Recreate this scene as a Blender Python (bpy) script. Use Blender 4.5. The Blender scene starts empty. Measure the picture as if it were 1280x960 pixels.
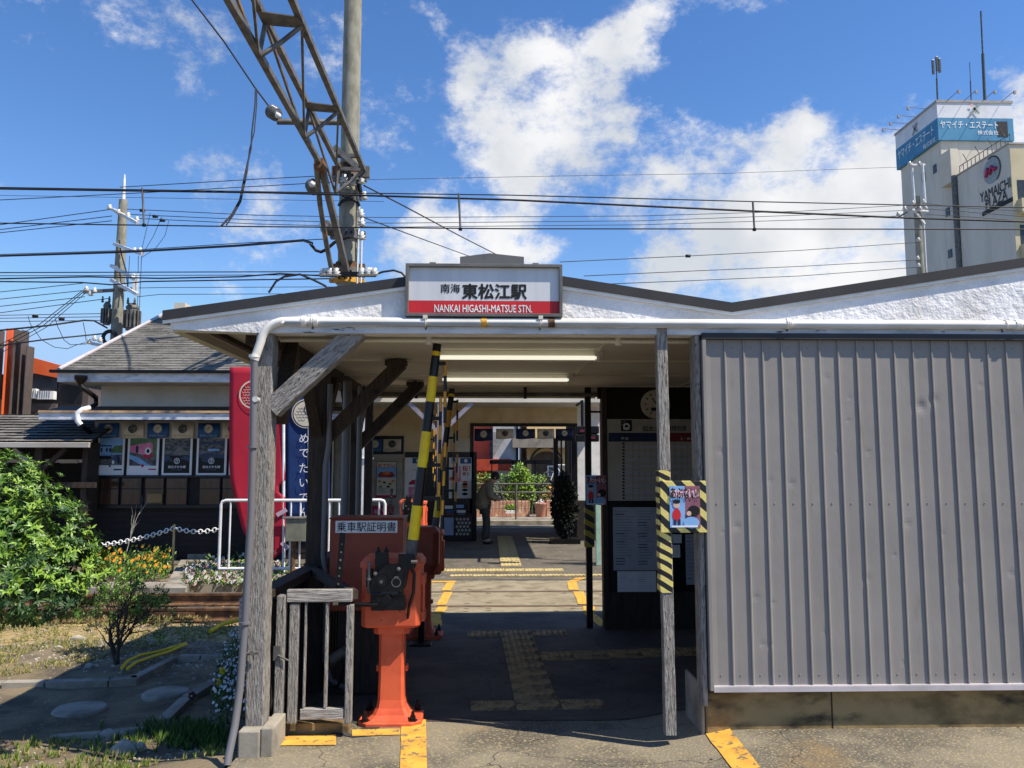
import bpy, bmesh, math, random
from mathutils import Vector, Matrix, Euler, noise as mnoise
R = math.radians
rnd = random.Random(7)
scn = bpy.context.scene
col = scn.collection

# ------------------------------------------------------------------ camera
cam_d = bpy.data.cameras.new('camera')
cam_d.sensor_width = 36.0; cam_d.lens = 998.0 / 1280 * 36
cam_d.clip_start = 0.05; cam_d.clip_end = 3000
cam = bpy.data.objects.new('camera', cam_d); col.objects.link(cam)
cam.location = (0, 0, 1.6)
cam.rotation_euler = (R(95.84), 0, R(-1.65))
scn.camera = cam
CR = Euler(cam.rotation_euler).to_matrix()
def ray(px, py): return CR @ Vector(((px - 640) / 998.0, (480 - py) / 998.0, -1.0))
def P(px, py, Y):
    d = ray(px, py); return Vector((0, 0, 1.6)) + d * (Y / d.y)
def G(px, py, z=0.0):
    d = ray(px, py); return Vector((0, 0, 1.6)) + d * ((z - 1.6) / d.z)
def PX(px, py, X):
    d = ray(px, py); return Vector((0, 0, 1.6)) + d * (X / d.x)

# ------------------------------------------------------------------ light
SUN = Vector((2.15, -1.0, 3.4)).normalized()
sd = bpy.data.lights.new('sun', 'SUN'); sd.energy = 5.0; sd.angle = R(0.5); sd.color = (1.0, 0.90, 0.75)
so = bpy.data.objects.new('sun', sd); col.objects.link(so)
so.rotation_euler = SUN.to_track_quat('Z', 'Y').to_euler(); so.location = (20, -8, 30)
scn.view_settings.view_transform = 'Standard'
try: scn.view_settings.look = 'None'
except Exception: pass
scn.view_settings.gamma = 1.0
scn.view_settings.exposure = 0.42
scn.cycles.max_bounces = 6; scn.cycles.diffuse_bounces = 3; scn.cycles.glossy_bounces = 3
scn.cycles.transparent_max_bounces = 6

W = bpy.data.worlds.new('World'); scn.world = W; W.use_nodes = True
nt = W.node_tree; nt.nodes.clear()
def N(t, **k):
    n = nt.nodes.new(t)
    for a, b in k.items(): setattr(n, a, b)
    return n
L = lambda a, b: nt.links.new(a, b)
def val(x): return x
def math_n(op, a, b=None, clamp=False):
    n = N('ShaderNodeMath', operation=op); n.use_clamp = clamp
    for i, x in enumerate((a, b)):
        if x is None: continue
        if isinstance(x, (int, float)): n.inputs[i].default_value = x
        else: L(x, n.inputs[i])
    return n.outputs[0]
out = N('ShaderNodeOutputWorld'); bg = N('ShaderNodeBackground'); L(bg.outputs[0], out.inputs[0])
sky = N('ShaderNodeTexSky', sky_type='NISHITA'); sky.sun_disc = False
sky.sun_elevation = math.asin(SUN.z); sky.sun_rotation = math.atan2(SUN.x, SUN.y)
sky.altitude = 50; sky.air_density = 1.0; sky.dust_density = 0.0; sky.ozone_density = 2.0
SKY_S = 0.102
bg.inputs[1].default_value = SKY_S
hs = N('ShaderNodeHueSaturation'); hs.inputs['Saturation'].default_value = 1.25; hs.inputs['Value'].default_value = 1.32; hs.inputs['Hue'].default_value = .508
L(sky.outputs[0], hs.inputs['Color'])
tc = N('ShaderNodeTexCoord')
# clouds live in the direction of the sky: banks of fractal noise gathered round fixed bearings
nw = N('ShaderNodeTexNoise'); nw.inputs['Scale'].default_value = 5.0; nw.inputs['Detail'].default_value = 6; nw.inputs['Roughness'].default_value = .6
L(tc.outputs['Generated'], nw.inputs['Vector'])
sub = N('ShaderNodeVectorMath', operation='SUBTRACT'); L(nw.outputs['Color'], sub.inputs[0]); sub.inputs[1].default_value = (.5, .5, .5)
sclv = N('ShaderNodeVectorMath', operation='SCALE'); L(sub.outputs[0], sclv.inputs[0]); sclv.inputs['Scale'].default_value = 0.16
wv = N('ShaderNodeVectorMath', operation='ADD'); L(tc.outputs['Generated'], wv.inputs[0]); L(sclv.outputs[0], wv.inputs[1])
BL = [(690,150,110,.92),(650,200,80,.9),(620,120,64,.75),(785,85,62,.9),(835,40,40,.62),(765,165,72,.82),(590,95,46,.55),(850,110,45,.40),(545,45,38,.36),(740,40,40,.35),
      (620,285,64,.85),(550,315,66,.82),(690,285,50,.7),(770,270,50,.66),(805,235,60,.6),(890,240,96,.86),(985,215,92,.92),(1085,255,105,.98),(970,300,130,1),(1130,210,60,.7),
      (860,325,80,1),(1060,330,110,1),(1140,180,60,.9),(1240,150,40,.7),(1180,135,35,.5),(1285,130,50,.9),(1000,170,60,.6),(930,60,35,.32),(900,95,35,.3),
      (290,250,62,.44),(330,300,80,.52),(250,20,85,.40),(400,15,75,.42),(470,120,60,.42),(565,215,60,.42),(490,160,40,.35),(275,120,25,.3),(500,205,30,.3),
      (430,300,70,.30),(1100,150,35,.35),(60,-120,150,.5),(900,-170,170,.8),(1500,250,200,1),(-300,200,160,.7)]
HOLES = [(905,130,56,.45),(600,245,34,.45),(735,312,44,.6),(866,196,34,.4),(480,262,40,.3),(1080,120,66,.4),(700,232,40,.35),(830,290,30,.3)]
acc = None
hol = None
for (px, py, r, s) in BL + [(a, b, c, -d) for a, b, c, d in HOLES]:
    d = ray(px, py).normalized()
    vd = N('ShaderNodeVectorMath', operation='DISTANCE'); L(wv.outputs[0], vd.inputs[0]); vd.inputs[1].default_value = d
    mr = N('ShaderNodeMapRange'); mr.interpolation_type = 'SMOOTHSTEP'
    L(vd.outputs['Value'], mr.inputs[0]); mr.inputs[1].default_value = r / 998.0 * 1.45; mr.inputs[2].default_value = r / 998.0 * .35
    mr.inputs[3].default_value = 0; mr.inputs[4].default_value = abs(s)
    if s < 0: hol = mr.outputs[0] if hol is None else math_n('MAXIMUM', hol, mr.outputs[0]); continue
    acc = mr.outputs[0] if acc is None else math_n('MAXIMUM', acc, mr.outputs[0])
acc = math_n('SUBTRACT', acc, hol, True)
n2 = N('ShaderNodeTexNoise'); n2.inputs['Scale'].default_value = 11.0; n2.inputs['Detail'].default_value = 10; n2.inputs['Roughness'].default_value = .68
mp = N('ShaderNodeMapping'); mp.inputs['Scale'].default_value = (1, 1, 1.5); L(tc.outputs['Generated'], mp.inputs[0]); L(mp.outputs[0], n2.inputs['Vector'])
m1 = math_n('MULTIPLY', math_n('SUBTRACT', n2.outputs['Fac'], .5), 2.6)
m2 = math_n('ADD', acc, m1)
gate = math_n('MULTIPLY', acc, 4.0, True)
mask = N('ShaderNodeMapRange'); mask.interpolation_type = 'SMOOTHSTEP'; L(m2, mask.inputs[0]); mask.inputs[1].default_value = .30; mask.inputs[2].default_value = 1.02
mk = math_n('MULTIPLY', mask.outputs[0], gate, True)
n3 = N('ShaderNodeTexNoise'); n3.inputs['Scale'].default_value = 7.0; n3.inputs['Detail'].default_value = 6
mp3 = N('ShaderNodeMapping'); mp3.inputs['Location'].default_value = (3.1, 1.7, .4); L(tc.outputs['Generated'], mp3.inputs[0]); L(mp3.outputs[0], n3.inputs['Vector'])
cr = N('ShaderNodeValToRGB'); cr.color_ramp.elements[0].position = .38; cr.color_ramp.elements[0].color = (4.9, 5.2, 5.6, 1)
cr.color_ramp.elements[1].position = .6; cr.color_ramp.elements[1].color = (7.0, 7.0, 7.1, 1); L(n3.outputs['Fac'], cr.inputs[0])
mx = N('ShaderNodeMix', data_type='RGBA'); L(mk, mx.inputs[0])
dk = N('ShaderNodeMix', data_type='RGBA', blend_type='DARKEN'); dk.inputs[0].default_value = 1; L(hs.outputs[0], dk.inputs[6]); dk.inputs[7].default_value = (3.0, 4.7, 7.2, 1); L(dk.outputs[2], mx.inputs[6]); L(cr.outputs[0], mx.inputs[7])
L(mx.outputs[2], bg.inputs[0])

# ------------------------------------------------------------------ materials
def S(r, g, b):
    f = lambda c: (c / 255 / 12.92) if c / 255 <= .04045 else ((c / 255 + .055) / 1.055) ** 2.4
    return (f(r), f(g), f(b))
MC = {}
def mat(name, c, rough=.65, rot=None, metal=0.0, c2=None, sc=6, lo=.38, hi=.66, st=(1, 1, 1), det=5,
        bump=0, bsc=40, bst=None, bd=.01, c3=None, sc3=2, lo3=.55, hi3=.7, st3=(1, 1, 1), emit=None, es=1, spec=.4, crack=None, tint=None):
    if name in MC: return MC[name]
    m = bpy.data.materials.new(name); m.use_nodes = True
    t = m.node_tree; b = t.nodes['Principled BSDF']
    if c2 is None: c2 = tuple(x * .72 for x in c)
    co = t.nodes.new('ShaderNodeTexCoord')
    def nz(scale, stretch, detail=5):
        mpp = t.nodes.new('ShaderNodeMapping'); mpp.inputs['Scale'].default_value = stretch
        if rot is None: t.links.new(co.outputs['Object'], mpp.inputs[0])
        else:
            vr = t.nodes.new('ShaderNodeVectorRotate'); vr.rotation_type = 'Y_AXIS'; vr.inputs['Angle'].default_value = rot
            t.links.new(co.outputs['Object'], vr.inputs['Vector']); t.links.new(vr.outputs[0], mpp.inputs[0])
        n = t.nodes.new('ShaderNodeTexNoise'); n.inputs['Scale'].default_value = scale; n.inputs['Detail'].default_value = detail
        n.inputs['Roughness'].default_value = .6
        t.links.new(mpp.outputs[0], n.inputs['Vector']); return n.outputs['Fac']
    def rmp(src, a, z):
        r_ = t.nodes.new('ShaderNodeMapRange'); r_.interpolation_type = 'SMOOTHSTEP'
        t.links.new(src, r_.inputs[0]); r_.inputs[1].default_value = a; r_.inputs[2].default_value = z; return r_.outputs[0]
    def mixc(f, a, bb):
        q = t.nodes.new('ShaderNodeMix'); q.data_type = 'RGBA'; t.links.new(f, q.inputs[0])
        for i, x in ((6, a), (7, bb)):
            if isinstance(x, tuple): q.inputs[i].default_value = (*x[:3], 1)
            else: t.links.new(x, q.inputs[i])
        return q.outputs[2]
    nf = nz(sc, st, det)
    cc = mixc(rmp(nf, lo, hi), tuple(c), tuple(c2))
    if c3 is not None: cc = mixc(rmp(nz(sc3, st3, 6), lo3, hi3), cc, tuple(c3))
    if tint: cc = mixc(rmp(nz(tint[1], (1,1,1), 7), tint[2], tint[3]), cc, tint[0])
    if crack:
        nn_ = t.nodes.new('ShaderNodeTexNoise'); nn_.inputs['Scale'].default_value = 4; nn_.inputs['Detail'].default_value = 5; t.links.new(co.outputs['Object'], nn_.inputs['Vector'])
        ms = t.nodes.new('ShaderNodeVectorMath'); ms.operation = 'SCALE'; ms.inputs['Scale'].default_value = .35; t.links.new(nn_.outputs['Color'], ms.inputs[0])
        ad = t.nodes.new('ShaderNodeVectorMath'); ad.operation = 'ADD'; t.links.new(ms.outputs[0], ad.inputs[0]); t.links.new(co.outputs['Object'], ad.inputs[1])
        vo = t.nodes.new('ShaderNodeTexVoronoi'); vo.feature = 'DISTANCE_TO_EDGE'; vo.inputs['Scale'].default_value = crack[0]; t.links.new(ad.outputs[0], vo.inputs['Vector'])
        cf = rmp(vo.outputs['Distance'], crack[1], 0.0); cc = mixc(cf, cc, (.03,.028,.025))
    t.links.new(cc, b.inputs['Base Color'])
    b.inputs['Roughness'].default_value = rough; b.inputs['Metallic'].default_value = metal
    b.inputs['Specular IOR Level'].default_value = spec
    if bump:
        bp = t.nodes.new('ShaderNodeBump'); bp.inputs['Strength'].default_value = bump; bp.inputs['Distance'].default_value = bd
        t.links.new(nz(bsc, bst or st, 4), bp.inputs['Height']); t.links.new(bp.outputs[0], b.inputs['Normal'])
    if emit:
        b.inputs['Emission Color'].default_value = (*emit, 1); b.inputs['Emission Strength'].default_value = es
    m['bc'] = 1
    MC[name] = m; return m
def stripes(name, ca, cb, freq, axis=(1, 0, 1), rough=.5, duty=.5):
    if name in MC: return MC[name]
    m = bpy.data.materials.new(name); m.use_nodes = True; t = m.node_tree; b = t.nodes['Principled BSDF']
    co = t.nodes.new('ShaderNodeTexCoord')
    nn = t.nodes.new('ShaderNodeTexNoise'); nn.inputs['Scale'].default_value = 9; t.links.new(co.outputs['Object'], nn.inputs['Vector'])
    dt = t.nodes.new('ShaderNodeVectorMath'); dt.operation = 'DOT_PRODUCT'; t.links.new(co.outputs['Object'], dt.inputs[0]); dt.inputs[1].default_value = [a * freq for a in axis]
    ad = t.nodes.new('ShaderNodeMath'); ad.operation = 'MULTIPLY_ADD'; t.links.new(nn.outputs['Fac'], ad.inputs[0]); ad.inputs[1].default_value = .35; t.links.new(dt.outputs['Value'], ad.inputs[2])
    fr = t.nodes.new('ShaderNodeMath'); fr.operation = 'FRACT'; t.links.new(ad.outputs[0], fr.inputs[0])
    gt = t.nodes.new('ShaderNodeMath'); gt.operation = 'GREATER_THAN'; t.links.new(fr.outputs[0], gt.inputs[0]); gt.inputs[1].default_value = duty
    q = t.nodes.new('ShaderNodeMix'); q.data_type = 'RGBA'; t.links.new(gt.outputs[0], q.inputs[0]); q.inputs[6].default_value = (*ca, 1); q.inputs[7].default_value = (*cb, 1)
    t.links.new(q.outputs[2], b.inputs['Base Color']); b.inputs['Roughness'].default_value = rough
    bp = t.nodes.new('ShaderNodeBump'); bp.inputs['Strength'].default_value = .4; bp.inputs['Distance'].default_value = .004
    n4 = t.nodes.new('ShaderNodeTexNoise'); n4.inputs['Scale'].default_value = 60; t.links.new(co.outputs['Object'], n4.inputs['Vector'])
    t.links.new(n4.outputs['Fac'], bp.inputs['Height']); t.links.new(bp.outputs[0], b.inputs['Normal'])
    MC[name] = m; return m

WOODG = mat('weathered_wood', S(174,169,162), .85, c2=S(120,116,112), sc=14, st=(9,9,1), lo=.38, hi=.66, bump=1.0, bsc=22, bst=(7,7,.9), bd=.02, c3=S(60,55,52), sc3=24, st3=(6,6,1.1), lo3=.59, hi3=.66)
WOODX = mat('weathered_wood_rail', S(182,178,172), .85, c2=S(120,116,112), sc=9, st=(1,14,14), lo=.35, hi=.7, bump=.9, bsc=14, bst=(.8,9,9), bd=.015, c3=S(62,56,52), sc3=10, st3=(.6,11,11), lo3=.62, hi3=.69)
WOODB = mat('weathered_wood_brace', S(168,163,157), .85, rot=R(41), c2=S(114,110,107), sc=12, st=(1,9,9), lo=.38, hi=.68, bump=1.0, bsc=18, bst=(1.2,7,7), bd=.02, c3=S(44,40,38), sc3=16, st3=(1.4,5,6), lo3=.58, hi3=.65)
WOODD = mat('dark_brown_wood', S(66,54,46), .75, c2=S(46,38,34), sc=6, st=(8,8,1), bump=.3, bsc=12, bst=(8,8,1))
STUC = mat('white_stucco', S(236,236,238), .8, c2=S(214,212,210), sc=3, bump=.9, bsc=19, bd=.018, c3=S(182,178,172), sc3=2.6, st3=(2,1,.6), lo3=.62, hi3=.8)
SOFF = mat('painted_soffit', S(218,212,198), .7, c2=S(198,189,170), sc=1.2, lo=.4, hi=.75, c3=S(128,104,76), sc3=.9, st3=(1,3,1), lo3=.66, hi3=.85, bump=.08, bsc=9)
WPAINT = mat('white_paint', S(240,240,238), .45, c2=S(222,222,220), sc=5, c3=S(150,138,120), sc3=8, lo3=.68, hi3=.8)
WPEEL = mat('peeling_white_board', S(214,218,226), .7, c2=S(176,184,196), sc=4, st=(1,3,3), c3=S(84,84,88), sc3=9, st3=(.7,3,4), lo3=.64, hi3=.7, bump=.3, bsc=10)
PIPEW = mat('white_gutter_pipe', S(232,230,224), .35, c2=S(214,210,200), sc=3, c3=S(120,104,84), sc3=6, st3=(1.2,3,3), lo3=.70, hi3=.8)
PIPEG = mat('grey_drain_pipe', S(108,106,108), .45, c2=S(108,108,114), sc=4)
TRIM = mat('dark_roof_trim', S(56,56,58), .6, c2=S(46,46,48), sc=2)
CLAD = mat('grey_metal_cladding', S(142,138,134), .62, c2=S(133,129,126), sc=2.2, lo=.3, hi=.75, bump=.35, bsc=7, bst=(1,1,.7), bd=.006, c3=S(116,108,100), sc3=5, st3=(2,2,.4), lo3=.60, hi3=.82)
CLADT = mat('cladding_trim', S(192,186,190), .5, c2=S(172,168,170), sc=4)
CONC = mat('concrete', S(158,152,140), .9, c2=S(126,120,108), sc=5, bump=.4, bsc=60, bd=.004, c3=S(86,80,68), sc3=2, lo3=.55, hi3=.8)
CONCM = mat('mossy_concrete', S(158,134,92), .9, c2=S(112,94,62), sc=3.5, st=(1,1,1.6), bump=.5, bsc=40, bd=.005, c3=S(46,42,36), sc3=2.2, st3=(1,1,2.4), lo3=.46, hi3=.66)
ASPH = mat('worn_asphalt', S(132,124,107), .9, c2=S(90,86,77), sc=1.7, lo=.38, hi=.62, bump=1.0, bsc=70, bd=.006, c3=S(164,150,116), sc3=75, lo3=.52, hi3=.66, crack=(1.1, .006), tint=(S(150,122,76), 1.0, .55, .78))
ASPHS = mat('shade_darkened_asphalt', S(96,90,82), .88, c2=S(74,70,65), sc=1.9, lo=.38, hi=.62, bump=.9, bsc=60, bd=.005, c3=S(102,97,90), sc3=60, lo3=.54, hi3=.68, crack=(1.0, .007))  # asphalt colour darkened to carry the shade under the roof
ASPHD = mat('dark_asphalt_patch', S(62,62,64), .9, c2=S(50,50,52), sc=8, bump=.4, bsc=80, bd=.004, c3=S(128,120,100), sc3=30, lo3=.70, hi3=.74)
YEL = mat('yellow_road_paint', S(224,172,70), .8, c2=S(204,152,62), sc=9, c3=S(128,112,84), sc3=22, lo3=.56, hi3=.62, bump=.2, bsc=50, bd=.002)
YELB = mat('bright_yellow_paint', S(240,206,20), .4, c2=S(226,190,20), sc=10)
YELO = mat('aged_yellow_paint', S(206,150,46), .45, c2=S(186,130,40), sc=10)
BLK = mat('black_paint', S(24,24,26), .35, c2=S(16,16,18), sc=10)
BLKM = mat('black_iron', S(22,22,24), .4, metal=.3, c2=S(14,14,15), sc=14, bump=.2, bsc=60, bd=.003)
RUBB = mat('grey_rubber', S(92,90,88), .7, c2=S(66,64,62), sc=14)
ORNG = mat('orange_iron_paint', S(218,100,64), .55, c2=S(200,84,52), sc=5, bump=.25, bsc=45, bd=.003, c3=S(120,58,38), sc3=26, lo3=.655, hi3=.69)
BRWN = mat('red_brown_enamel', S(150,70,50), .5, c2=S(132,58,42), sc=3)
RUST = mat('rusty_steel', S(124,92,66), .8, metal=.2, c2=S(78,58,44), sc=9, bump=.3, bsc=40, bd=.004)
RAILT = mat('rail_head', S(150,142,132), .4, metal=.6, c2=S(120,112,102), sc=5)
STEEL = mat('galvanised_steel', S(118,116,112), .6, metal=.3, c2=S(90,88,86), sc=6, c3=S(136,108,84), sc3=3, lo3=.68, hi3=.74)
STEELR = mat('rust_streaked_steel', S(122,117,110), .6, metal=.3, c2=S(88,84,80), sc=6, c3=S(156,126,92), sc3=4, lo3=.56, hi3=.68)
CPOLE = mat('concrete_pole', S(150,148,134), .85, c2=S(124,122,108), sc=3, st=(3,3,1), bump=.35, bsc=60, bd=.004, c3=S(190,184,164), sc3=60, lo3=.66, hi3=.7)
WIRE = mat('black_cable', S(36,36,40), .6, c2=S(28,28,30), sc=2)
PORC = mat('porcelain', S(214,214,210), .25, c2=S(190,190,186), sc=8)
PORD = mat('grey_porcelain', S(96,98,98), .3, c2=S(70,72,72), sc=8)
CREAM = mat('stained_cream_wall', S(224,206,168), .8, c2=S(204,178,132), sc=1.5, bump=.1, bsc=20, c3=S(120,82,46), sc3=.8, st3=(1,1,3), lo3=.56, hi3=.8)
CREAML = mat('pale_wall', S(220,214,202), .8, c2=S(204,197,184), sc=2)
CREAMD = mat('grey_plaster', S(176,172,166), .85, c2=S(160,154,146), sc=2, st=(1,1,3))
SIDE = mat('dark_stained_boards', S(44,38,36), .8, c2=S(32,28,26), sc=6, st=(1,1,8), bump=.3, bsc=6, bst=(1,1,6))
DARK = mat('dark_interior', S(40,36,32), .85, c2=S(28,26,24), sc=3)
SHIN = None
ROOFD = mat('dark_roof_sheet', S(70,68,66), .7, c2=S(56,54,52), sc=4)
GLASS = mat('brown_window_glass', S(80,52,40), .12, c2=S(48,34,28), sc=3, st=(5,1,.4), spec=.6)
TACT = mat('worn_tactile_paving', S(170,144,100), .85, c2=S(140,116,84), sc=6, c3=S(98,84,66), sc3=11, lo3=.52, hi3=.68, bump=.3, bsc=50, bd=.003)
TACTY = mat('yellow_tactile_paving', S(196,178,122), .8, c2=S(164,148,108), sc=6, c3=S(128,120,98), sc3=10, lo3=.58, hi3=.7)
PANEL = mat('crossing_panel', S(152,142,118), .85, c2=S(128,118,96), sc=4, bump=.3, bsc=50, bd=.003, c3=S(104,94,74), sc3=2, lo3=.55, hi3=.75)
PAPER = mat('white_paper', S(232,234,238), .6, c2=S(222,224,228), sc=4)
PAPERG = mat('grey_print', S(178,184,196), .6, c2=S(160,166,178), sc=3)
INK = mat('black_ink', S(22,22,24), .6, c2=S(16,16,18), sc=5)
INKG = mat('grey_ink', S(120,124,132), .6, c2=S(100,104,112), sc=5)
NAVY = mat('navy_blue', S(28,46,84), .6, c2=S(22,36,66), sc=3)
BLUE = mat('mid_blue', S(40,92,150), .6, c2=S(34,76,128), sc=4)
LBLUE = mat('light_blue', S(138,184,232), .6, c2=S(110,160,214), sc=3)
PINK = mat('pink_print', S(226,140,176), .6, c2=S(210,110,150), sc=4)
MAG = mat('crimson_print', S(190,44,80), .6, c2=S(160,36,66), sc=5)
REDP = mat('red_print', S(206,40,46), .5, c2=S(190,34,40), sc=4)
GRNP = mat('green_print', S(96,128,88), .6, c2=S(70,104,70), sc=8)
GREYP = mat('grey_photo_print', S(112,112,118), .6, c2=S(60,60,66), sc=14, lo=.45, hi=.55, st=(1,1,3))
ORGP = mat('orange_print', S(222,132,84), .6, c2=S(190,90,60), sc=12)
BEIGE = mat('beige_cloth', S(212,204,186), .8, c2=S(196,188,170), sc=4)
SGREY = mat('sign_face_grey', S(214,216,220), .35, c2=S(202,204,208), sc=2, st=(5,1,.5), c3=S(168,170,174), sc3=6, st3=(8,1,.3), lo3=.7, hi3=.85)
SFRAME = mat('sign_frame', S(116,114,110), .5, metal=.3, c2=S(98,96,92), sc=5)
SKIN = mat('skin', S(190,140,112), .6)
GWHITE = mat('white_galvanised_tube', S(228,230,232), .4, c2=S(206,208,210), sc=6)
TUBE = mat('fluorescent_tube', (.9,.9,.8), .4, c2=(.88,.88,.78), emit=(1.0, .97, .80), es=.62)

# ------------------------------------------------------------------ mesh building
ORG = {}
class MB:
    def __init__(s): s.v = []; s.f = []; s.m = []; s.sm = []; s.mats = []
    def mi(s, m):
        if m not in s.mats: s.mats.append(m)
        return s.mats.index(m)
    def add(s, vs, fs, m, smooth=False):
        o = len(s.v); s.v += [tuple(v) for v in vs]; i = s.mi(m)
        for f in fs: s.f.append([a + o for a in f]); s.m.append(i); s.sm.append(smooth)
        return s
    def box(s, x0, x1, y0, y1, z0, z1, m):
        if x0 > x1: x0, x1 = x1, x0
        if y0 > y1: y0, y1 = y1, y0
        if z0 > z1: z0, z1 = z1, z0
        v = [(x0,y0,z0),(x1,y0,z0),(x1,y1,z0),(x0,y1,z0),(x0,y0,z1),(x1,y0,z1),(x1,y1,z1),(x0,y1,z1)]
        return s.add(v, [(0,3,2,1),(4,5,6,7),(0,1,5,4),(1,2,6,5),(2,3,7,6),(3,0,4,7)], m)
    def cbox(s, c, d, m, rz=0, ry=0):
        hx, hy, hz = d[0]/2, d[1]/2, d[2]/2
        M = Euler((0, ry, rz)).to_matrix(); c = Vector(c)
        v = [c + M @ Vector(p) for p in [(-hx,-hy,-hz),(hx,-hy,-hz),(hx,hy,-hz),(-hx,hy,-hz),(-hx,-hy,hz),(hx,-hy,hz),(hx,hy,hz),(-hx,hy,hz)]]
        return s.add(v, [(0,3,2,1),(4,5,6,7),(0,1,5,4),(1,2,6,5),(2,3,7,6),(3,0,4,7)], m)
    def beam(s, p, q, w, h, m, up=(0, -1, 0)):
        """bar from p to q; h measured along up, w across"""
        p = Vector(p); q = Vector(q); d = (q - p).normalized(); u = Vector(up)
        u = (u - d * u.dot(d)).normalized(); r = d.cross(u)
        v = [e + r * (a * w / 2) + u * (b * h / 2) for e in (p, q) for a, b in ((-1,-1),(1,-1),(1,1),(-1,1))]
        return s.add(v, [(0,1,2,3),(7,6,5,4),(0,4,5,1),(1,5,6,2),(2,6,7,3),(3,7,4,0)], m)
    def tube(s, pts, r, m, n=8, caps=True):
        pts = [Vector(p) for p in pts]; k = len(pts)
        rs = r if isinstance(r, (list, tuple)) else [r] * k
        up = None; vs = []
        for i, p in enumerate(pts):
            d = (pts[min(i+1, k-1)] - pts[max(i-1, 0)]).normalized()
            if up is None: up = Vector((0, 0, 1)) if abs(d.z) < .9 else Vector((0, 1, 0))
            up = (up - d * up.dot(d)).normalized(); rt = d.cross(up)
            for j in range(n):
                a = 2 * math.pi * j / n; vs.append(p + (rt * math.cos(a) + up * math.sin(a)) * rs[i])
        fs = [(i*n+j, i*n+(j+1) % n, (i+1)*n+(j+1) % n, (i+1)*n+j) for i in range(k-1) for j in range(n)]
        s.add(vs, fs, m, True)
        if caps:
            s.add(vs[:n], [tuple(range(n))[::-1]], m); s.add(vs[-n:], [tuple(range(n))], m)
        return s
    def prism(s, poly, lo, hi, m, plane='xz', side=None):
        """poly (2-d list) extruded between lo and hi along the third axis"""
        T = {'xz': lambda a, b, c: (a, c, b), 'xy': lambda a, b, c: (a, b, c), 'yz': lambda a, b, c: (c, a, b)}[plane]
        n = len(poly); v = [T(a, b, lo) for a, b in poly] + [T(a, b, hi) for a, b in poly]
        s.add(v, [tuple(range(n)), tuple(range(2*n-1, n-1, -1))], m)
        s.add(v, [(i, (i+1) % n, (i+1) % n + n, i + n) for i in range(n)], side or m)
        return s
    def quad(s, a, b, c, d, m): return s.add([a, b, c, d], [(0,1,2,3)], m)
    def disc(s, c, r, m, n=20, ux=(1,0,0), uz=(0,0,1), rz=None, a0=0, a1=360):
        c = Vector(c); ux = Vector(ux); uz = Vector(uz); rz = r if rz is None else rz
        full = abs(a1 - a0) >= 360
        v = [c + ux*(r*math.cos(R(a0 + (a1-a0)*i/(n if full else n-1)))) + uz*(rz*math.sin(R(a0 + (a1-a0)*i/(n if full else n-1)))) for i in range(n)]
        return s.add(v, [tuple(range(n))], m)
    def ring(s, c, r0, r1, m, n=24, ux=(1,0,0), uz=(0,0,1), a0=0, a1=360):
        c = Vector(c); ux = Vector(ux); uz = Vector(uz)
        v = []
        for i in range(n + 1):
            a = R(a0 + (a1 - a0) * i / n)
            for r in (r0, r1): v.append(c + ux*(r*math.cos(a)) + uz*(r*math.sin(a)))
        return s.add(v, [(2*i, 2*i+1, 2*i+3, 2*i+2) for i in range(n)], m)
    def cyl(s, p, q, r, m, n=14): return s.tube([p, q], r, m, n)
    def loft(s, rings, m, ch=.25, smooth=False):
        """rings: (z, hx, hy, cx, cy); chamfered rectangles stacked in z"""
        vs = []
        for z, hx, hy, cx, cy in rings:
            c = min(hx, hy) * ch
            for a, b in ((-hx+c,-hy),(hx-c,-hy),(hx,-hy+c),(hx,hy-c),(hx-c,hy),(-hx+c,hy),(-hx,hy-c),(-hx,-hy+c)): vs.append((cx+a, cy+b, z))
        k = len(rings)
        s.add(vs, [(i*8+j, i*8+(j+1) % 8, (i+1)*8+(j+1) % 8, (i+1)*8+j) for i in range(k-1) for j in range(8)], m, smooth)
        s.add(vs[:8], [tuple(range(7, -1, -1))], m); s.add(vs[-8:], [tuple(range(8))], m); return s
    def lathe(s, c, prof, m, n=16, axis=(0,0,1), smooth=True):
        c = Vector(c); ax = Vector(axis).normalized(); u = Vector((1,0,0)) if abs(ax.x) < .9 else Vector((0,0,1))
        u = (u - ax*u.dot(ax)).normalized(); w = ax.cross(u); vs = []
        for r, h in prof:
            for j in range(n):
                a = 2*math.pi*j/n; vs.append(c + ax*h + (u*math.cos(a)+w*math.sin(a))*max(r, 1e-4))
        return s.add(vs, [(i*n+j, i*n+(j+1) % n, (i+1)*n+(j+1) % n, (i+1)*n+j) for i in range(len(prof)-1) for j in range(n)], m, smooth)
    def text(s, body, c, m, size=.1, width=None, ux=(1,0,0), uz=(0,0,1), bold=0.0, align='C', ext=0, maxw=None, sx=1.0):
        vs, fs, (x0, x1, y0, y1) = glyphs(body, bold)
        if bold: 
            pass
        k = size; kx = size * sx
        if width: kx = width / (x1 - x0); k = kx if size is None else size
        c = Vector(c); ux = Vector(ux).normalized(); uz = Vector(uz).normalized(); nrm = ux.cross(uz)
        ox = {'C': (x0+x1)/2, 'L': x0, 'R': x1}[align]; oy = (y0+y1)/2
        pts = [c + ux*((a-ox)*kx) + uz*((b-oy)*k) + nrm*ext for a, b in vs]
        if bold:
            e_ = bold * .5
            for i_, (da, db) in enumerate(((e_,0),(-e_,0),(0,e_),(0,-e_))):
                s.add([q + ux*(da*kx) + uz*(db*k) + nrm*(.00012*(i_+1)) for q in pts], fs, m)
        return s.add(pts, fs, m)
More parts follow.
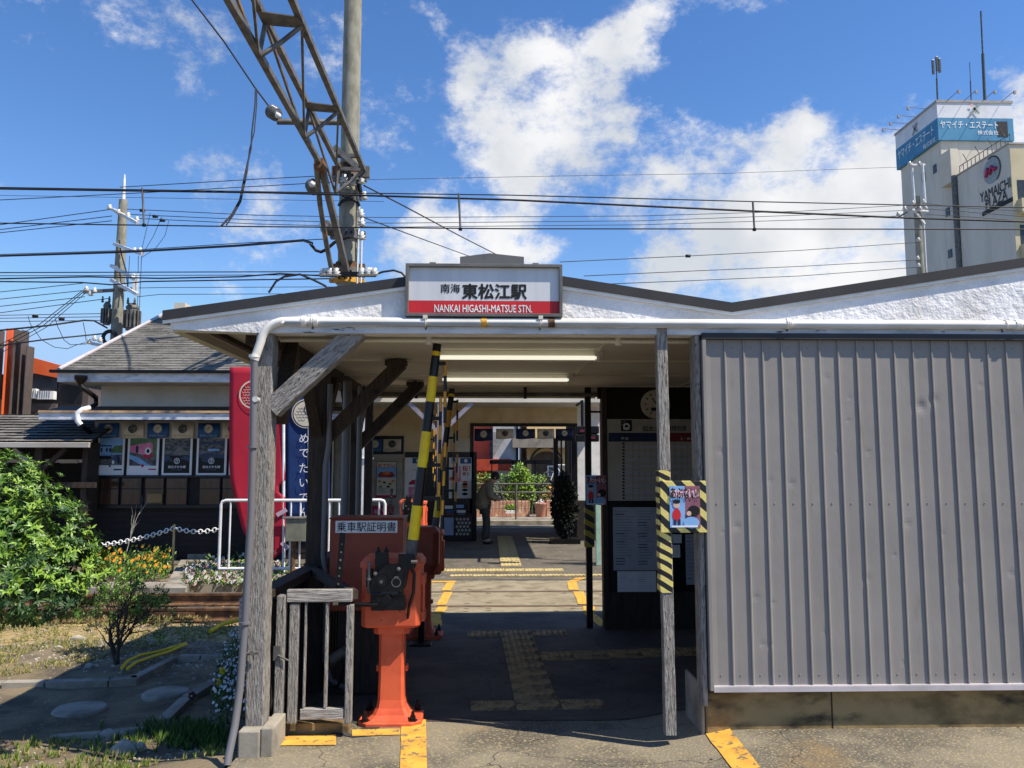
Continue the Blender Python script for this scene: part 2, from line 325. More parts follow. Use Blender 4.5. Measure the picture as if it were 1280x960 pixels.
    def build(s, name, parent=None, bevel=0, loc=None, sub=0):
        me = bpy.data.meshes.new(name)
        if parent is not None: o0 = ORG[parent.name]
        elif loc is not None: o0 = Vector(loc)
        else:
            n = max(1, len(s.v)); o0 = Vector((sum(v[0] for v in s.v)/n, sum(v[1] for v in s.v)/n, min([v[2] for v in s.v] or [0])))
        me.from_pydata([(v[0]-o0.x, v[1]-o0.y, v[2]-o0.z) for v in s.v], [], s.f)
        for m in s.mats: me.materials.append(m)
        me.polygons.foreach_set('material_index', s.m); me.polygons.foreach_set('use_smooth', s.sm)
        me.update()
        o = bpy.data.objects.new(name, me); col.objects.link(o)
        if parent is not None: o.parent = parent
        else: o.location = o0
        ORG[o.name] = o0
        if bevel:
            b = o.modifiers.new('bevel', 'BEVEL'); b.width = bevel; b.segments = 2; b.limit_method = 'ANGLE'; b.angle_limit = R(50); b.harden_normals = False
        return o
GC = {}
def glyphs(body, bold):
    key = (body, 0)
    if key in GC: return GC[key]
    c = bpy.data.curves.new('glyph', 'FONT'); c.body = body; c.resolution_u = 2; c.offset = 0; c.fill_mode = 'FRONT'
    o = bpy.data.objects.new('glyph', c); col.objects.link(o); bpy.context.view_layer.update()
    me = bpy.data.meshes.new_from_object(o.evaluated_get(bpy.context.evaluated_depsgraph_get()))
    vs = [(v.co.x, v.co.y) for v in me.vertices]; fs = [tuple(p.vertices) for p in me.polygons]
    bpy.data.objects.remove(o); bpy.data.meshes.remove(me); bpy.data.curves.remove(c)
    xs = [v[0] for v in vs]; ys = [v[1] for v in vs]
    GC[key] = (vs, fs, (min(xs), max(xs), min(ys), max(ys))); return GC[key]
def tag(o, label=None, cat=None, group=None, kind=None):
    if label: o['label'] = label
    if cat: o['category'] = cat
    if group: o['group'] = group
    if kind: o['kind'] = kind
    return o
def thing(name, label, cat, loc=(0,0,0), group=None):
    o = bpy.data.objects.new(name, None); col.objects.link(o); o.location = loc; o.empty_display_size = .1
    ORG[o.name] = Vector(loc); return tag(o, label, cat, group)
def copy_tree(o, parent=None):
    c = o.copy(); col.objects.link(c); c.parent = parent; ORG[c.name] = ORG[o.name]
    for ch in [x for x in bpy.data.objects if x.parent == o]: copy_tree(ch, c)
    return c
def arc(c, r, a0, a1, n=8, ux=(1,0,0), uz=(0,0,1)):
    c = Vector(c); ux = Vector(ux); uz = Vector(uz)
    return [c + ux*(r*math.cos(R(a0+(a1-a0)*i/n))) + uz*(r*math.sin(R(a0+(a1-a0)*i/n))) for i in range(n+1)]
def fbm(x, y, z=0): return mnoise.fractal(Vector((x, y, z)), 1.0, 2.0, 4)
def emblem(mb, c, r, light, dark, ux=(1,0,0), uz=(0,0,1), d=(0,-.002,0)):
    """round crest: ring, pale disc, scale arcs and an eye"""
    c = Vector(c); d = Vector(d); ux = Vector(ux); uz = Vector(uz)
    mb.disc(c+d, r, light, 28, ux, uz); mb.ring(c+d*2, r*.86, r*.93, dark, 28, ux, uz)
    for i in range(-3, 3):
        for j in range(-3, 3):
            x = (i + .5*(j % 2)) * .22*r; z = j*.2*r
            if x*x+z*z < (.68*r)**2 and x - z < .35*r: mb.ring(c+d*2+ux*x+uz*z, r*.085, r*.115, dark, 8, ux, uz, 180, 360)
    mb.disc(c+d*2+ux*r*.3+uz*r*.38, r*.10, dark, 10, ux, uz)
    mb.ring(c+d*2+ux*r*.25+uz*r*.3, r*.36, r*.42, dark, 12, ux, uz, 120, 260)
# ================================================================== GROUND
def gz(x, y):
    s = max(.10, min(.19, .11 + (x - .9) * .2)); f = max(0, min(1, (5.65 - y) / .95)); f = f*f*(3-2*f)
    return s * f
def sheet(name, x0, x1, y0, y1, nx, ny, hf, m, kind='structure', mf=None, clip=None, skirt=0):
    mb = MB(); vs = [(x0+(x1-x0)*i/nx, y0+(y1-y0)*j/ny) for j in range(ny+1) for i in range(nx+1)]
    v3 = [(x, y, hf(x, y)) for x, y in vs]
    fs = []
    for j in range(ny):
        for i in range(nx): fs.append((j*(nx+1)+i, j*(nx+1)+i+1, (j+1)*(nx+1)+i+1, (j+1)*(nx+1)+i))
    mb.add(v3, fs, m, True)
    o = mb.build(name, loc=(0,0,0)); tag(o, kind=kind); return o
DIRT = mat('garden_soil', S(126,113,90), .95, c2=S(86,78,64), sc=3, bump=.8, bsc=22, bd=.02, c3=S(128,118,96), sc3=26, lo3=.60, hi3=.66)
GRAV = mat('ballast_gravel', S(176,156,112), .95, c2=S(122,108,76), sc=22, lo=.42, hi=.6, bump=1.0, bsc=26, bd=.03, c3=S(188,160,90), sc3=9, lo3=.55, hi3=.68)
FARG = mat('far_ground', S(120,114,98), .95, c2=S(98,94,82), sc=.5)
ROADM = mat('street_asphalt', S(120,118,112), .9, c2=S(104,102,98), sc=2)
PLATM = mat('platform_asphalt', S(104,98,88), .9, c2=S(84,80,72), sc=2, bump=.4, bsc=50, bd=.003, c3=S(140,130,108), sc3=10, lo3=.58, hi3=.68)
g = MB(); g.quad((-900,-300,-.2), (900,-300,-.2), (900,1500,-.2), (-900,1500,-.2), FARG)
tag(g.build('ground', loc=(0,0,0)), kind='structure')
sheet_later = True
def gh(x, y):
    h = -.05 + .025*fbm(x*.9, y*.9) + .012*fbm(x*4, y*4, 3)
    if y > 7.6: h -= (y-7.6)*.05
    u = max(0, min(1, (x+2.3)/.9)); v = max(0, min(1, (5.0-y)/.7)); h += .13*u*u*(3-2*u)*v*v*(3-2*v)
    return h
sheet('garden_soil', -14, -1.33, 1.5, 8.9, 150, 90, gh, DIRT)
sheet('trackside_gravel', -16, -1.3, 6.9, 8.75, 120, 24, lambda x, y: -.075 + .03*fbm(x*1.5, y*1.5, 5) - (y-7.0)*.035 + (.045 if y > 7.3 + .25*fbm(x*.8, 1) + (0 if x < -3.2 else .35) else -.05), GRAV)
sheet('track_bed', -40, 40, 8.7, 11.4, 200, 20, lambda x, y: -.165 + .015*fbm(x*3, y*3, 9), GRAV)
sheet('station_floor', -1.3, 9, 1.5, 8.9, 100, 74, gz, ASPH)
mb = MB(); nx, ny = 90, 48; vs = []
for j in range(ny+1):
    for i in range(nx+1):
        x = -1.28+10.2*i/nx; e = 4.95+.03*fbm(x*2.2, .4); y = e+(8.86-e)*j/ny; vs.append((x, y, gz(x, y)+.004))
mb.add(vs, [(j*(nx+1)+i, j*(nx+1)+i+1, (j+1)*(nx+1)+i+1, (j+1)*(nx+1)+i) for j in range(ny) for i in range(nx)], ASPHS, True)
tag(mb.build('shelter_floor_shade', loc=(0,0,0)), kind='structure')  # sheet painted darker for the roof's shade, its edge laid at the sun line
b = MB(); b.box(-1.3, 9, 8.86, 8.9, -.19, -.002, CONC); b.box(-1.33, -1.3, 1.5, 8.9, -.19, -.03, CONC)
tag(b.build('station_floor_edge', loc=(0,0,0)), kind='structure')
# platform on the far side, garden strip, street
b = MB(); b.box(-2.3, 9, 11.45, 20.5, -.19, 0, PLATM); b.box(-20, -2.3, 13.4, 21, -.19, .004, PLATM)
tag(b.build('platform', loc=(0,0,0)), kind='structure')
sheet('flower_bed_soil', -16, -2.3, 11.3, 13.45, 90, 16, lambda x, y: -.02 + .02*fbm(x*2, y*2), DIRT)
b = MB(); b.box(-16,-2.31,11.24,11.33,-.2,.01,CONC); tag(b.build('flower_bed_kerb', loc=(0,0,0), bevel=.008), kind='structure')
b = MB(); b.box(-40, 40, 20.5, 32, -.19, .008, ROADM); tag(b.build('street', loc=(0,0,0)), kind='structure')
b = MB(); b.box(-40, 40, 21.75, 24.0, -.1, .12, CONC); tag(b.build('pavement', loc=(0,0,0)), kind='structure')
# dark repair patch at the foot of the barrier
b = MB(); pts = [G(*p) for p in ((418,921),(432,916),(494,914),(472,934),(476,943),(440,946),(415,940))]
b.add([(p.x, p.y, gz(p.x, p.y)+.005) for p in pts], [tuple(range(len(pts)))[::-1]], ASPHD)
tag(b.build('asphalt_patch', loc=(0,0,0)), kind='structure')

# painted lines
def paint(name, polys, m, label, cat='road marking', group=None, dz=.005, z0=None):
    mb = MB()
    for poly in polys:
        # subdivide along the long way so the sheet follows the ground
        a, b_, c, d = [Vector((*p, 0)) for p in poly]
        n = max(1, int((b_-a).length / .12)); k = 6
        vs = []
        for i in range(n+1):
            for j in range(k+1):
                p = a.lerp(b_, i/n).lerp(d.lerp(c, i/n), j/k); e = .006*fbm(p.x*14, p.y*14) if j in (0, k) else 0
                vs.append((p.x+e, p.y+e, (gz(p.x, p.y) if z0 is None else z0) + dz))
        mb.add(vs, [(i*(k+1)+j, (i+1)*(k+1)+j, (i+1)*(k+1)+j+1, i*(k+1)+j+1) for i in range(n) for j in range(k)], m)
    o = mb.build(name); tag(o, kind='structure'); return o
def g2(px, py): 
    p = G(px, py, 0.0)
    for _ in range(10): p = G(px, py, gz(p.x, p.y))
    return (p.x, p.y)
def q4(*pp): return [g2(*p) for p in pp]
paint('yellow_line', [q4((500,962),(502,904),(532,900),(534,962)), q4((440,913),(500,912),(500,919),(440,921))], YEL, '')
paint('yellow_line', [q4((340,933),(420,932),(420,919),(340,921))], YEL, '')
paint('yellow_line', [q4((915,962),(882,918),(907,905),(952,962))], YEL, '')
paint('yellow_line', [[(-.66,8.87),(-.58,8.2),(-.46,8.2),(-.52,8.87)], [(1.03,8.87),(1.10,8.15),(1.22,8.15),(1.15,8.87)]], YEL, '', dz=.009)
# crossing deck: three slabs with flangeways
for (y0, y1) in ((8.92, 9.30), (9.43, 10.36), (10.50, 11.44)):
    mb = MB(); mb.box(-.95, 1.62, y0, y1, -.16, .0, PANEL)
    for i in range(int((y1-y0)/.12)):
        pass
    for xx, yy in ((-.25,y0+.1),(0,y0+.14),(.75,y0+.1),(.95,y1-.12),(-.25,y1-.12),(0,y1-.1)):
        mb.add([(xx-.03,yy,.002),(xx+.03,yy,.002),(xx+.03,yy+.02,.002),(xx-.03,yy+.02,.002)], [(0,1,2,3)], DARK)
    tag(mb.build('crossing_deck', loc=(0,0,0), bevel=.006), kind='structure')
for ya, yb in ((8.92,9.30),(9.43,10.36),(10.5,11.2)):
    paint('yellow_line', [[(-.60,ya),(-.57,yb),(-.46,yb),(-.49,ya)]], YEL, '', z0=0, dz=.006)
    paint('yellow_line', [[(1.04,ya),(1.08,yb),(1.21,yb),(1.17,ya)]], YEL, '', z0=0, dz=.006)
paint('yellow_line', [[(-.80,11.2),(-.80,11.34),(-.45,11.34),(-.45,11.2)], [(1.08,11.2),(1.25,11.62),(1.42,11.62),(1.21,11.2)]], YEL, '', z0=0, dz=.008)

# tactile paving: one slab each
def tact_tile(c, w, l, kind, ang=0, m=TACT, z=None):
    mb = MB(); cx, cy = c; zz = gz(cx, cy) if z is None else z
    mb.cbox((cx, cy, zz+.006), (w-.008, l-.008, .014), m, rz=ang)
    Mx = Euler((0,0,ang)).to_matrix()
    if kind == 'dots':
        n = 6
        for i in range(n):
            for j in range(n):
                p = Vector((cx,cy,zz+.013)) + Mx @ Vector(((i-(n-1)/2)*w/n, (j-(n-1)/2)*l/n, 0))
                mb.lathe(p, [(.014,0),(.010,.005),(0,.006)], m, 6)
    else:
        for i in range(4):
            d = Vector(((i-1.5)*w/4.6, 0, 0)) if kind == 'bars' else Vector((0, (i-1.5)*l/4.6, 0))
            p = Vector((cx,cy,zz+.0145)) + Mx @ d
            mb.cbox(p, (.022, l*.86, .006) if kind == 'bars' else (w*.86, .022, .006), m, rz=ang)
    return mb
def place_tiles(lst, name, group, m=TACT, z=None):
    for i, (c, w, l, kind, ang, lab) in enumerate(lst):
        o = tact_tile(c, w, l, kind, ang, m, z).build(name); tag(o, kind='structure')
# path runs from (P1) up to the crossing
p0 = Vector(g2(670, 877)); p1 = Vector(g2(644, 789)); dv = p1 - p0; ln = dv.length; an = math.atan2(-dv.x, dv.y)
k = 9; tl = []
kinds = ['dots','bars','bars','dots','dots','dots','dots','dots','dots']
for i in range(k):
    c = p0 + dv*((i+.5)/k); tl.append(((c.x, c.y), .30, ln/k, kinds[i], an, ''))
for pa, pb, n in (((618,886),(728,884),3),):
    a = Vector(g2(588,887)); b2 = Vector(g2(757,884)); 
    for i in range(n):
        c = a.lerp(b2, (i+.5)/n); tl.append(((c.x,c.y), (b2-a).length/n, .30, 'dots', an, ''))
a = Vector(g2(586,794)); b2 = Vector(g2(706,792))
for i, u in enumerate((.16, .84)):
    c = a.lerp(b2, u); tl.append(((c.x,c.y), .33, .26, 'dots', 0, ''))
a = Vector(g2(674,822)); b2 = Vector(g2(884,815))
for i in range(5):
    c = a.lerp(b2, (i+.5)/5); tl.append(((c.x,c.y), (b2-a).length/5, .29, ['dots','bars2','bars2','dots','dots'][i], .03, ''))
place_tiles(tl, 'tactile_paving', '')
tl = []
for j in range(18):
    tl.append(((.36, 13.1 + .30*j), .34, .30, 'bars' if j > 1 else 'dots', 0, ''))
for i in range(7): tl.append(((-.80 + .30*i - .0, 12.45), .30, .28, 'dots', 0, ''))
for i in range(8): tl.append(((-.4 + .33*i, 11.85), .33, .16, 'dots', 0, ''))
for i in range(14): tl.append(((-.85 + .30*i, 20.8), .30, .30, 'dots', 0, ''))
place_tiles(tl, 'tactile_paving', '', TACTY, z=.0015)

# ------------------------------------------------------------------ the railway track
tr = thing('railway_track', 'rusty single railway track crossing the photo behind the shrubs', 'railway track', (0, 9.9, -.16))
for yr in (9.365, 10.43):
    mb = MB(); pf = [(-.065,-.15),(.065,-.15),(.065,-.138),(.012,-.122),(.010,-.04),(.033,-.032),(.033,-.006),(.026,0),(-.026,0),(-.033,-.006),(-.033,-.032),(-.010,-.04),(-.012,-.122),(-.065,-.138)]
    mb.prism([(yr+a, z) for a, z in pf], -40, 40, RUST, plane='yz')
    mb.box(-40, 40, yr-.024, yr+.024, .0, .0015, RAILT)
    mb.build('rail', tr)
for xx, yr in ((-4.3, 10.43), (-3.6, 9.365)):
    mb = MB(); mb.box(xx-.28, xx+.28, yr-.045, yr-.014, -.115, -.045, RUST)
    for i in range(4): mb.cyl((xx-.2+.13*i, yr-.07, -.08), (xx-.2+.13*i, yr-.045, -.08), .016, BLKM, 6)
    mb.build('fishplate', tr)
for i in range(44):
    x = -14.2 + .62*i
    if -1.0 < x < 1.7 : continue
    mb = MB(); mb.box(x-.1, x+.1, 8.95, 10.95, -.22, -.148, WOODD)
    for yr in (9.28, 9.45, 10.35, 10.51): mb.box(x-.03, x+.03, yr-.02, yr+.02, -.148, -.125, RUST)
    mb.build('sleeper', tr)

# ================================================================== NEAR STATION BUILDING
YF = 4.40
st = thing('station_building', 'low white gabled station shelter with grey ribbed metal cladding on its right', 'station building', (1.5, YF, 0))
xg = lambda px, py, Y=YF: P(px, py, Y)
# roof profile (front edge)
YT = 4.375
prof = [P(203,388,YT), P(613,331,YT), P(915,378,YT)]
slope = (P(915,378,YT).z - P(1280,322,YT).z) / (P(915,378,YT).x - P(1280,322,YT).x)
xr = 4.2; prof.append(Vector((xr, YT, prof[2].z + slope*(xr-prof[2].x)))); prof.append(Vector((7.2, YT, prof[3].z - slope*3.0)))
th = .054
mb = MB()
mb.prism([(p.x, p.z) for p in prof] + [(p.x, p.z-th*(.15 if i == 4 else 1)) for i, p in reversed(list(enumerate(prof)))], YT, YT+.03, TRIM)
mb.prism([(p.x, p.z-.002) for p in prof] + [(p.x, p.z-.03) for p in reversed(prof)], YT+.031, 8.22, ROOFD)
mb.build('roof', st, bevel=.004)
mb = MB(); mb.prism([(p.x, p.z-th+.008) for p in prof] + [(p.x, p.z-th-.018) for p in reversed(prof)], YT+.008, YT+.022, WPAINT); mb.build('roof_edge_strip', st)
zb = P(640,416,YF).z; xl = P(213,408,YF).x
mb = MB(); zt = lambda x: prof[0].z + (x-prof[0].x)*(prof[1].z-prof[0].z)/(prof[1].x-prof[0].x)
poly = [(xl, zb+.01), (P(345,416,YF).x, zb-.01), (xr+2.9, zb-.01), (7.15, prof[4].z-th-.01), (xr, prof[3].z-th-.01), (prof[2].x, prof[2].z-th-.01), (prof[1].x, prof[1].z-th-.01), (xl, zt(xl)-th-.01)]
mb.prism(poly, YF, YF+.09, STUC); mb.build('gable_wall', st)
zb = zb - .01
# white board below the pipe
mb = MB(); mb.box(P(335,412,YF).x, 6.8, YF-.018, YF-.002, P(640,418,YF).z, P(640,409,YF).z, WPEEL); mb.build('fascia_board', st, bevel=.002)
# ceiling with battens
ZC = 2.395
mb = MB(); mb.box(xl-.02, 7, YF+.09, 8.22, ZC, ZC+.02, SOFF)
for yy in (4.55, 5.05, 5.98, 6.95, 7.9): mb.box(xl+.35, 7, yy, yy+.035, ZC-.012, ZC, SOFF)
mb.box(-1.26, 7, 4.60, 4.70, ZC-.06, ZC-.012, SOFF); mb.box(-1.26, 7, 8.1, 8.2, ZC-.09, ZC, SOFF)
for xx in (-.4, .75, 1.9): mb.box(xx, xx+.02, 4.7, 8.2, ZC-.008, ZC, SOFF)
mb.build('ceiling', st)
mb = MB(); mb.box(xl-.02, xl+.04, YF+.09, 8.22, ZC-.05, ZC+.12, SOFF); mb.box(xl+.12, xl+.16, YF+.09, 8.22, ZC-.03, ZC, WOODD); mb.build('eave_board', st)
mb = MB(); mb.box(-1.40,-1.26,4.58,8.3,ZC-.10,ZC-.001,WOODD); mb.build('side_beam', st)
mb = MB(); mb.box(-1.2,1.1,8.221,8.25,ZC-.1,2.6,SOFF); mb.build('rear_fascia', st)
# conduits along the ceiling
mb = MB()
mb.tube([(-1.2,4.58,ZC-.075),(1.25,4.58,ZC-.075)], .013, SOFF)
for x in (-.35,.75): mb.cyl((x,4.58,ZC-.1),(x,4.58,ZC-.05),.02,SOFF,8)
mb.build('conduit', st); mb = MB(); mb.tube([(-1.2,8.05,ZC-.08),(1.6,8.05,ZC-.08)], .022, STEEL)
for x in (-.75,.35,1.1): mb.box(x,x+.03,8.02,8.08,ZC-.12,ZC,BLKM)
mb.build('conduit', st)
# gutter pipe
yp = 4.3605; zp = P(640,403,yp).z; xp = P(322,480,yp).x
a = P(345,403,yp)
pts = [Vector((7,yp,zp)), Vector((a.x+.05,yp,zp))] + arc((a.x+.05, yp, zp-.13), .13, 90, 172, 7) 
pts += [P(318,450,yp), P(316,560,yp), P(314,640,yp), P(306,780,yp), P(300,860,yp+.0), P(294,905,yp-.05), P(286,944,yp-.12), P(284,957,yp-.14)]
i0 = 11
mb = MB(); mb.tube(pts[:i0], .0235, PIPEW, 14)
mb.tube(pts[i0-1:], .0195, PIPEG, 14)
for px in (380, 395, 985, 1270): c = P(px, 403, yp); mb.cyl((c.x-.012,yp,zp), (c.x+.012,yp,zp), .030, PIPEW, 14)
for py in (447,): c = P(318,py,yp); mb.cyl(c, c+Vector((0,0,.015)), .030, PIPEW, 14)
for px in (390, 532, 675, 985, 1255):
    c = P(px,403,yp); mb.tube(arc((c.x,yp,zp), .0285, 60, 300, 8, ux=(0,1,0)), .003, CREAML, 5); mb.box(c.x-.006,c.x+.006,yp+.02,yp+.068,zp-.04,zp-.015,STEEL)
for px, w, mm in ((605,8,YEL),(689,9,RUST)): c = P(px,403,yp); mb.cyl((c.x-w*.002,yp,zp),(c.x+w*.002,yp,zp),.0268,mm,14)
for py, q in ((640,8),(856,11)): c = pts[i0-1+ (1 if py==640 else 3)]; mb.cyl(c, c+Vector((0,0,.012)), .029, PIPEG, 12)
mb.build('gutter_pipe', st)
# front timber post on a concrete block
mb = MB(); pa = P(321,915,YF+.07); pb = P(334.5,417,YF+.07)
n = 26; vs = []
for i in range(n+1):
    c = pa.lerp(pb, i/n); hx = .047 + .0035*fbm(0, i*.9) ; hy = .062
    for a_, b_ in ((-1,-1),(1,-1),(1,1),(-1,1)):
        vs.append((c.x+a_*hx+.004*fbm(i*1.3, a_*3, b_), c.y+b_*hy, c.z))
mb.add(vs, [(i*4+j, i*4+(j+1)%4, (i+1)*4+(j+1)%4, (i+1)*4+j) for i in range(n) for j in range(4)], WOODG)
mb.build('post', st, bevel=.006)
mb = MB(); c = P(317,912,YF); zc = P(317,914,4.33).z
mb.box(P(297,930,4.33).x, P(324,930,4.33).x+.0, 4.33, 4.58, -.0, zc, CONC); mb.box(P(324,930,4.33).x+.001, P(326,930,4.33).x+.06, 4.34, 4.60, -.06, zc+.012, CONC); mb.build('post_base', st, bevel=.008)
mb = MB(); e = P(322,500,YF-.01)
mb.cyl(e, e+Vector((0,-.05,0)), .016, PORC, 10); mb.cyl(e+Vector((-.035,0,.0)), e+Vector((.02,0,.03)), .008, STEEL, 8); mb.build('bolt', st); mb = MB()
e = P(317,815,YF-.01); mb.cyl(e, e+Vector((0,-.03,0)), .014, STEEL, 6); mb.cyl(e+Vector((-.05,-.0,-.01)), e+Vector((.03,-.01,.0)), .008, STEEL, 8)
mb.build('bolt', st)
# diagonal brace in the facade plane: the one that is deeply cracked
mb = MB(); mb.beam(P(340,512,YF+.06), P(449,413,YF+.06), .10, .108, WOODB, up=(0,0,1)); mb.build('brace', st, bevel=.006)
mb = MB(); mb.beam((P(338,520,YF).x+.02, 4.52, P(338,520,YF).z), (-1.24, 5.0, ZC-.06), .09, .11, WOODD, up=(0,0,1)); mb.build('brace', st, bevel=.004)
# inner timber posts with their braces
def ipost(Y, top=ZC, w=.13, brace=True, pxb=None):
    mb = MB(); x = -1.255; mb.box(x-w/2, x+w/2, Y-.065, Y+.065, -.02, top-.1, WOODD); mb.build('post', st, bevel=.005)
    if brace:
        mb = MB(); mb.beam((x+.02, Y, top-.62), (x+.60, Y, top-.03), .09, .10, WOODD, up=(0,0,1)); mb.build('brace', st, bevel=.004)
        mb = MB(); mb.box(x+.48,x+.64,Y-.05,Y+.05,top-.05,top-.012,WOODD); mb.build('brace_block', st)
        mb = MB(); mb.beam((x, Y+.05, top-.55), (x, Y+.5, top-.12), .08, .09, WOODD, up=(0,0,1)); mb.build('brace', st)
        mb = MB(); mb.beam((x, Y-.05, top-.55), (x, Y-.5, top-.12), .08, .09, WOODD, up=(0,0,1)); mb.build('brace', st)
        mb = MB(); mb.cyl((x+.42,Y-.08,top-.25),(x+.42,Y-.03,top-.25),.014,BLKM,8); mb.build('bolt', st)
ipost(5.95); ipost(7.5)
mb = MB()
mb.tube([(-1.165,5.86,ZC-.2),(-1.165,5.86,1.75),(-1.185,5.86,1.6),(-1.185,5.86,.95),(-1.16,5.86,.8),(-1.16,5.86,.3),(-1.15,5.84,.2),(-1.1,5.8,.1),(-1.0,5.78,.06)], .02, PIPEG, 10)
mb.build('drain_pipe', st); mb = MB(); mb.tube([(-1.17,6.6,ZC-.1),(-1.17,6.6,.02)], .035, PIPEG, 10); mb.build('drain_pipe', st); mb = MB(); mb.tube([(-1.13,7.0,ZC-.1),(-1.13,7.0,.02)], .022, PIPEG, 10)
mb.build('drain_pipe', st)
mb = MB(); mb.box(-1.26,-1.18,8.14,8.22,0,ZC,WOODD); mb.build('post', st, bevel=.004)
# low board wall and rail on the open left side
mb = MB(); mb.box(-1.34,-1.29,4.60,5.9,-.02,.80,SIDE); mb.box(-1.34,-1.29,6.0,7.44,-.02,.80,SIDE)
for i in range(24): y = 4.62+.12*i; mb.box(-1.29,-1.282,y,y+.02,0,.8,SIDE)
mb.build('side_wall', st)
mb = MB(); mb.beam((-1.30,4.56,.865),(-1.27,5.9,.865),.11,.045,WOODD,up=(0,0,1)); mb.beam((-1.30,6.0,.865),(-1.27,7.44,.865),.11,.045,WOODD,up=(0,0,1))
mb.build('handrail', st, bevel=.003)
mb = MB(); mb.prism([(-1.36,.66),(-1.2,.88),(-1.36,.88)], 4.50, 4.56, WOODX, plane='xz'); mb.build('rail_bracket', st)
# right column, thin and peeling
mb = MB(); cb = (P(839,917,4.38).x, 4.38); zc = P(839,917,4.38).z
pt = P(827.5,416,4.38)
n = 24; vs = []; pbm = Vector((cb[0], cb[1]+.03, zc-.01)); ptp = Vector((pt.x, cb[1]+.03, ZC-.03))
for i in range(n+1):
    c = pbm.lerp(ptp, i/n); hx = .030+.002*fbm(3, i*1.1)
    for a_, b_ in ((-1,-1),(1,-1),(1,1),(-1,1)): vs.append((c.x+a_*hx, c.y+b_*.03, c.z))
mb.add(vs, [(i*4+j, i*4+(j+1)%4, (i+1)*4+(j+1)%4, (i+1)*4+j) for i in range(n) for j in range(4)], WOODG)
mb.build('post', st, bevel=.004)
COLX = pbm.x; COLY = cb[1]; 
# metal cladding
xc0 = P(886,640,YF-.008).x; xc1 = 5.2; zlo = P(893,858,YF).z; zhi = P(890,424,YF).z
ph = P(919,858,YF).x; pitch = (P(919+24.6,858,YF).x - ph)
prf = [(xc0, -.004)]
x = ph - pitch
while x < xc1:
    if x - .020 > xc0: prf += [(x-.016, -.001), (x-.0158, -.0095), (x-.010, -.010), (x-.002, -.001)]
    bow = .0003*((int(x*50) % 3)-1)
    for u_ in (.14,.27,.40,.53,.66,.76): prf.append((x+pitch*u_, -bow*math.sin(math.pi*u_)))
    x += pitch
mb = MB(); nz_ = 120; vs = []; K = len(prf)
dents = [(P(1165,500,YF).x, P(1165,500,YF).z, .028, .005), (P(1150,508,YF).x, P(1150,508,YF).z, .03, .008)] + [(xc0 + rnd.random()*1.9, zlo + rnd.random()*(zhi-zlo), .012+.010*rnd.random(), .0015+.0015*rnd.random()) for _ in range(26)]
for j in range(nz_+1):
    z = zlo + (zhi-zlo)*j/nz_
    for (x, d) in prf:
        dd = d + .0011*fbm(x*3, z*2.2, 1)
        for (dx, dz_, dr, dp) in dents:
            r2 = ((x-dx)**2 + (z-dz_)**2)/dr**2
            if r2 < 4: dd += dp*math.exp(-r2)
        vs.append((x, YF-.010+dd, z))
mb.add(vs, [(j*K+i, j*K+i+1, (j+1)*K+i+1, (j+1)*K+i) for j in range(nz_) for i in range(K-1)], CLAD, False)
mb.build('metal_cladding', st)
x = ph - pitch; sk = 0
while x < 2.95:
    for zz in ((zlo+.06), (zlo+zhi)/2+.03, zhi-.05):
        if x+.03 > xc0: mb = MB(); mb.lathe((x+.03, YF-.0105, zz), [(.0042,0),(.0042,.002),(.002,.003),(0,.003)], CLAD, 6, axis=(0,-1,0)); mb.build('screw', st)
    x += pitch
mb = MB(); mb.box(xc0-.002, xc1, YF-.035, YF+.02, zlo-.012, zlo+.008, CLADT); mb.box(xc0-.002,xc1,YF-.037,YF-.033,zlo-.022,zlo+.004,CLADT); mb.build('base_flashing', st)
mb = MB(); mb.box(xc0-.022, xc1, YF-.04, YF+.01, zhi-.005, zhi+.030, TRIM); mb.box(xc0-.022, xc0-.001, YF-.038, YF+.01, zlo-.015, zhi-.006, CLAD); mb.build('cladding_frame', st, bevel=.002)
# jamb and walls of the room behind the cladding
xj = P(869,640,YF+.05).x
mb = MB(); mb.box(xj, xc0-.024, YF+.01, YF+.10, zlo-.10, zhi+.03, WOODG); mb.box(xj+.004,xj+.03,YF-.012,YF+.009,zlo-.10,zhi+.03,WOODG); mb.build('door_post', st, bevel=.004)
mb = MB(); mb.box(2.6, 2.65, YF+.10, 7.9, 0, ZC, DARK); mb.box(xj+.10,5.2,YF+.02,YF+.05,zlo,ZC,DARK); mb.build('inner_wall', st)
mb = MB(); mb.box(P(884,900,YF).x, 5.2, YF+.02, YF+.15, 0.02, zlo-.013, CONCM)
mb.box(P(873,880,YF+.1).x, P(884,900,YF).x-.002, YF+.03, YF+.4, .02, zlo-.005, CONC)
mb.build('footing', st, bevel=.008)
mb = MB(); x = P(1040,890,YF+.02).x; mb.box(x-.004,x+.004,YF+.0185,YF+.022,.05,zlo-.014,BLK); mb.build('joint', st)
# right end and back of the shelter, never seen from the photograph but they close the building
mb = MB(); mb.box(6.9,7.0,YF+.1,8.3,0,ZC+.3,STUC); mb.build('end_wall', st)
# timetable wall inside
YW = 8.02
mb = MB(); xw = P(757,640,YW).x
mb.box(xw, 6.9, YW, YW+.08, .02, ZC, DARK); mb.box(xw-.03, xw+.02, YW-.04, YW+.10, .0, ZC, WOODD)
mb.box(xw+.02, 6.9, YW-.03, YW-.001, 0, P(800,740,YW).z, WOODD)
mb.build('timetable_wall', st)
mb = MB(); xx = P(737,777,8.1).x; mb.box(xx-.03, xx+.03, 8.06, 8.12, 0, ZC, BLKM); mb.tube([(xx+.03,8.09,ZC-.25),(xw,8.09,ZC-.25)], .012, BLKM, 6); mb.build('post', st)
NCX = xx
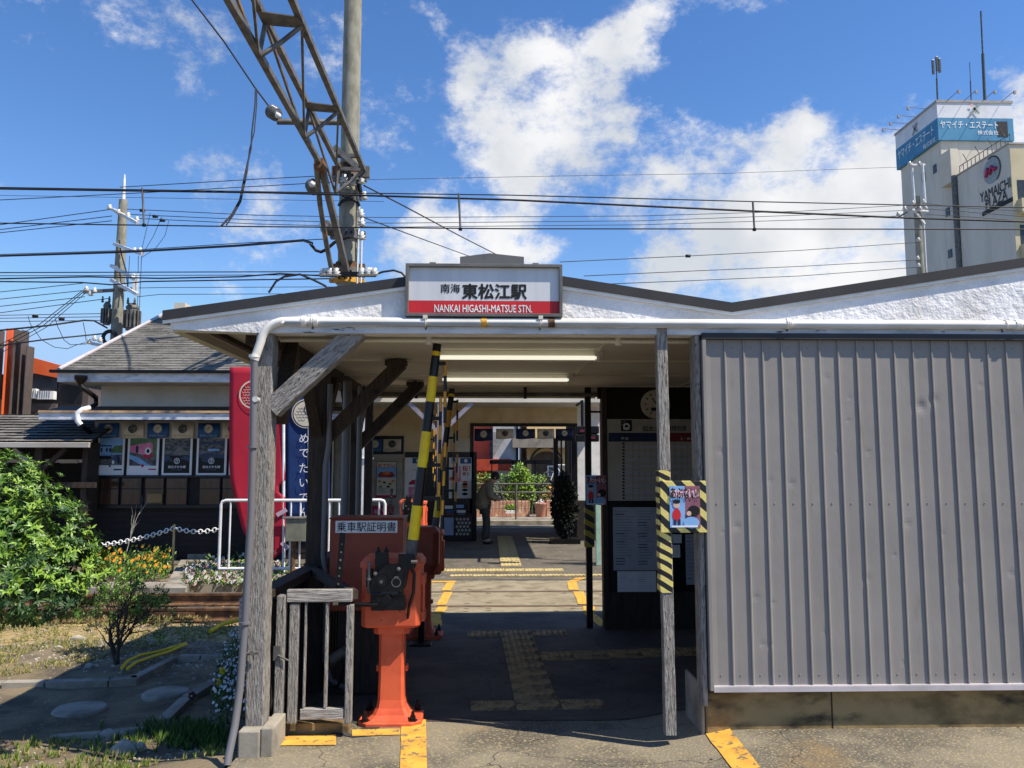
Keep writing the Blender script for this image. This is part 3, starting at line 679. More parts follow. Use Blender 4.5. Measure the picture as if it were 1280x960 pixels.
# ridge cap
mb = MB(); a = P(575,321,4.9); c = P(655,321,4.9); m_ = P(612,316.5,4.9)
mb.prism([(a.x,a.z-.16),(c.x,c.z-.16),(c.x,c.z),(m_.x,m_.z),(a.x,a.z)], 4.9, 7.8, SFRAME); mb.build('ridge_vent', st)

# ------------------------------------------------------------------ station sign
ys = 4.335
A = P(507,328,ys); B = P(703,331,ys); Cc = P(701,396,ys); D = P(505,397,ys)
sx0, sx1, sz0, sz1 = A.x, B.x, Cc.z, (A.z+B.z)/2
sg = thing('station_sign', 'white and red station name sign at the peak of the gable', 'sign', ((sx0+sx1)/2, ys, sz0))
fr = .018
mb = MB(); mb.box(sx0,sx1,ys,4.398,sz1-fr,sz1,SFRAME); mb.box(sx0,sx1,ys,4.398,sz0,sz0+fr,SFRAME); mb.box(sx0,sx0+fr,ys,4.398,sz0+fr,sz1-fr,SFRAME); mb.box(sx1-fr,sx1,ys,4.398,sz0+fr,sz1-fr,SFRAME)
mb.box(sx0+.13,sx0+.165,ys+.02,ys+.05,sz1,sz1+.012,SFRAME); mb.box(sx1-.165,sx1-.13,ys+.02,ys+.05,sz1,sz1+.012,SFRAME)
mb.build('frame', sg, bevel=.002)
yf = ys+.024; zr = P(600,376,yf).z
mb = MB(); mb.box(sx0+fr,sx1-fr,yf,4.397,zr,sz1-fr,SGREY); mb.build('face_panel', sg)
mb = MB(); mb.box(sx0+fr,sx1-fr,yf,4.397,sz0+fr,zr-.001,REDP); mb.build('red_band', sg)
def ptext(mb, s, px0, px1, py0, py1, Y, m, bold=0, ext=.0015):
    a = P(px0,py1,Y); c = P(px1,py0,Y); _, _, bb = glyphs(s, bold)
    k = (c.z-a.z)/(bb[3]-bb[2]); kx = (c.x-a.x)/(bb[1]-bb[0])
    mb.text(s, ((a.x+c.x)/2, Y, (a.z+c.z)/2), m, size=k, sx=kx/k, bold=bold, ext=ext)
mb = MB(); ptext(mb,'南海',551,575,355,366,yf,INK,.03); ptext(mb,'東松江駅',578,658,355.5,373.5,yf,INK,.07); ptext(mb,'NANKAI HIGASHI-MATSUE STN.',543,665,381.5,390,yf,WPAINT,.03); mb.build('lettering', sg)
mb = MB(); 
for px in (531.5, 676): c = P(px,396,ys); mb.box(c.x-.012,c.x+.012,ys-.004,ys+.03,sz0-.014,sz0+.006,CREAML)
mb.build('clip', sg)
# ------------------------------------------------------------------ fluorescent lights
def tube_light(pxl, pxr, py, Y, label):
    a = P(pxl,py,Y); c = P(pxr,py,Y); z = a.z
    t = thing('fluorescent_light', label, 'light', ((a.x+c.x)/2, Y, z), 'bare tube lights on the shelter ceiling')
    mb = MB(); mb.box(a.x-.02, c.x+.05, Y+.05, Y+.13, ZC-.045, ZC-.001, SOFF); mb.build('housing', t, bevel=.004)
    mb = MB(); mb.cyl((a.x,Y+.03,z),(c.x,Y+.03,z),.015,TUBE,12); mb.build('tube', t)
    mb = MB(); mb.box(a.x-.02,a.x+.01,Y+.02,Y+.06,z-.02,ZC-.03,PORC); mb.build('lamp_holder', t); mb = MB(); mb.box(c.x-.01,c.x+.02,Y+.02,Y+.06,z-.02,ZC-.03,PORC); mb.build('lamp_holder', t)
tube_light(548, 746, 446, 5.42, 'front fluorescent tube on the shelter ceiling, nearer and longer of the two')
tube_light(553, 711, 474, 6.85, 'rear fluorescent tube on the shelter ceiling, farther and shorter of the two')

# ------------------------------------------------------------------ wooden gate
yg = 4.62
gt = thing('wooden_gate', 'weathered grey wooden gate with slats beside the front timber post', 'gate', (P(390,900,yg).x, yg, .05))
def gb(name, px0, px1, py0, py1, m, y=yg, d=.04, sub=None):
    a = P(px0,py1,y); c = P(px1,py0,y); mb = MB(); mb.box(a.x,c.x,y,y+d,a.z,c.z,m); return mb.build(name, gt, bevel=.004)
gb('stile',358,374,755,905,WOODG); gb('stile',341,356,745,909,WOODG,y=yg-.03,d=.07); gb('stile',430,441,757,905,WOODG,y=yg-.005,d=.06)
gb('rail',358,440,737,753,WOODX,y=yg-.006); gb('rail',374.5,429.5,886,900,WOODX)
gb('slat',377.5,383,753.5,885.5,WOODG); gb('slat',404,410.5,753.5,885.5,WOODG)
mb = MB(); a = P(341,826,yg-.04); c = P(350,808,yg-.04); mb.box(a.x,c.x,yg-.036,yg-.031,a.z,c.z,STEEL); mb.cyl((c.x-.01,yg-.04,a.z+.03),(c.x+.05,yg-.04,a.z+.0),.005,STEEL,6); mb.build('hinge', gt)
mb = MB(); a = P(418,750,yg); mb.beam((-1.22,5.7,.87),(P(441,738,yg).x,4.66,.87),.05,.05,WOODD,up=(0,0,1)); mb.build('stay', gt)
kb = MB(); kb.box(P(343,910,4.70).x,P(436,910,4.70).x,4.70,4.78,0,P(380,904,4.70).z,CONCM); tag(kb.build('concrete_step', bevel=.006), 'mossy low concrete kerb under the wooden gate', 'kerb')

# ------------------------------------------------------------------ level-crossing barrier machines
def barrier(x, y, label, sc_=.9):
    z0 = gz(x, y)
    t = thing('crossing_barrier', label, 'crossing barrier', (x, y, z0), 'raised level-crossing barriers')
    mb = MB(); mb.loft([(z0+0,.205,.17,x,y),(z0+.035,.205,.17,x,y),(z0+.042,.198,.163,x,y)], ORNG, .35)
    mb.loft([(z0+.042,.15,.13,x,y),(z0+.07,.118,.105,x,y),(z0+.11,.096,.09,x,y),(z0+.16,.086,.082,x,y),(z0+.30,.083,.08,x,y),(z0+.585,.083,.08,x,y)], ORNG, .22)
    mb.loft([(z0+.585,.115,.11,x,y),(z0+.60,.118,.112,x,y),(z0+.635,.118,.112,x,y)], ORNG, .3)
    for s in (-1,1): mb.box(x+s*.083,x+s*.105,y-.03,y+.03,z0+.33,z0+.37,ORNG)
    mb.build('pedestal', t, bevel=.006)
    mb = MB()
    for a_, b_ in ((-.16,-.12),(.15,-.12),(-.16,.12),(.16,.12)):
        mb = MB(); mb.lathe((x+a_,y+b_,z0+.042), [(.032,0),(.032,.006),(.019,.008),(.019,.03),(.012,.032),(.011,.055),(.004,.062)], BLKM, 6, smooth=False); mb.build('anchor_bolt', t)
    mb = MB(); mb.loft([(z0+.635,.18,.15,x,y),(z0+.65,.192,.16,x,y),(z0+1.02,.192,.16,x,y)], ORNG, .18)
    mb.build('housing', t, bevel=.006)
    mb = MB(); mb.loft([(z0+1.021,.205,.172,x,y),(z0+1.05,.205,.172,x,y),(z0+1.085,.18,.15,x,y)], ORNG, .18); mb.build('lid', t, bevel=.005)
    mb = MB(); mb.cyl((x+.205,y-.05,z0+.68),(x+.205,y-.05,z0+.95),.012,ORNG,8); mb.box(x+.192,x+.215,y-.07,y+.07,z0+.66,z0+.72,ORNG); mb.box(x+.192,x+.215,y-.07,y+.07,z0+.90,z0+.96,ORNG); mb.build('side_hinge', t)
    zg = z0+.065
    # black drive gear on the front
    yf = y-.16
    mb = MB(); mb.prism([(x-.115,zg+.90),(x-.02,zg+.99),(x+.06,zg+.985),(x+.09,zg+.95),(x+.08,zg+.80),(x+.10,zg+.79),(x+.10,zg+.70),(x-.01,zg+.70),(x-.03,zg+.72),(x-.12,zg+.73)], yf-.09, yf-.05, BLKM)
    mb.prism([(x-.12,zg+.69),(x-.03,zg+.69),(x-.03,zg+.93),(x-.12,zg+.88)], yf-.05, yf, BLKM)
    mb.prism([(x-.02,zg+.70),(x+.105,zg+.70),(x+.105,zg+.76),(x-.02,zg+.78)], yf-.10, yf-.02, BLKM)
    mb.build('drive_bracket', t, bevel=.004)
    mb = MB(); mb.cyl((x-.045,yf-.125,zg+.885),(x-.045,yf,zg+.885),.036,BLKM,18); mb.cyl((x-.045,yf-.135,zg+.885),(x-.045,yf-.124,zg+.885),.024,BLK,16); mb.cyl((x-.045,yf-.145,zg+.885),(x-.045,yf-.13,zg+.885),.010,STEEL,10)
    mb.ring((x+.045,yf-.092,zg+.875), .026,.031, STEEL, 18); mb.box(x+.03,x+.06,yf-.093,yf-.0905,zg+.905,zg+.912,STEEL)
    mb.build('crank_pin', t)
    for dx_, dz_ in ((-.09,.93),(.06,.96),(.075,.82),(-.01,.74),(.085,.73),(-.10,.76),(.02,.80)):
        mb = MB(); mb.lathe((x+dx_,yf-.088,zg+dz_), [(.013,0),(.013,.012),(.007,.013),(.006,.024),(0,.025)], STEEL if dz_ > .9 else BLKM, 6, axis=(0,-1,0), smooth=False); mb.build('gear_bolt', t)
    mb = MB(); mb.tube([(x+.12,yf-.02,zg+.98),(x+.155,yf-.03,zg+.92),(x+.15,yf-.03,zg+.80),(x+.12,yf-.02,zg+.70),(x+.11,yf+.02,zg+.60)], .010, BLK, 6); mb.build('cable', t)
    mb = MB(); mb.cyl((x-.10,yf-.07,zg+.80),(x+.09,yf-.07,zg+.80),.026,BLKM,12); mb.cyl((x-.01,yf-.14,zg+.77),(x-.01,yf-.05,zg+.77),.03,BLKM,12); mb.build('drive_shaft', t)
    mb = MB(); mb.prism([(x-.10,zg+.88),(x-.10,zg+1.06),(x-.015,zg+1.06),(x-.015,zg+.98)], yf-.04, yf-.005, BLKM)
    for s in (-.083,-.032): mb.lathe((x+s,yf-.022,zg+1.06), [(.018,0),(.018,.012),(.010,.014),(.009,.03),(.003,.034)], BLKM, 6, smooth=False)
    mb.build('counter_arm', t, bevel=.003)
    mb = MB(); mb.box(x-.155,x-.118,yf-.05,yf,zg+.84,zg+.95,BLKM); mb.cyl((x-.135,yf-.055,zg+.80),(x-.135,yf-.055,zg+1.0),.010,STEEL,8); mb.cyl((x-.135,yf-.055,zg+.985),(x-.135,yf-.055,zg+1.0),.017,STEEL,8); mb.cyl((x-.135,yf-.055,zg+.885),(x-.135,yf-.055,zg+.895),.017,STEEL,8); mb.build('adjusting_screw', t)
    mb = MB(); mb.tube([(x-.07,yf-.1,zg+.735),(x-.33,yf-.1,zg+.745)], .014, BLKM, 8); mb.box(x-.35,x-.32,yf-.13,yf-.07,zg+.74,zg+.76,STEEL)
    mb.build('lever', t)
    mb = MB(); mb.beam((x-.33,yf-.1,zg+.755),(x-.30,yf-.1,zg+1.19),.036,.028,BLKM)
    for i in range(7): zz = zg+.82+.05*i; mb.cyl((x-.324+.0035*i,yf-.118,zz),(x-.324+.0035*i,yf-.116,zz),.007,STEEL,8)
    mb.build('perforated_bar', t)
    mb = MB(); mb.prism([(x+.055,z0+.90),(x+.055,z0+1.12),(x+.165,z0+1.115),(x+.165,z0+1.03),(x+.12,z0+1.02),(x+.10,z0+.90)], yf-.08, yf+.0, BLKM); mb.cyl((x+.14,yf-.1,z0+1.07),(x+.18,yf-.1,z0+1.07),.012,STEEL,8); mb.build('arm_clamp', t, bevel=.004)
    # the raised arm
    a0 = Vector((x+.125, yf-.03, z0+1.03)); top = Vector((x+.29, yf-.03, z0+2.50)); d = top-a0
    segs = [(0,.12,RUBB),(.12,.27,YELB),(.27,.44,BLK),(.44,.60,YELB if y < 5.5 else YELO),(.60,.735,BLK),(.735,.835 + .015,YELB if y<5.5 else YELO),(.85,.945,BLK),(.945,.965,YELB),(.965,1,BLK)]
    mb = MB(); r = .037
    for i, (u, v, m) in enumerate(segs): mb.tube([a0+d*u, a0+d*v], [r-.008*u, r-.008*v], m, 12, caps=(i in (0, len(segs)-1)))
    mb.build('arm', t)
    mb = MB()
    hx = top.x+.055; hz = top.z-.11
    def rod(xx, z1, z2, r, k):
        n = max(2, int((z1-z2)/.085))
        for i in range(n):
            mb.tube([(xx+(i/n)*k, a0.y, z1+(z2-z1)*i/n), (xx+((i+1)/n)*k, a0.y, z1+(z2-z1)*(i+1)/n)], r, YELO if i % 2 == 0 else BLK, 8, caps=True)
    rod(hx, hz, hz-.42, .011, 0); rod(hx-.028, hz-.25, hz-1.0, .011, -.01); rod(hx+.004, hz-.55, hz-1.12, .010, -.02)
    for u in (.91,.66,.45,.30):
        p = a0+d*u; mb.box(p.x+.01, hx+.005-(.03 if u < .9 else 0), a0.y-.012, a0.y+.012, p.z-.012, p.z+.012, BLKM)
    mb.build('hanging_rods', t); t.scale = (sc_,)*3
    return t
barrier(-.575, 4.96, 'orange crossing barrier nearest the camera, arm raised under the eave')
barrier(-.62, 7.72, 'crossing barrier standing in the shade behind the nearest one, before the track', .93)
barrier(-1.16, 12.45, 'sunlit orange crossing barrier beyond the track', 1.0)
# brown motor cover beside the second barrier
mb = MB(); c0 = P(527,690,7.35); mb.loft([(.62,.10,.1,c0.x,7.4),(.72,.155,.13,c0.x,7.4),(1.0,.158,.13,c0.x,7.4),(1.05,.12,.1,c0.x,7.4)], BRWN, .4, False)
mb.cyl((c0.x,7.4,0),(c0.x,7.4,.63),.03,BLKM,8); mb.box(c0.x-.1,c0.x+.1,7.3,7.5,-.0,.02,BLKM)
tag(mb.build('signal_box', bevel=.01), 'round-cornered brown equipment box in front of the second barrier', 'equipment box')

# ------------------------------------------------------------------ boarding-certificate machine
yc = 5.75
x0 = P(412,700,yc).x; x1 = P(503,700,yc).x; z1 = P(450,649,yc).z; z0 = P(450,764,yc).z
t = thing('ticket_machine', 'reddish brown boarding certificate machine behind the first barrier', 'ticket machine', ((x0+x1)/2, yc, z0))
mb = MB(); mb.box(x0,x1,yc,yc+.30,z0,z1,BRWN); mb.box(x0-.008,x1+.008,yc-.012,yc+.31,z1,z1+.012,BRWN); mb.build('casing', t, bevel=.006)
mb = MB(); a = P(419,680,yc); c = P(497,651,yc); mb.box(a.x,c.x,yc-.006,yc-.001,P(419,666,yc).z,P(419,651,yc).z,WPAINT); mb.build('name_plate', t)
mb = MB(); ptext(mb,'乗車駅証明書',421,500-5,652.5,664.5,yc-.007,INK,.008); mb.build('lettering', t)
mb = MB(); mb.box(x0+.06,x1-.1,yc+.04,yc+.28,.02,z0-.002,WOODD); mb.build('stand', t)
mb = MB(); a = P(442,838,6.2); c = P(486,772,6.2); mb.box(a.x,c.x+.1,6.2,6.5,0.0,c.z+.15,mat('pale_blue_steel', S(150,170,200), .5, c2=S(134,154,186))); mb.box(a.x-.01,c.x+.11,6.19,6.2,.0,.05,BLK); mb.box(a.x+.25,a.x+.27,6.185,6.199,.45,.52,BLK)
tag(mb.build('steel_cabinet', bevel=.006), 'pale blue steel cabinet on the floor below the certificate machine', 'cabinet')
mb = MB(); c = P(418,815,5.6); pts = []
for i in range(40): a = i/40*4*math.pi; pts.append((c.x+.07*math.cos(a)+.01*math.sin(a*3), 5.6+.03*math.sin(a*.7), .24+.11*math.sin(a)+.02*math.cos(2*a)))
mb.tube(pts, .008, BLK, 6); mb.cyl((c.x-.02,5.58,.30),(c.x+.08,5.58,.36),.035,STEEL,10)
tag(mb.build('coiled_hose'), 'coiled black hose hanging behind the slats of the wooden gate', 'hose')

# ------------------------------------------------------------------ inside right: timetable, clock, notices
y = YW-.035
t = thing('timetable_board', 'large timetable board with wave crest behind the thin column', 'timetable', (P(810,560,y).x, y, P(810,625,y).z))
a = P(759,626,y); c = P(884,524,y)
mb = MB(); mb.box(a.x,c.x,y,YW-.001,a.z,c.z,mat('timetable_grey',S(176,173,162),.5,c2=S(164,160,150),sc=3)); mb.build('board', t)
mb = MB(); hz0 = P(760,552,y).z; hz1 = P(760,541,y).z; xm = P(837,541,y).x
mb.box(a.x+.02,xm,y-.003,y-.001,hz0,hz1,NAVY); mb.box(xm,c.x,y-.003,y-.001,hz0,hz1,mat('dark_red_band', S(128,36,44), .6)); mb.build('direction_band', t)
mb = MB(); p = P(783,532,y); mb.box(p.x-.055,p.x+.055,y-.003,y-.001,p.z-.055,p.z+.055,INK)
p2 = p+Vector((0,-.004,0)); mb.ring(p2+Vector((-.0,0,-.008)),.018,.034,PAPER,16,a0=-60,a1=220); mb.disc(p2+Vector((-.002,0,-.030)),.034,PAPER,16,rz=.014)
for dx,dz in ((-.035,.03),(-.04,.01),(-.02,.04)): mb.disc(p2+Vector((dx,0,dz)),.004,PAPER,8)
mb.build('wave_crest', t)
mb = MB(); ptext(mb,'加太',803,817,532,539,y-.001,INK,.03); ptext(mb,'方面',817,822,534,539,y-.001,INK,.0); ptext(mb,'発車時刻表',828,858,532,539,y-.001,INK,.02)
ptext(mb,'平日',776,785,546.5,550,y-.004,PAPER,.0); ptext(mb,'土・休日',850,866,546.5,550,y-.004,PAPER,.0); mb.build('lettering', t)
mb = MB(); 
for i in range(18):
    py = 553.5+4.0*i
    q = P(776,py,y); r2 = P(873,py+2.2,y); 
    if i % 2: mb.box(q.x,r2.x,y-.0025,y-.001,r2.z,q.z,PAPERG)
    h = P(778,py,y); mb.box(h.x,h.x+.022,y-.004,y-.002,h.z-.018,h.z,INK)
    for j in range(11):
        if rnd.random() < (.95 if j in (0,1,6,7) else .55):
            w = P(791+7.6*j,py+.6,y); mb.box(w.x-.004,w.x+.004,y-.004,y-.003,w.z-.009,w.z,INK)
mb.build('timetable_print', t)
def notice(px0,px1,py0,py1,Y,label,lines=14,m=PAPERG,name='notice'):
    a = P(px0,py1,Y); c = P(px1,py0,Y); t = thing(name, label, 'notice', ((a.x+c.x)/2, Y, a.z))
    mb = MB(); mb.box(a.x,c.x,Y,Y+.006,a.z,c.z,m); mb.build('sheet', t)
    mb = MB(); H = c.z-a.z; Wd = c.x-a.x
    for i in range(lines):
        z = c.z-H*(.06+.88*i/lines); 
        for k2 in range(2):
            xx = a.x+Wd*(.05+.49*k2)
            if rnd.random() < .3: mb.box(xx,xx+Wd*.2,Y-.002,Y-.001,z-H*.012,z,INK)
            else: mb.box(xx,xx+Wd*(.25+.17*rnd.random()),Y-.002,Y-.001,z-H*.007,z,INKG)
    mb.build('print', t); return t
yb = YW-.02
mb = MB(); a = P(762,742,YW-.018); c = P(884,627,YW-.018); mb.box(a.x,c.x,YW-.016,YW-.001,a.z,c.z,BLK); tag(mb.build('notice_board', bevel=.004), 'black notice board below the timetable covered with grey notices', 'notice board')
notice(767,823,634,713,YW-.03,'tall densely printed fare notice left of the striped column on the black board',20)
notice(772,820,714,740,YW-.03,'short wide notice sheet beneath the tall fare notice',8,PAPER)
notice(841,852,668,679,YW-.03,'small card just right of the column above another small card',4,PAPER)
notice(839,850,681,697,YW-.03,'small card just right of the column below another small card',5,PAPER)
notice(858,884,668,731,YW-.03,'pale notice beside the grey metal cladding',12)
# clock
yk = YW-.06; c = P(820,505,yk); r = P(838,505,yk).x - c.x
t = thing('wall_clock', 'round cream station clock partly hidden by the thin column', 'clock', c)
mb = MB(); mb.lathe(c+Vector((0,.055,0)), [(r,0),(r,.05),(r*.94,.06),(r*.9,.052)], BEIGE, 32, axis=(0,-1,0)); mb.disc(c+Vector((0,.002,0)), r*.92, BEIGE, 32); mb.build('case', t)
mb = MB()
for i in range(12): a = i*math.pi/6; q = c+Vector((math.sin(a)*r*.72,-.003,math.cos(a)*r*.72)); mb.cbox(q,(.012,.002,.022),INK if i % 3 else MAG,ry=a)
mb.build('hour_marks', t)
mb = MB(); mb.beam(c+Vector((0,-.006,0)), c+Vector((-.04,-.006,.06)), .010,.002,INK); mb.beam(c+Vector((0,-.008,0)), c+Vector((.09,-.008,.02)), .007,.002,INK); mb.build('hands', t)
mb = MB(); mb.box(c.x-.05,c.x+.05,c.y-.005,c.y-.001,c.z-.07,c.z-.035,INK); mb.build('logo_plate', t)

# ------------------------------------------------------------------ warning posters on the columns
TAPE = stripes('striped_tape', S(222,206,120), S(22,22,24), 9.5, (1,0,1.1))
TAPE2 = stripes('striped_tape_wrap', S(222,206,120), S(22,22,24), 17, (.55,.0,1.0))
TAPED = stripes('worn_striped_tape', S(170,150,50), S(22,22,24), 9, (.55,.0,1.0))
def warn(px0,px1,py0,py1,Y,label,frame=True):
    a = P(px0,py1,Y); c = P(px1,py0,Y); t = thing('warning_poster', label, 'poster', ((a.x+c.x)/2, Y, a.z))
    Wd = c.x-a.x; H = c.z-a.z
    if frame: mb = MB(); mb.box(a.x,c.x,Y,Y+.012,a.z,c.z,TAPE); mb.build('striped_frame', t, bevel=.003); a = a+Vector((Wd*.2,0,H*.10)); c = c-Vector((Wd*.15,0,H*.10)); Wd = c.x-a.x; H = c.z-a.z
    yy = Y-.003
    X = lambda u: a.x+Wd*u; Z = lambda v: a.z+H*v
    mb = MB(); mb.box(X(0),X(.5),yy,Y-.0005,Z(0),Z(1),LBLUE); mb.box(X(.5),X(1),yy,Y-.0005,Z(0),Z(1),mat('plum_print', S(150,96,112), .6)); mb.build('sheet', t)
    mb = MB(); q = lambda u, v, k=2: (X(u), yy-.001*k, Z(v))
    for u in (.14,.38,.62,.86): mb.disc(q(u,.82,1), Wd*.135, mat('pale_pink_print',S(242,196,212),.6), 16)
    mb.disc(q(.22,.30), Wd*.14, REDP, 14, rz=H*.16); mb.box(X(.12),X(.2),yy-.003,yy-.002,Z(.05),Z(.2),NAVY); mb.box(X(.26),X(.34),yy-.003,yy-.002,Z(.05),Z(.2),NAVY)
    mb.disc(q(.22,.55,3), Wd*.11, mat('face_print', S(232,196,176), .6), 14); mb.disc(q(.22,.625,4), Wd*.13, INK, 14, rz=H*.05)
    mb.disc(q(.70,.12,3), Wd*.26, LBLUE, 16, rz=H*.14); mb.disc(q(.78,.40,4), Wd*.2, INK, 16, rz=H*.13); mb.disc(q(.62,.34,5), Wd*.08, mat('face_print', S(232,196,176), .6), 12)
    mb.box(X(.05),X(.9),yy-.005,yy-.004,Z(.01),Z(.05),PAPER)
    mb.build('picture', t)
    mb = MB(); mb.text('あぶない!!', ((X(0)+X(1))/2, yy-.006, Z(.83)), INK, size=H*.30, sx=Wd*1.0/(H*.30)/4.6, bold=.06); mb.build('lettering', t)
    return t
warn(826,883,601,666,4.362,'striped framed warning poster fixed to the near thin column beside the cladding')
mb = MB()
def wrap(px0,px1,py0,py1,Y,depth,m,nm,lab):
    a = P(px0,py1,Y); c = P(px1,py0,Y); mb = MB(); n = 12; vs = []
    for i in range(n+1):
        z = a.z+(c.z-a.z)*i/n; w = .004*math.sin(i*2.1)
        xm = (a.x+c.x)/2; hw = (c.x-a.x)/2+w
        for s1, s2 in ((-1,0),(1,0),(1,1),(-1,1)): vs.append((xm+s1*hw, Y+s2*depth, z))
    mb.add(vs, [(i*4+j, i*4+(j+1)%4, (i+1)*4+(j+1)%4, (i+1)*4+j) for i in range(n) for j in range(4)], m)
    tag(mb.build(nm, bevel=.003), lab, 'tape')
wrap(825.5,838,588,741,COLY-.004,.076,TAPE2,'striped_tape','yellow and black tape wound round the near thin column')
wrap(731.5,742.5,629,684,8.05,.08,TAPED,'striped_tape','worn striped tape round the black post left of the timetable')
warn(733,758,594,631,7.95,'small faded warning poster on the black post left of the timetable',frame=False)
# ================================================================== ACROSS THE TRACK
YB = 17.6
def bx(mb, px0, px1, py0, py1, Y, d, m, off=0):
    a = P(px0,py1,Y); c = P(px1,py0,Y); mb.box(a.x,c.x,Y+off,Y+off+d,a.z,c.z,m); return mb
pb = thing('platform_building', 'cream station building across the track with a doorway through it', 'station building', (0, YB, 0))
zt = P(600,492,YB).z + .35
mb = MB(); xo0 = P(592,600,YB).x; xo1 = P(722,600,YB).x; zo = P(600,533,YB).z; xwl = P(430,600,YB).x; 
mb.box(xwl, xo0-.08, YB, YB+.15, 0, zt, CREAM); mb.box(xo0-.08, xo1, YB, YB+.15, zo+.07, zt, CREAM); mb.box(xo1+.001, 3.6, YB, YB+.15, 0, zt, WPAINT)
mb.build('wall', pb)
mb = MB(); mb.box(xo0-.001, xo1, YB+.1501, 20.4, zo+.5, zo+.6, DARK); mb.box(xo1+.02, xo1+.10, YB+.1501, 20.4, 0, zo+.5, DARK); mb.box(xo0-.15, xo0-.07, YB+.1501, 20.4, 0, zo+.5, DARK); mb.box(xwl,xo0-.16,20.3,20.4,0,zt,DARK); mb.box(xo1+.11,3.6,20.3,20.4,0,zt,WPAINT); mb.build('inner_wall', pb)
mb = MB(); mb.box(xo0-.079, xo0, YB-.03, YB+.15, 0, zo+.069, BLK); mb.box(xo0, xo1-.001, YB-.03, YB+.1, zo, zo+.069, BLK); mb.build('door_frame', pb, bevel=.004)
# canopy over the platform
yc0 = 13.3; zc0 = P(560,503,yc0).z
mb = MB(); mb.box(-3.2, 2.65, yc0, YB+3.2, P(560,486,yc0).z+.02, P(560,486,yc0).z+.09, ROOFD); mb.box(-3.2,2.65,yc0+.1,YB,P(560,486,yc0).z,P(560,486,yc0).z+.019,SOFF); mb.build('roof', pb)
mb = MB(); mb.box(-3.15, 2.6, yc0-.02, yc0+.08, zc0, P(560,486,yc0).z+.09, SOFF); mb.build('beam', pb, bevel=.006)
xp = P(550,600,yc0+.05).x
LILA = mat('lilac_grey_paint', S(150,146,160), .6, c2=S(126,122,134), sc=5)
for s in (-1, 1): mb = MB(); mb.beam((xp, yc0+.04, zc0-.52), (xp+s*.52, yc0+.04, zc0-.01), .07,.07,LILA,up=(0,0,1)); mb.build('brace', pb)
mb = MB(); mb.box(xp-.05,xp+.05,yc0-.01,yc0+.09,0,zc0-.001,LILA); mb.build('post', pb, bevel=.004)
a = P(449,600,12.6); c = P(462.5,600,12.6)
mb = MB(); mb.box(a.x,c.x,12.6,12.76,0,P(455,478,12.6).z,GWHITE); mb.box(a.x-.03,c.x+.05,12.57,12.6,P(455,574,12.6).z,P(455,572,12.6).z,GWHITE); mb.build('post', pb, bevel=.006)
mb = MB(); mb.box(a.x-.8,c.x+.2,12.5,yc0-.03,P(455,478,12.6).z,P(455,474,12.6).z,SOFF); mb.build('beam', pb)
# dark panelling with boards
mb = MB(); bx(mb,505,596,565,672,YB,.02,BLK,-.03); bx(mb,448,505,545,568,YB,.02,BLK,-.03); bx(mb,448,460,568,672,YB,.02,BLK,-.03); mb.build('dark_panel', pb)
mb = MB(); bx(mb,460,503.5,568,672,YB,.025,CREAMD,-.035); mb.build('door', pb)
mb = MB(); bx(mb,565,590,548,567,YB,.02,CREAML,-.02); mb.build('pale_panel', pb)
def poster(px0,px1,py0,py1,Y,label,design,fr=PAPER,bm=.06, group=None):
    a = P(px0,py1,Y); c = P(px1,py0,Y); t = thing('poster', label, 'poster', ((a.x+c.x)/2, Y, a.z), group)
    Wd = c.x-a.x; H = c.z-a.z
    mb = MB(); mb.box(a.x,c.x,Y-.012,Y+.004,a.z,c.z,fr); mb.build('frame', t)
    b2 = bm*Wd; X = lambda u: a.x+b2+(Wd-2*b2)*u; Z = lambda v: a.z+b2+(H-2*b2)*v; y0 = Y-.0125
    mb = MB()
    def rect(u0,u1,v0,v1,m,k=1): mb.box(X(u0),X(u1),y0-.0012*k,y0-.0012*k+.0008,Z(v0),Z(v1),m)
    def dsc(u,v,r,m,k=2,rz=None): mb.disc((X(u),y0-.0012*k-.0004,Z(v)), Wd*r, m, 16, rz=None if rz is None else H*rz)
    def txt(s,u0,u1,v,m,k=4,b=.02):
        _,_,bb = glyphs(s,b); kk = (X(u1)-X(u0))/(bb[1]-bb[0]); mb.text(s,((X(u0)+X(u1))/2,y0-.0012*k,Z(v)),m,size=kk,bold=b)
    def poly(pts,m,k=2): mb.add([(X(u),y0-.0012*k-.0004,Z(v)) for u,v in pts],[tuple(range(len(pts)))],m)
    design(rect,dsc,txt,poly); mb.build('picture', t); return t
def d_bluetrain(rect,dsc,txt,poly):
    rect(0,1,.22,1,LBLUE); rect(0,1,0,.22,PAPER); poly([(.5,.62),(.65,.74),(1,.76),(1,.55),(.5,.55)],GRNP); rect(0,1,.22,.5,GREYP,2); rect(0,.52,.46,.76,BLUE,4); rect(.02,.5,.48,.72,LBLUE,5)
    for u in (.05,.28,.42): rect(u,u+.08,.58,.68,NAVY,6)
    rect(0,.52,.38,.46,INK,4); dsc(.7,.4,.06,BLUE,5,.09); dsc(.62,.3,.05,PAPER,6,.05); dsc(.85,.36,.05,NAVY,6,.1); rect(.65,1,.08,.12,NAVY,3); dsc(.48,.2,.05,GREYP,4)
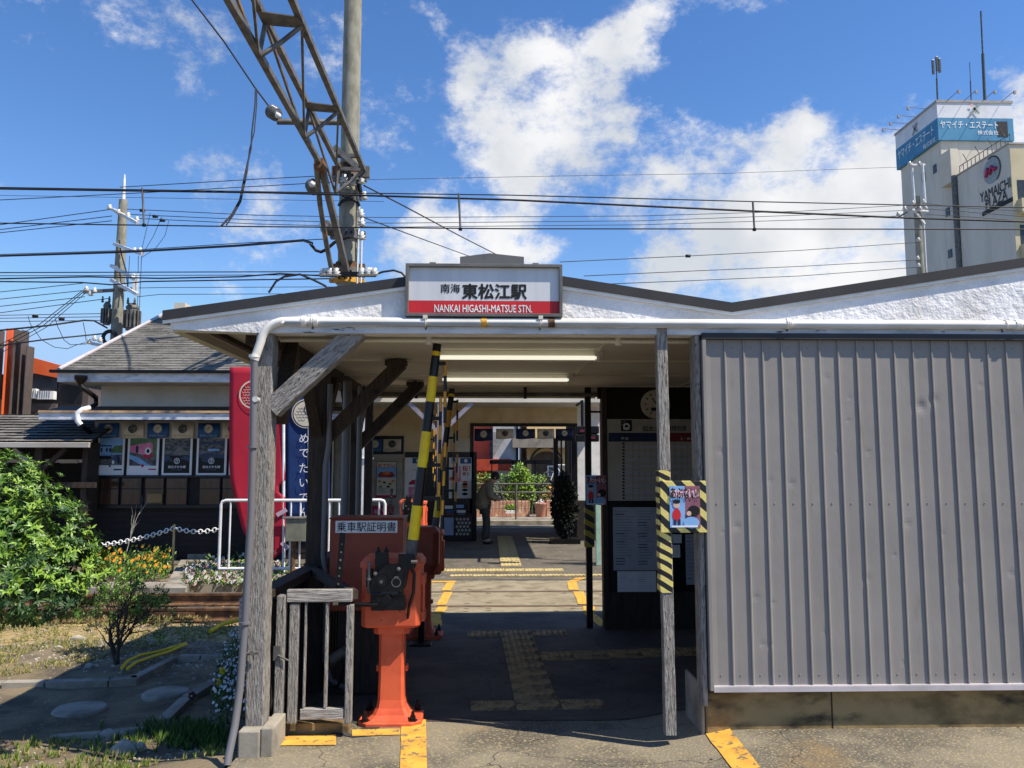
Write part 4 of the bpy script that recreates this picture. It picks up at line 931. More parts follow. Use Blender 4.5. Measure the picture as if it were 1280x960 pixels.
def d_pinktrain(rect,dsc,txt,poly):
    rect(0,1,.2,1,GRNP); rect(0,1,0,.2,PAPER); poly([(0,.74),(.75,.84),(.85,.8),(.85,.55),(.5,.5),(0,.58)],PINK); rect(.22,.32,.55,.74,NAVY,4); poly([(.5,.5),(.85,.55),(.85,.42),(.52,.4)],MAG,4); dsc(.68,.6,.1,PAPER,5,.09); dsc(.68,.6,.05,INK,6,.05)
    poly([(0,.56),(.5,.48),(1,.4),(1,.2),(0,.2)],GREYP,3); poly([(0,.5),(.3,.44),(.8,.2),(.5,.2),(0,.4)],LBLUE,4); rect(.72,1,.08,.12,MAG,3); dsc(.5,.2,.05,MAG,5)
def d_dark(rect,dsc,txt,poly):
    rect(0,1,0,1,INK); rect(0,1,.48,1,GREYP,2); poly([(.3,.5),(.55,.72),(.62,.72),(1,.5)],mat('road_print',S(130,130,130),.6),3); poly([(0,.46),(.2,.48),(.35,.3),(.2,.34),(0,.3)],mat('slate_print',S(60,76,104),.6),3); poly([(.6,.4),(.8,.48),(1,.44),(1,.3),(.8,.36)],mat('slate_print',S(60,76,104),.6),3)
    dsc(.5,.33,.10,PAPER,4); dsc(.5,.33,.08,INK,5); txt('き',.44,.56,.33,PAPER,6); txt('加太さかな線',.17,.85,.17,PAPER,4,.03); rect(.3,.7,.08,.095,GREYP,4)
def d_night(rect,dsc,txt,poly):
    rect(0,1,0,1,INK); rect(0,1,.42,1,GREYP,2); rect(0,1,.78,.86,mat('slate_print',S(60,76,104),.6),3); rect(.35,.8,.6,.66,LBLUE,4); poly([(0,.5),(.4,.55),(1,.5),(1,.4),(.5,.44),(0,.42)],mat('slate_print',S(60,76,104),.6),3); poly([(.1,.38),(.3,.46),(.45,.3),(.2,.3)],mat('slate_print',S(60,76,104),.6),3)
    dsc(.5,.33,.10,PAPER,4); dsc(.5,.33,.08,INK,5); txt('き',.44,.56,.33,PAPER,6); txt('加太さかな線',.17,.85,.17,PAPER,4,.03); rect(.3,.7,.08,.095,GREYP,4)
def d_food(rect,dsc,txt,poly):
    rect(0,1,0,1,BEIGE); rect(0,1,.55,.86,LBLUE,2); txt('めでたい',.06,.94,.9,MAG,4,.05); poly([(.05,.62),(.2,.72),(.8,.72),(.95,.62),(.8,.56),(.1,.57)],mat('boat_print',S(150,60,50),.6),4); dsc(.5,.68,.2,ORGP,5,.05)
    for i,(u,v) in enumerate(((.15,.45),(.4,.42),(.7,.38),(.85,.46),(.6,.3),(.2,.3))): dsc(u,v,.08,[ORGP,INK,GRNP][i%3],5,.03)
    rect(0,1,0,.06,MAG,3)
    for i in range(6): rect(.05,.4+.1*(i%3),.1+.03*i,.11+.03*i,INKG,4)
def d_pinkleaf(rect,dsc,txt,poly):
    rect(0,1,0,1,PAPER); rect(.2,1,0,.26,PINK,2); rect(.4,1,.86,1,BLUE,2); dsc(.7,.93,.1,PAPER,3); poly([(.2,.36),(.4,.44),(.7,.44),(.75,.36),(.5,.32),(.25,.32)],MAG,3); dsc(.55,.13,.16,mat('pale_pink',S(240,196,212),.6),3); dsc(.5,.7,.03,MAG,3)
def d_girl(rect,dsc,txt,poly):
    rect(0,1,0,1,PAPER); rect(.5,1,.86,1,BLUE,2); rect(.08,.3,.86,1,LBLUE,2); dsc(.75,.93,.08,PAPER,3)
    poly([(.22,.8),(.3,.8),(.3,.5),(.22,.5)],PINK,3); poly([(.44,.8),(.52,.8),(.52,.5),(.44,.5)],PINK,3); dsc(.37,.45,.18,PINK,4,.06); dsc(.1,.48,.1,ORGP,4,.05)
    txt('桜！',.6,.95,.74,MAG,4,.04); txt('祭り',.6,.92,.6,MAG,4,.04)
    for i,(v,m) in enumerate(((.4,ORGP),(.34,INK),(.28,ORGP),(.2,INK),(.1,INK))): dsc(.72,v,.13,m,4+i,.03)
    for i in range(7): rect(.06,.45,.08+.045*i,.09+.045*i,INKG,4)
poster(470,496,577,622,YB-.06,'poster of a red boat and dishes in a black frame on the pale door',d_food,fr=INK,bm=.02)
poster(505.5,530,572,622,YB-.06,'white and pink poster just left of the nearest barrier arm',d_pinkleaf,bm=.02)
poster(561,589.5,572,623,YB-.06,'white poster with pink writing left of the doorway',d_girl,bm=.02)
poster(465,492,632,645,YB-.06,'crimson floral panel low on the pale door',lambda r,d,t,p: (r(0,1,0,1,MAG),d(.2,.4,.12,PINK),d(.6,.6,.14,PINK),d(.85,.3,.1,PINK)),fr=MAG,bm=.02)
# pennants
def pennant(px0,px1,py0,py1,Y,blue,label,word=True,group=None):
    a = P(px0,py1,Y); c = P(px1,py0,Y); t = thing('pennant', label, 'pennant', ((a.x+c.x)/2, Y, a.z), group)
    mb = MB(); n = 6; vs = []
    for j in range(2):
        for i in range(n+1):
            u = i/n; vs.append((a.x+(c.x-a.x)*u, Y+.008*math.sin(u*9+a.x*3)*(1-j), a.z+(c.z-a.z)*j + (-.01*math.sin(u*5) if j == 0 else 0)))
    for k2 in (0,.004): pass
    mb.add(vs, [(i,i+1,n+2+i,n+1+i) for i in range(n)], BLUE if blue == 1 else (NAVY if blue == 2 else BEIGE), True); o = mb.build('cloth', t)
    so_ = o.modifiers.new('thick','SOLIDIFY'); so_.thickness = .003
    mb = MB(); m1, m2 = (BEIGE, NAVY) if blue else (GREYP, INK)
    H = c.z-a.z; emblem(mb, ((a.x+c.x)/2, Y-.014, a.z+H*(.62 if word else .55)), H*.30, BEIGE if blue else GREYP, NAVY if blue else INK)
    if word: mb.text('めでたいでんしゃ', ((a.x+c.x)/2, Y-.016, a.z+H*.16), m1 if blue else INK, size=(c.x-a.x)*.78/8.0)
    mb.build('crest', t); return t
for px0,px1,b_,lab in ((593,616,2,'navy pennant at the left end of the row over the doorway'),(620,642.5,0,'pale pennant second from left over the doorway'),(645,669,2,'navy pennant in the middle of the doorway row'),(671.5,693,0,'pale pennant left of the dark one over the doorway'),(694.5,717,2,'dark pennant next to the crossing signal lamps')):
    pennant(px0,px1,536,551 if b_ == 2 and px0 < 600 else 548.5,YB-.06,b_,lab,word=False,group='pennants over the doorway')
pennant(460,478,549,565,YB-.06,1,'blue pennant on the dark panel above the pale door',group='pennants over the pale door')
pennant(479,501.5,549,564.5,YB-.06,0,'white pennant on the dark panel above the pale door',group='pennants over the pale door')
# brochure rack with lattice
t = thing('brochure_rack', 'black brochure rack with lattice panel left of the doorway', 'rack', (P(575,672,YB-.5).x, YB-.5, 0))
Yr = YB-.4
a = P(553,672,Yr); c = P(590,636,Yr)
mb = MB(); mb.box(a.x,c.x,Yr+.02,YB-.05,0,P(560,645,Yr).z,BLK); mb.box(a.x,c.x,Yr,Yr+.02,a.z,a.z+.06,BLK); mb.box(a.x,c.x,Yr,Yr+.02,P(560,646,Yr).z,P(560,643,Yr).z,BLK); mb.build('cabinet', t)
mb = MB(); bx(mb,555,567,647,669,Yr,.012,mat('pale_blue_steel',S(150,170,200)),-.005); mb.build('side_panel', t)
mb = MB(); 
for i in range(4):
    for j in range(5):
        p = P(571.2+4.5*i+(2.2 if j%2 else 0), 649+4.6*j, Yr); mb.add([(p.x-.035,Yr-.004,p.z),(p.x,Yr-.004,p.z-.04),(p.x+.035,Yr-.004,p.z),(p.x,Yr-.004,p.z+.04)],[(0,1,2,3)],CREAMD)
mb.build('lattice', t)
mb = MB()
for i,(u0,u1,v0,v1,m) in enumerate(((556,566,632,636,PAPER),(569,580,631,635,LBLUE),(557,568,637.5,641,BLUE),(571,582,637.5,641,PAPER),(558,567,641.5,643.5,PINK),(572,581,641.5,643.5,LBLUE))): bx(mb,u0,u1,v0,v1,Yr,.01,m,-.003*0)
for v in (636.3,641.2): bx(mb,553,588,v,v+1,Yr,.01,BLK,-.02)
mb.build('brochures', t)
# barred gate and the deep shade beside it
t = thing('barred_gate', 'black barred folding gate at the right of the doorway', 'gate', (P(706,660,YB-.2).x, YB-.2, 0))
Yg = YB-.25
mb = MB(); bx(mb,692.5,697.5,548,662,Yg,.08,BLKM); bx(mb,715,721,548,662,Yg,.10,BLKM); mb.build('post', t)
mb = MB(); bx(mb,697.6,714.9,548,551,Yg,.05,BLKM); bx(mb,697.6,714.9,620,623,Yg,.05,BLKM); mb.build('rail', t)
for px in (701,706.5,712): mb = MB(); bx(mb,px,px+1.6,551.1,619.9,Yg,.03,BLKM); mb.build('bar', t)
# crossing indicator
Yi = 12.7
t = thing('train_indicator', 'black crossing indicator box with two unlit red arrows', 'signal', (P(735,553,Yi).x, Yi, P(735,553,Yi).z))
mb = MB(); bx(mb,720,749,532.5,542,Yi,.16,BLKM); bx(mb,720,749,543,552,Yi,.16,BLKM); bx(mb,722,747,541.5,543.5,Yi,.1,BLKM,.02); mb.build('lamp_box', t, bevel=.02)
mb = MB(); bx(mb,725,731,537,540,Yi,.005,mat('dim_red_lens',S(110,40,56),.4),-.006); bx(mb,738,744,545.5,548.5,Yi,.005,mat('dim_red_lens',S(110,40,56),.4),-.006); mb.build('arrow_lens', t)
mb = MB(); q = P(728,532,Yi+.1); mb.cyl((q.x,Yi+.1,q.z-.02),(q.x,Yi+.1,P(728,505,Yi+.1).z+.06),.025,BLKM,8); mb.cyl((q.x,Yi+.1,P(728,505,Yi+.1).z+.04),(q.x,Yi+.9,P(728,505,Yi+.1).z+.04),.025,BLKM,8); mb.build('hanger', t)
# dark wall base at right and green fence
mb = MB(); bx(mb,721.5,760,626,688,YB-.3,.25,SIDE); tag(mb.build('low_wall'), 'dark low board wall beneath the white wall right of the doorway', 'wall')
t = thing('lineside_fence', 'pale green post and chain-link fence between the two black posts', 'fence', (P(745,705,13).x, 13, 0))
mb = MB(); bx(mb,745.5,750.5,600,707,13,.06,mat('pale_green_paint',S(168,204,184),.5)); mb.build('post', t, bevel=.004)
mb = MB(); q = P(751,705,13.02); zt2 = P(750,628,13.02).z
for i in range(16):
    for s in (-1,1):
        x0_ = q.x+.0; z0_ = .05+.07*i
        mb.tube([(x0_, 13.02, z0_ if s > 0 else z0_+.07), (x0_+.07, 13.02, z0_+.07 if s > 0 else z0_)], .004, STEEL, 4)
        mb.tube([(x0_+.07, 13.02, z0_+.07 if s > 0 else z0_), (x0_+.14, 13.02, z0_ if s > 0 else z0_+.07)], .004, STEEL, 4)
mb.build('mesh', t)
mb = MB(); mb.box(q.x+.0,q.x+.9,13.1,13.12,0,1.15,mat('orange_panel',S(196,86,48),.7)); mb.build('back_panel', t)
a = P(752,560,13.5); mb = MB(); mb.tube([(a.x,13.5,0),(a.x,13.5,P(752,495,13.5).z)],.03,mat('orange_pipe_paint',S(196,106,60),.6),8); tag(mb.build('orange_pipe'),'thin orange pipe right of the white wall beyond the track','pipe')

# ------------------------------------------------------------------ the building with the poster row, left
YL = 14.0
lb = thing('trackside_building', 'grey-roofed building with posters and pennants along its dark wall', 'building', (P(200,700,YL).x, YL, 0))
XL0 = P(117,600,YL).x; XL1 = -2.75
ze1 = P(190,480,YL).z; ze0 = P(190,508,YL).z
mb = MB(); mb.box(XL0+.02, XL1, YL+.06, 19.5, 0, ze1+.3, CREAML); mb.build('wall', lb)
mb = MB(); mb.box(XL0, XL1+.02, YL, YL+.055, 0, ze0-.02, SIDE); mb.box(XL0-.02,XL0,YL,19.5,0,ze0,SIDE)
for i in range(9): mb.box(XL0,XL1+.02,YL-.008,YL,.12+.1*i,.125+.1*i,SIDE)
mb.build('board_wall', lb)
# hip roof with courses of tiles
YE = 13.35
TILE = mat('grey_slate_tile', S(122,120,114), .85, c2=S(88,86,82), sc=2.5, st=(1,1,5), lo=.35, hi=.65, bump=.4, bsc=12, bst=(6,6,1), bd=.01, c3=S(150,146,136), sc3=9, st3=(2,2,6), lo3=.55, hi3=.7)
e0 = P(74,464,YE); hipx = e0.x
apex = P(203,395,YE+3.4)
mb = MB(); nrow = 26; x1 = XL1+.6
rise = (apex.z-e0.z); run = 3.4; hrun = apex.x-hipx
for i in range(nrow):
    u0 = i/nrow; u1 = (i+1)/nrow; w0 = max(0,hrun)*u0; 
    ya = YE+run*u0; yb_ = YE+run*u1; za = e0.z+rise*u0; zb_ = e0.z+rise*u1
    xx = hipx+w0; j = 0; off = (i % 2)*.13
    while xx < x1:
        w = .24+.03*rnd.random(); x2 = min(x1, xx+w - (off if j == 0 else 0)); h = .012+.008*rnd.random()
        xl2 = max(xx, hipx+hrun*u1) if j == 0 else xx
        mb.add([(xx+.003,ya-.02,za+h),(x2-.003,ya-.02,za+h),(x2-.003,yb_,zb_+.002),(xl2,yb_,zb_+.002),(xx+.003,ya-.02,za-.012),(x2-.003,ya-.02,za-.012)],[(0,1,2,3),(4,5,1,0)],TILE)
        xx = x2; j += 1
mb.add([(hipx,YE,e0.z-.015),(x1,YE,e0.z-.015),(x1,YE+run,apex.z-.02),(apex.x,YE+run,apex.z-.02)],[(0,1,2,3)],ROOFD)
mb.add([(hipx,YE,e0.z-.015),(apex.x,YE+run,apex.z-.02),(apex.x,YE+run+1.2,apex.z-.02),(hipx,20.2,e0.z-.015)],[(0,1,2,3)],TILE)
mb.add([(apex.x,YE+run,apex.z-.02),(x1,YE+run,apex.z-.02),(x1,20.2,e0.z-.015),(hipx,20.2,e0.z-.015),(apex.x,YE+run+1.2,apex.z-.02)],[(0,1,2,3,4)],TILE)
mb.build('roof', lb)
mb = MB(); mb.tube([(hipx,YE-.02,e0.z+.03),(apex.x,YE+run,apex.z+.03)],.035,CLADT,8); mb.build('hip_cap', lb)
mb = MB(); mb.box(hipx, x1, YE-.05, YE+.02, P(190,478,YE).z, e0.z-.03, WPEEL); mb.box(hipx,hipx+.03,YE,19.5,P(190,478,YE).z,e0.z-.03,WPEEL); mb.box(hipx,x1,YE+.02,YL+.05,P(190,477,YE).z,P(190,476,YE).z+.01,SOFF)
mb.build('fascia_board', lb, bevel=.004)
mb = MB(); mb.box(hipx-.1, x1, YE-.13, YE-.052, e0.z-.035, e0.z+.015, BLKM); mb.build('gutter', lb, bevel=.01)
# pent roof above the posters
pe = P(48,520,YE-.15)
mb = MB(); mb.prism([(YE-.15, P(190,517,YE-.15).z),(YL, ze0),(YL, ze0-.05),(YE-.13, P(190,517,YE-.15).z-.02)], P(50,517,YE).x, XL1+.4, ROOFD, plane='yz'); mb.build('lower_roof', lb)
mb = MB(); mb.box(P(50,517,YE-.15).x, XL1+.4, YE-.19, YE-.152, P(190,525,YE-.15).z, P(190,516.5,YE-.15).z, WPEEL); mb.build('fascia_board', lb, bevel=.004)
mb = MB(); mb.box(P(50,517,YE-.15).x, XL1+.4, YE-.21, YE-.14, P(190,516.3,YE-.15).z, P(190,513.5,YE-.15).z, mat('tan_metal_edge',S(214,176,130),.4,c2=S(120,100,84),sc=1.2)); mb.build('drip_edge', lb)
mb = MB(); yy = YE-.09
mb.lathe(P(101,474,yy)+Vector((0,0,-.12)),[(.03,0),(.05,.05),(.10,.12),(.10,.18)],BLKM,10)
mb.tube([P(101,478,yy),P(102,484,yy),P(112,491,yy),P(120,497,yy+.3),P(120,505,yy+.4),P(112,510,yy+.1)],.04,BLKM,8); mb.tube([P(112,510,yy),P(103,512,yy-.1),P(97,516,yy-.12),P(97,526,yy-.12),P(101,531,yy-.1)],.045,GWHITE,8); mb.tube([P(101,531,yy-.1),P(112,540,yy+.3),P(116,546,YL-.05)],.04,BLKM,8)
mb.build('downpipe', lb)
for px0, px1 in ((124,209),(213,236),(243,330)):
    pass
mb = MB(); bx(mb,119,340,594.5,596.5,YL,.06,BLK,-.07); bx(mb,119,340,631,635,YL,.06,BLK,-.07); mb.build('sill', lb)
for px0, px1 in ((125,151),(152.5,179),(182,207),(208.5,236),(250,277),(278.5,305),(306,333)):
    t2 = MB(); bx(t2,px0,px1,597,631,YL,.03,BLK,-.05); o = t2.build('window', lb)
    t2 = MB(); bx(t2,px0+1.2,px1-1.2,598.5,610,YL,.004,GLASS,-.056); bx(t2,px0+1.2,px1-1.2,611.5,630,YL,.004,GLASS,-.056); t2.build('pane', o)
mb = MB(); bx(mb,186,205,617,628,YL,.02,mat('tan_box',S(150,118,76),.6),-.08); tag(mb.build('cardboard_box'),'tan box in the window below the pink train poster','box')
LP = [(121,157,'white-framed poster of a light blue train, leftmost in the row',d_bluetrain),(158.5,200,'white-framed poster of a pink train',d_pinktrain),(202,241.5,'black poster with a round mark and a pale road, left of the other black one',d_dark),(245,284.5,'black poster with a round mark and a harbour, beside the red banner',d_night),(286,325,'rightmost white-framed poster, mostly behind the red banner',d_night)]
for x0_,x1_,lab,dsg in LP: poster(x0_,x1_,543,594,YL-.02,lab,dsg,bm=.07)
mb = MB(); bx(mb,119,340,527,548,YL,.04,CREAMD,-.0405); mb.build('upper_panel', lb)
pn = ['blue pennant at the far left above the blue train poster','cream pennant between the two leftmost blue ones','blue pennant above the pink train poster','cream pennant above the left black poster','bright blue pennant above the harbour poster','cream pennant touching the red banner']
for i,(x0_,x1_) in enumerate(((122,149),(152,180),(183.5,211.5),(214.5,242.5),(247,275),(278,304))):
    pennant(x0_,x1_,529,547.5,YL-.07,1 if i%2==0 else 0,pn[i],group='pennants above the poster row')
# low shed roof far left
sh = thing('platform_shelter', 'open dark timber shelter with a low tiled roof at the left edge', 'shelter', (P(50,640,13.8).x, 13.8, 0))
mb = MB(); zr0 = P(50,552,13.2).z; zr1 = P(50,519,14.6).z; xr0 = P(-260,550,13.2).x; xr1 = P(114,550,13.2).x
for i in range(10):
    u0=i/10; u1=(i+1)/10; xx = xr0 + (i%2)*.12
    while xx < xr1-.01:
        x2 = min(xr1, xx+.26+.02*rnd.random()); h=.01+.01*rnd.random()
        mb.add([(xx+.003,13.2+1.4*u0-.02,zr0+(zr1-zr0)*u0+h),(x2-.003,13.2+1.4*u0-.02,zr0+(zr1-zr0)*u0+h),(x2-.003,13.2+1.4*u1,zr0+(zr1-zr0)*u1),(xx+.003,13.2+1.4*u1,zr0+(zr1-zr0)*u1)],[(0,1,2,3)],TILE); xx = x2
mb.add([(xr0,13.2,zr0-.02),(xr1,13.2,zr0-.02),(xr1,14.6,zr1-.02),(xr0,14.6,zr1-.02)],[(0,1,2,3)],ROOFD)
mb.add([(xr0,14.6,zr1-.02),(xr1,14.6,zr1-.02),(xr1,16.2,zr0-.02),(xr0,16.2,zr0-.02)],[(0,1,2,3)],ROOFD)
mb.build('roof', sh)
mb = MB(); mb.box(xr0,xr1,13.13,13.19,zr0-.10,zr0-.012,CREAMD); mb.build('gutter', sh, bevel=.01)
for px in (48, -60, -160):
    q = P(px,600,13.4); mb = MB(); mb.box(q.x-.06,q.x+.06,13.35,13.47,0,zr0-.1,WOODD); mb.build('post', sh)
    for s in (-1,1): mb = MB(); mb.beam((q.x,13.4,zr0-.5),(q.x+s*.42,13.4,zr0-.11),.07,.07,CREAMD if s<0 else WOODD,up=(0,0,1)); mb.build('brace', sh)
mb = MB(); q = P(115,600,13.6); mb.box(q.x-.13,q.x-.04,13.5,13.9,0,zr0,WOODD); mb.box(xr0,xr1,15.9,15.95,0,1.66,DARK); mb.box(xr0,xr1-.9,15.9,15.95,1.72,2.6,DARK); mb.box(xr0,xr1,13.42,13.46,zr0-.75,zr0-.66,WOODD); mb.build('post', sh)
mb = MB(); bx(mb,54,72,574,577.5,15.8,.04,WPAINT); bx(mb,75,97,575,579,15.8,.04,WPAINT); bx(mb,62,86,565,571,16.5,.04,WPAINT); mb.build('ceiling_lamp', sh)

# ------------------------------------------------------------------ tall banners
CRIM = mat('crimson_banner', S(172,24,50), .7, c2=S(160,20,46), sc=2, bump=.12, bsc=4, bd=.02)
NAVB = mat('navy_banner', S(24,58,118), .7, c2=S(18,46,100), sc=2, bump=.12, bsc=4, bd=.02)
def cloth(mb, outline, Y, m, amp=.03):
    """outline: list of (y_px, xl_px, xr_px) from top to bottom"""
    vs = []; n = 10; rows = []
    for i in range(len(outline)-1):
        for k2 in range(5): 
            u = k2/5; rows.append([outline[i][q]*(1-u)+outline[i+1][q]*u for q in range(3)])
    rows.append(list(outline[-1]))
    for (py,xa,xb) in rows:
        for i in range(n+1):
            u = i/n; p = P(xa+(xb-xa)*u, py, Y); vs.append((p.x, Y+amp*math.sin(u*5+py*.02)*(.4+.6*abs(u-.5)), p.z))
    mb.add(vs, [(j*(n+1)+i, (j+1)*(n+1)+i, (j+1)*(n+1)+i+1, j*(n+1)+i+1) for j in range(len(rows)-1) for i in range(n)], m, True)
YN = 11.9
t = thing('banner', 'tall crimson banner with a round crest, curling at its foot, behind the front post', 'banner', (P(355,735,YN).x, YN, 0))
mb = MB(); cloth(mb, [(459,287,352),(500,287,353.5),(580,287,356),(600,288,357),(607,290,349),(615,292,349),(622,293,357),(660,302,358),(690,315,352),(703,322,338)], YN, CRIM); o = mb.build('cloth', t); s_ = o.modifiers.new('thick','SOLIDIFY'); s_.thickness = .004
mb = MB(); q = P(317,493,YN-.036); rr = P(336,493,YN).x-q.x; mb.ring(q,rr*.9,rr,BEIGE,36)
for i in range(-4,5):
    for j in range(-4,5):
        u = (i+.5*(j%2))*.2; v = j*.19
        if u*u+v*v < .6: mb.ring(q+Vector((u*rr,-.002,v*rr)), rr*.07, rr*.10, BEIGE, 8, a0=180, a1=360)
q = P(341,690,YN-.05); mb.text('てら',q,BEIGE,size=.07); mb.build('crest', t)
mb = MB(); mb.tube([P(354.5,740,YN),P(354.5,455,YN)],.022,GWHITE,8); mb.beam(P(346,644,YN-.04),P(358,637,YN-.04),.06,.01,mat('lilac_tie',S(200,180,196),.7)); mb.beam(P(352,678,YN-.04),P(360,686,YN-.04),.06,.01,mat('lilac_tie',S(200,180,196),.7)); mb.build('pole', t)
YV = 12.2
t = thing('banner', 'tall navy banner with white fish crest and vertical lettering', 'banner', (P(372,700,YV).x, YV, 0))
mb = MB(); cloth(mb, [(470,357,412),(520,357,412),(600,357,412),(651,357,412)], YV, NAVB, .02); o = mb.build('cloth', t); s_ = o.modifiers.new('thick','SOLIDIFY'); s_.thickness = .004
mb = MB(); q = P(383,517,YV-.03); rr = P(402,517,YV).x-q.x; emblem(mb, q, rr, BEIGE, NAVY); mb.build('crest', t)
mb = MB()
for i,ch in enumerate('めでたいでんしゃ'):
    if i < 6: q = P(380,548+18.5*i,YV-.03); mb.text(ch,q,PAPER,size=.165,bold=.0)
mb.build('lettering', t)
mb = MB(); mb.tube([P(386,735,YV),P(386,470,YV)],.02,GWHITE,8); mb.build('pole', t)
t = thing('junction_box', 'grey-green steel box on a rusty post between the two banners and rail', 'equipment box', (P(369,715,11.5).x, 11.5, 0))
mb = MB(); bx(mb,356,383,649,677,11.5,.2,mat('grey_green_steel',S(124,126,110),.6)); bx(mb,354,385,646.5,649,11.5,.24,STEEL,-.02); mb.build('box', t, bevel=.006)
mb = MB(); q = P(366,700,11.6); mb.cyl((q.x,11.6,0),(q.x,11.6,P(366,677,11.6).z),.035,RUST,8); mb.build('post', t)
# white tubular guard rails
def guard(pxs, ytop, ybot, Y, label, py0=None):
    t = thing('guard_rail', label, 'railing', (P(pxs[0],ybot,Y).x, Y, 0))
    a = P(pxs[0],ytop,Y); c = P(pxs[-1],ytop,Y); zb_ = P(pxs[0],ybot,Y).z; r = .022
    mb = MB(); mb.tube([(a.x,Y,zb_),(a.x,Y,a.z-.06),(a.x+.02,Y,a.z-.015),(a.x+.07,Y,a.z),(c.x-.07,Y,a.z),(c.x-.02,Y,a.z-.015),(c.x,Y,a.z-.06),(c.x,Y,zb_)], r, GWHITE, 8); mb.tube([(a.x,Y,zb_),(c.x,Y,zb_)], r, GWHITE, 8); mb.build('frame', t)
    for px in pxs[1:-1]: q = P(px,ytop,Y); mb = MB(); mb.cyl((q.x,Y,zb_),(q.x,Y,a.z),.014,GWHITE,6); mb.build('bar', t)
    for px in (pxs[0]+ (pxs[-1]-pxs[0])*.2, pxs[-1]-(pxs[-1]-pxs[0])*.1): q = P(px,ytop,Y); mb = MB(); mb.cyl((q.x,Y+.03,-.02),(q.x,Y+.03,a.z-.3),.026,STEELR,8); mb.build('post', t)
guard([276.5,288.5,364,376,388,400,412,424,436,448],625.5,711,11.75,'white tubular guard rail running behind the red banner across the track')
guard([457,464,474,481.5],625,672,12.3,'short white guard rail behind the certificate machine, right of the white post')
# chain on stakes
t = thing('chain_barrier', 'white plastic chain strung between thin stakes in front of the dark wall', 'chain', (P(218,720,12.6).x, 12.6, 0))
for px,pt_,pbm_,m in ((218,656,722,mat('cream_stake',S(214,184,120),.6)),(274.5,656,712,mat('wood_stake',S(120,100,80),.7))):
    mb = MB(); q = P(px,pt_,12.6); mb.cyl((q.x,12.6,0),(q.x,12.6,q.z),.018,m,8); mb.build('stake', t)
mb = MB()
def cat(p,q,sag,n=26): return [p.lerp(q,i/n)+Vector((0,0,-sag*4*(i/n)*(1-i/n))) for i in range(n+1)]
for p_,q_,s_ in ((P(120,682,12.6),P(218,660,12.6),.04),(P(218,660,12.6),P(274.5,661,12.6),.05)):
    pts = cat(p_,q_,s_,int((q_-p_).length/.05))
    for i in range(len(pts)-1):
        d = (pts[i+1]-pts[i]); m_ = (pts[i]+pts[i+1])/2
        mb.tube(arc(m_, .034, 0, 360, 8, ux=d.normalized(), uz=((0,0,1) if i%2 else (0,1,0))), .009, WPAINT, 4, caps=False)
mb.build('chain_links', t)
# concrete blocks by the flower beds
def slab(pts, h, label, m=CONC, z=0, name='concrete_block'):
    mb = MB(); mb.prism([(p.x,p.y) for p in pts], z-.1, z+h, m, plane='xy'); return tag(mb.build(name, bevel=.008), label, 'concrete block')
slab([G(204,738),G(226,702),G(262,702),G(232,738)], .03, 'sloping concrete slab between the orange and the pink flowers')
slab([G(60,737),G(202,737),G(204,731),G(60,731)], .02, 'long low concrete edging behind the farther rail')
slab([G(226,700),G(262,700),G(266,693),G(230,693)], .10, 'small concrete block at the foot of the dark wall')
# ================================================================== VEGETATION
LEAFG = mat('glossy_green_leaf', (.10,.20,.026), .42, c2=(.055,.13,.018), sc=4, spec=.5)
LEAFL = mat('fresh_green_leaf', (.24,.38,.045), .42, c2=(.16,.30,.03), sc=4, spec=.5)
LEAFD = mat('dark_green_leaf', (.035,.085,.022), .5, c2=(.022,.06,.016), sc=4)
GRASSM = mat('grass_blade', (.12,.20,.035), .6, c2=(.07,.13,.025), sc=8)
GRASSY = mat('dry_grass', (.46,.38,.14), .7, c2=(.30,.27,.09), sc=8)
LEAFK = mat('shade_black_leaf', (.010,.014,.010), .7)  # near-black leaf, deep shade put into the colour
TWIG = mat('dark_bark', S(70,58,48), .85, c2=S(48,40,34), sc=10)
def leaf(mb, p, d, n, l, w, m, fold=.25):
    """a pointed leaf folded along its midrib"""
    d = d.normalized(); s = d.cross(n).normalized(); n = s.cross(d)
    a = p; b = p+d*l*.45+s*w*.5+n*w*fold; c = p+d*l-n*l*.12; e = p+d*l*.45-s*w*.5+n*w*fold; f = p+d*l*.5
    o = len(mb.v); mb.v += [tuple(x) for x in (a,b,c,e,f)]; i = mb.mi(m)
    mb.f += [[o,o+1,o+4],[o+1,o+2,o+4],[o,o+4,o+3],[o+4,o+2,o+3]]; mb.m += [i]*4; mb.sm += [False]*4
def rv(): return Vector((rnd.gauss(0,1),rnd.gauss(0,1),rnd.gauss(0,1))).normalized()
def limb(mb, p, d, l, r, depth, m, tips, spread=.6, up=.15):
    q = p; dd = d.normalized(); pts = [p]; n = 4
    for i in range(n):
        dd = (dd+rv()*.16+Vector((0,0,up*.3))).normalized(); q = q+dd*(l/n); pts.append(q)
    mb.tube(pts, [r*(1-.4*i/n) for i in range(n+1)], m, 6 if depth > 1 else 4, caps=False)
    if depth == 0: tips.append((q, dd)); return
    for i in range(3 if depth > 1 else 3):
        limb(mb, pts[rnd.choice((2,3,4))] if i else q, dd+rv()*spread, l*(.62+.2*rnd.random()), r*.58, depth-1, m, tips, spread, up)
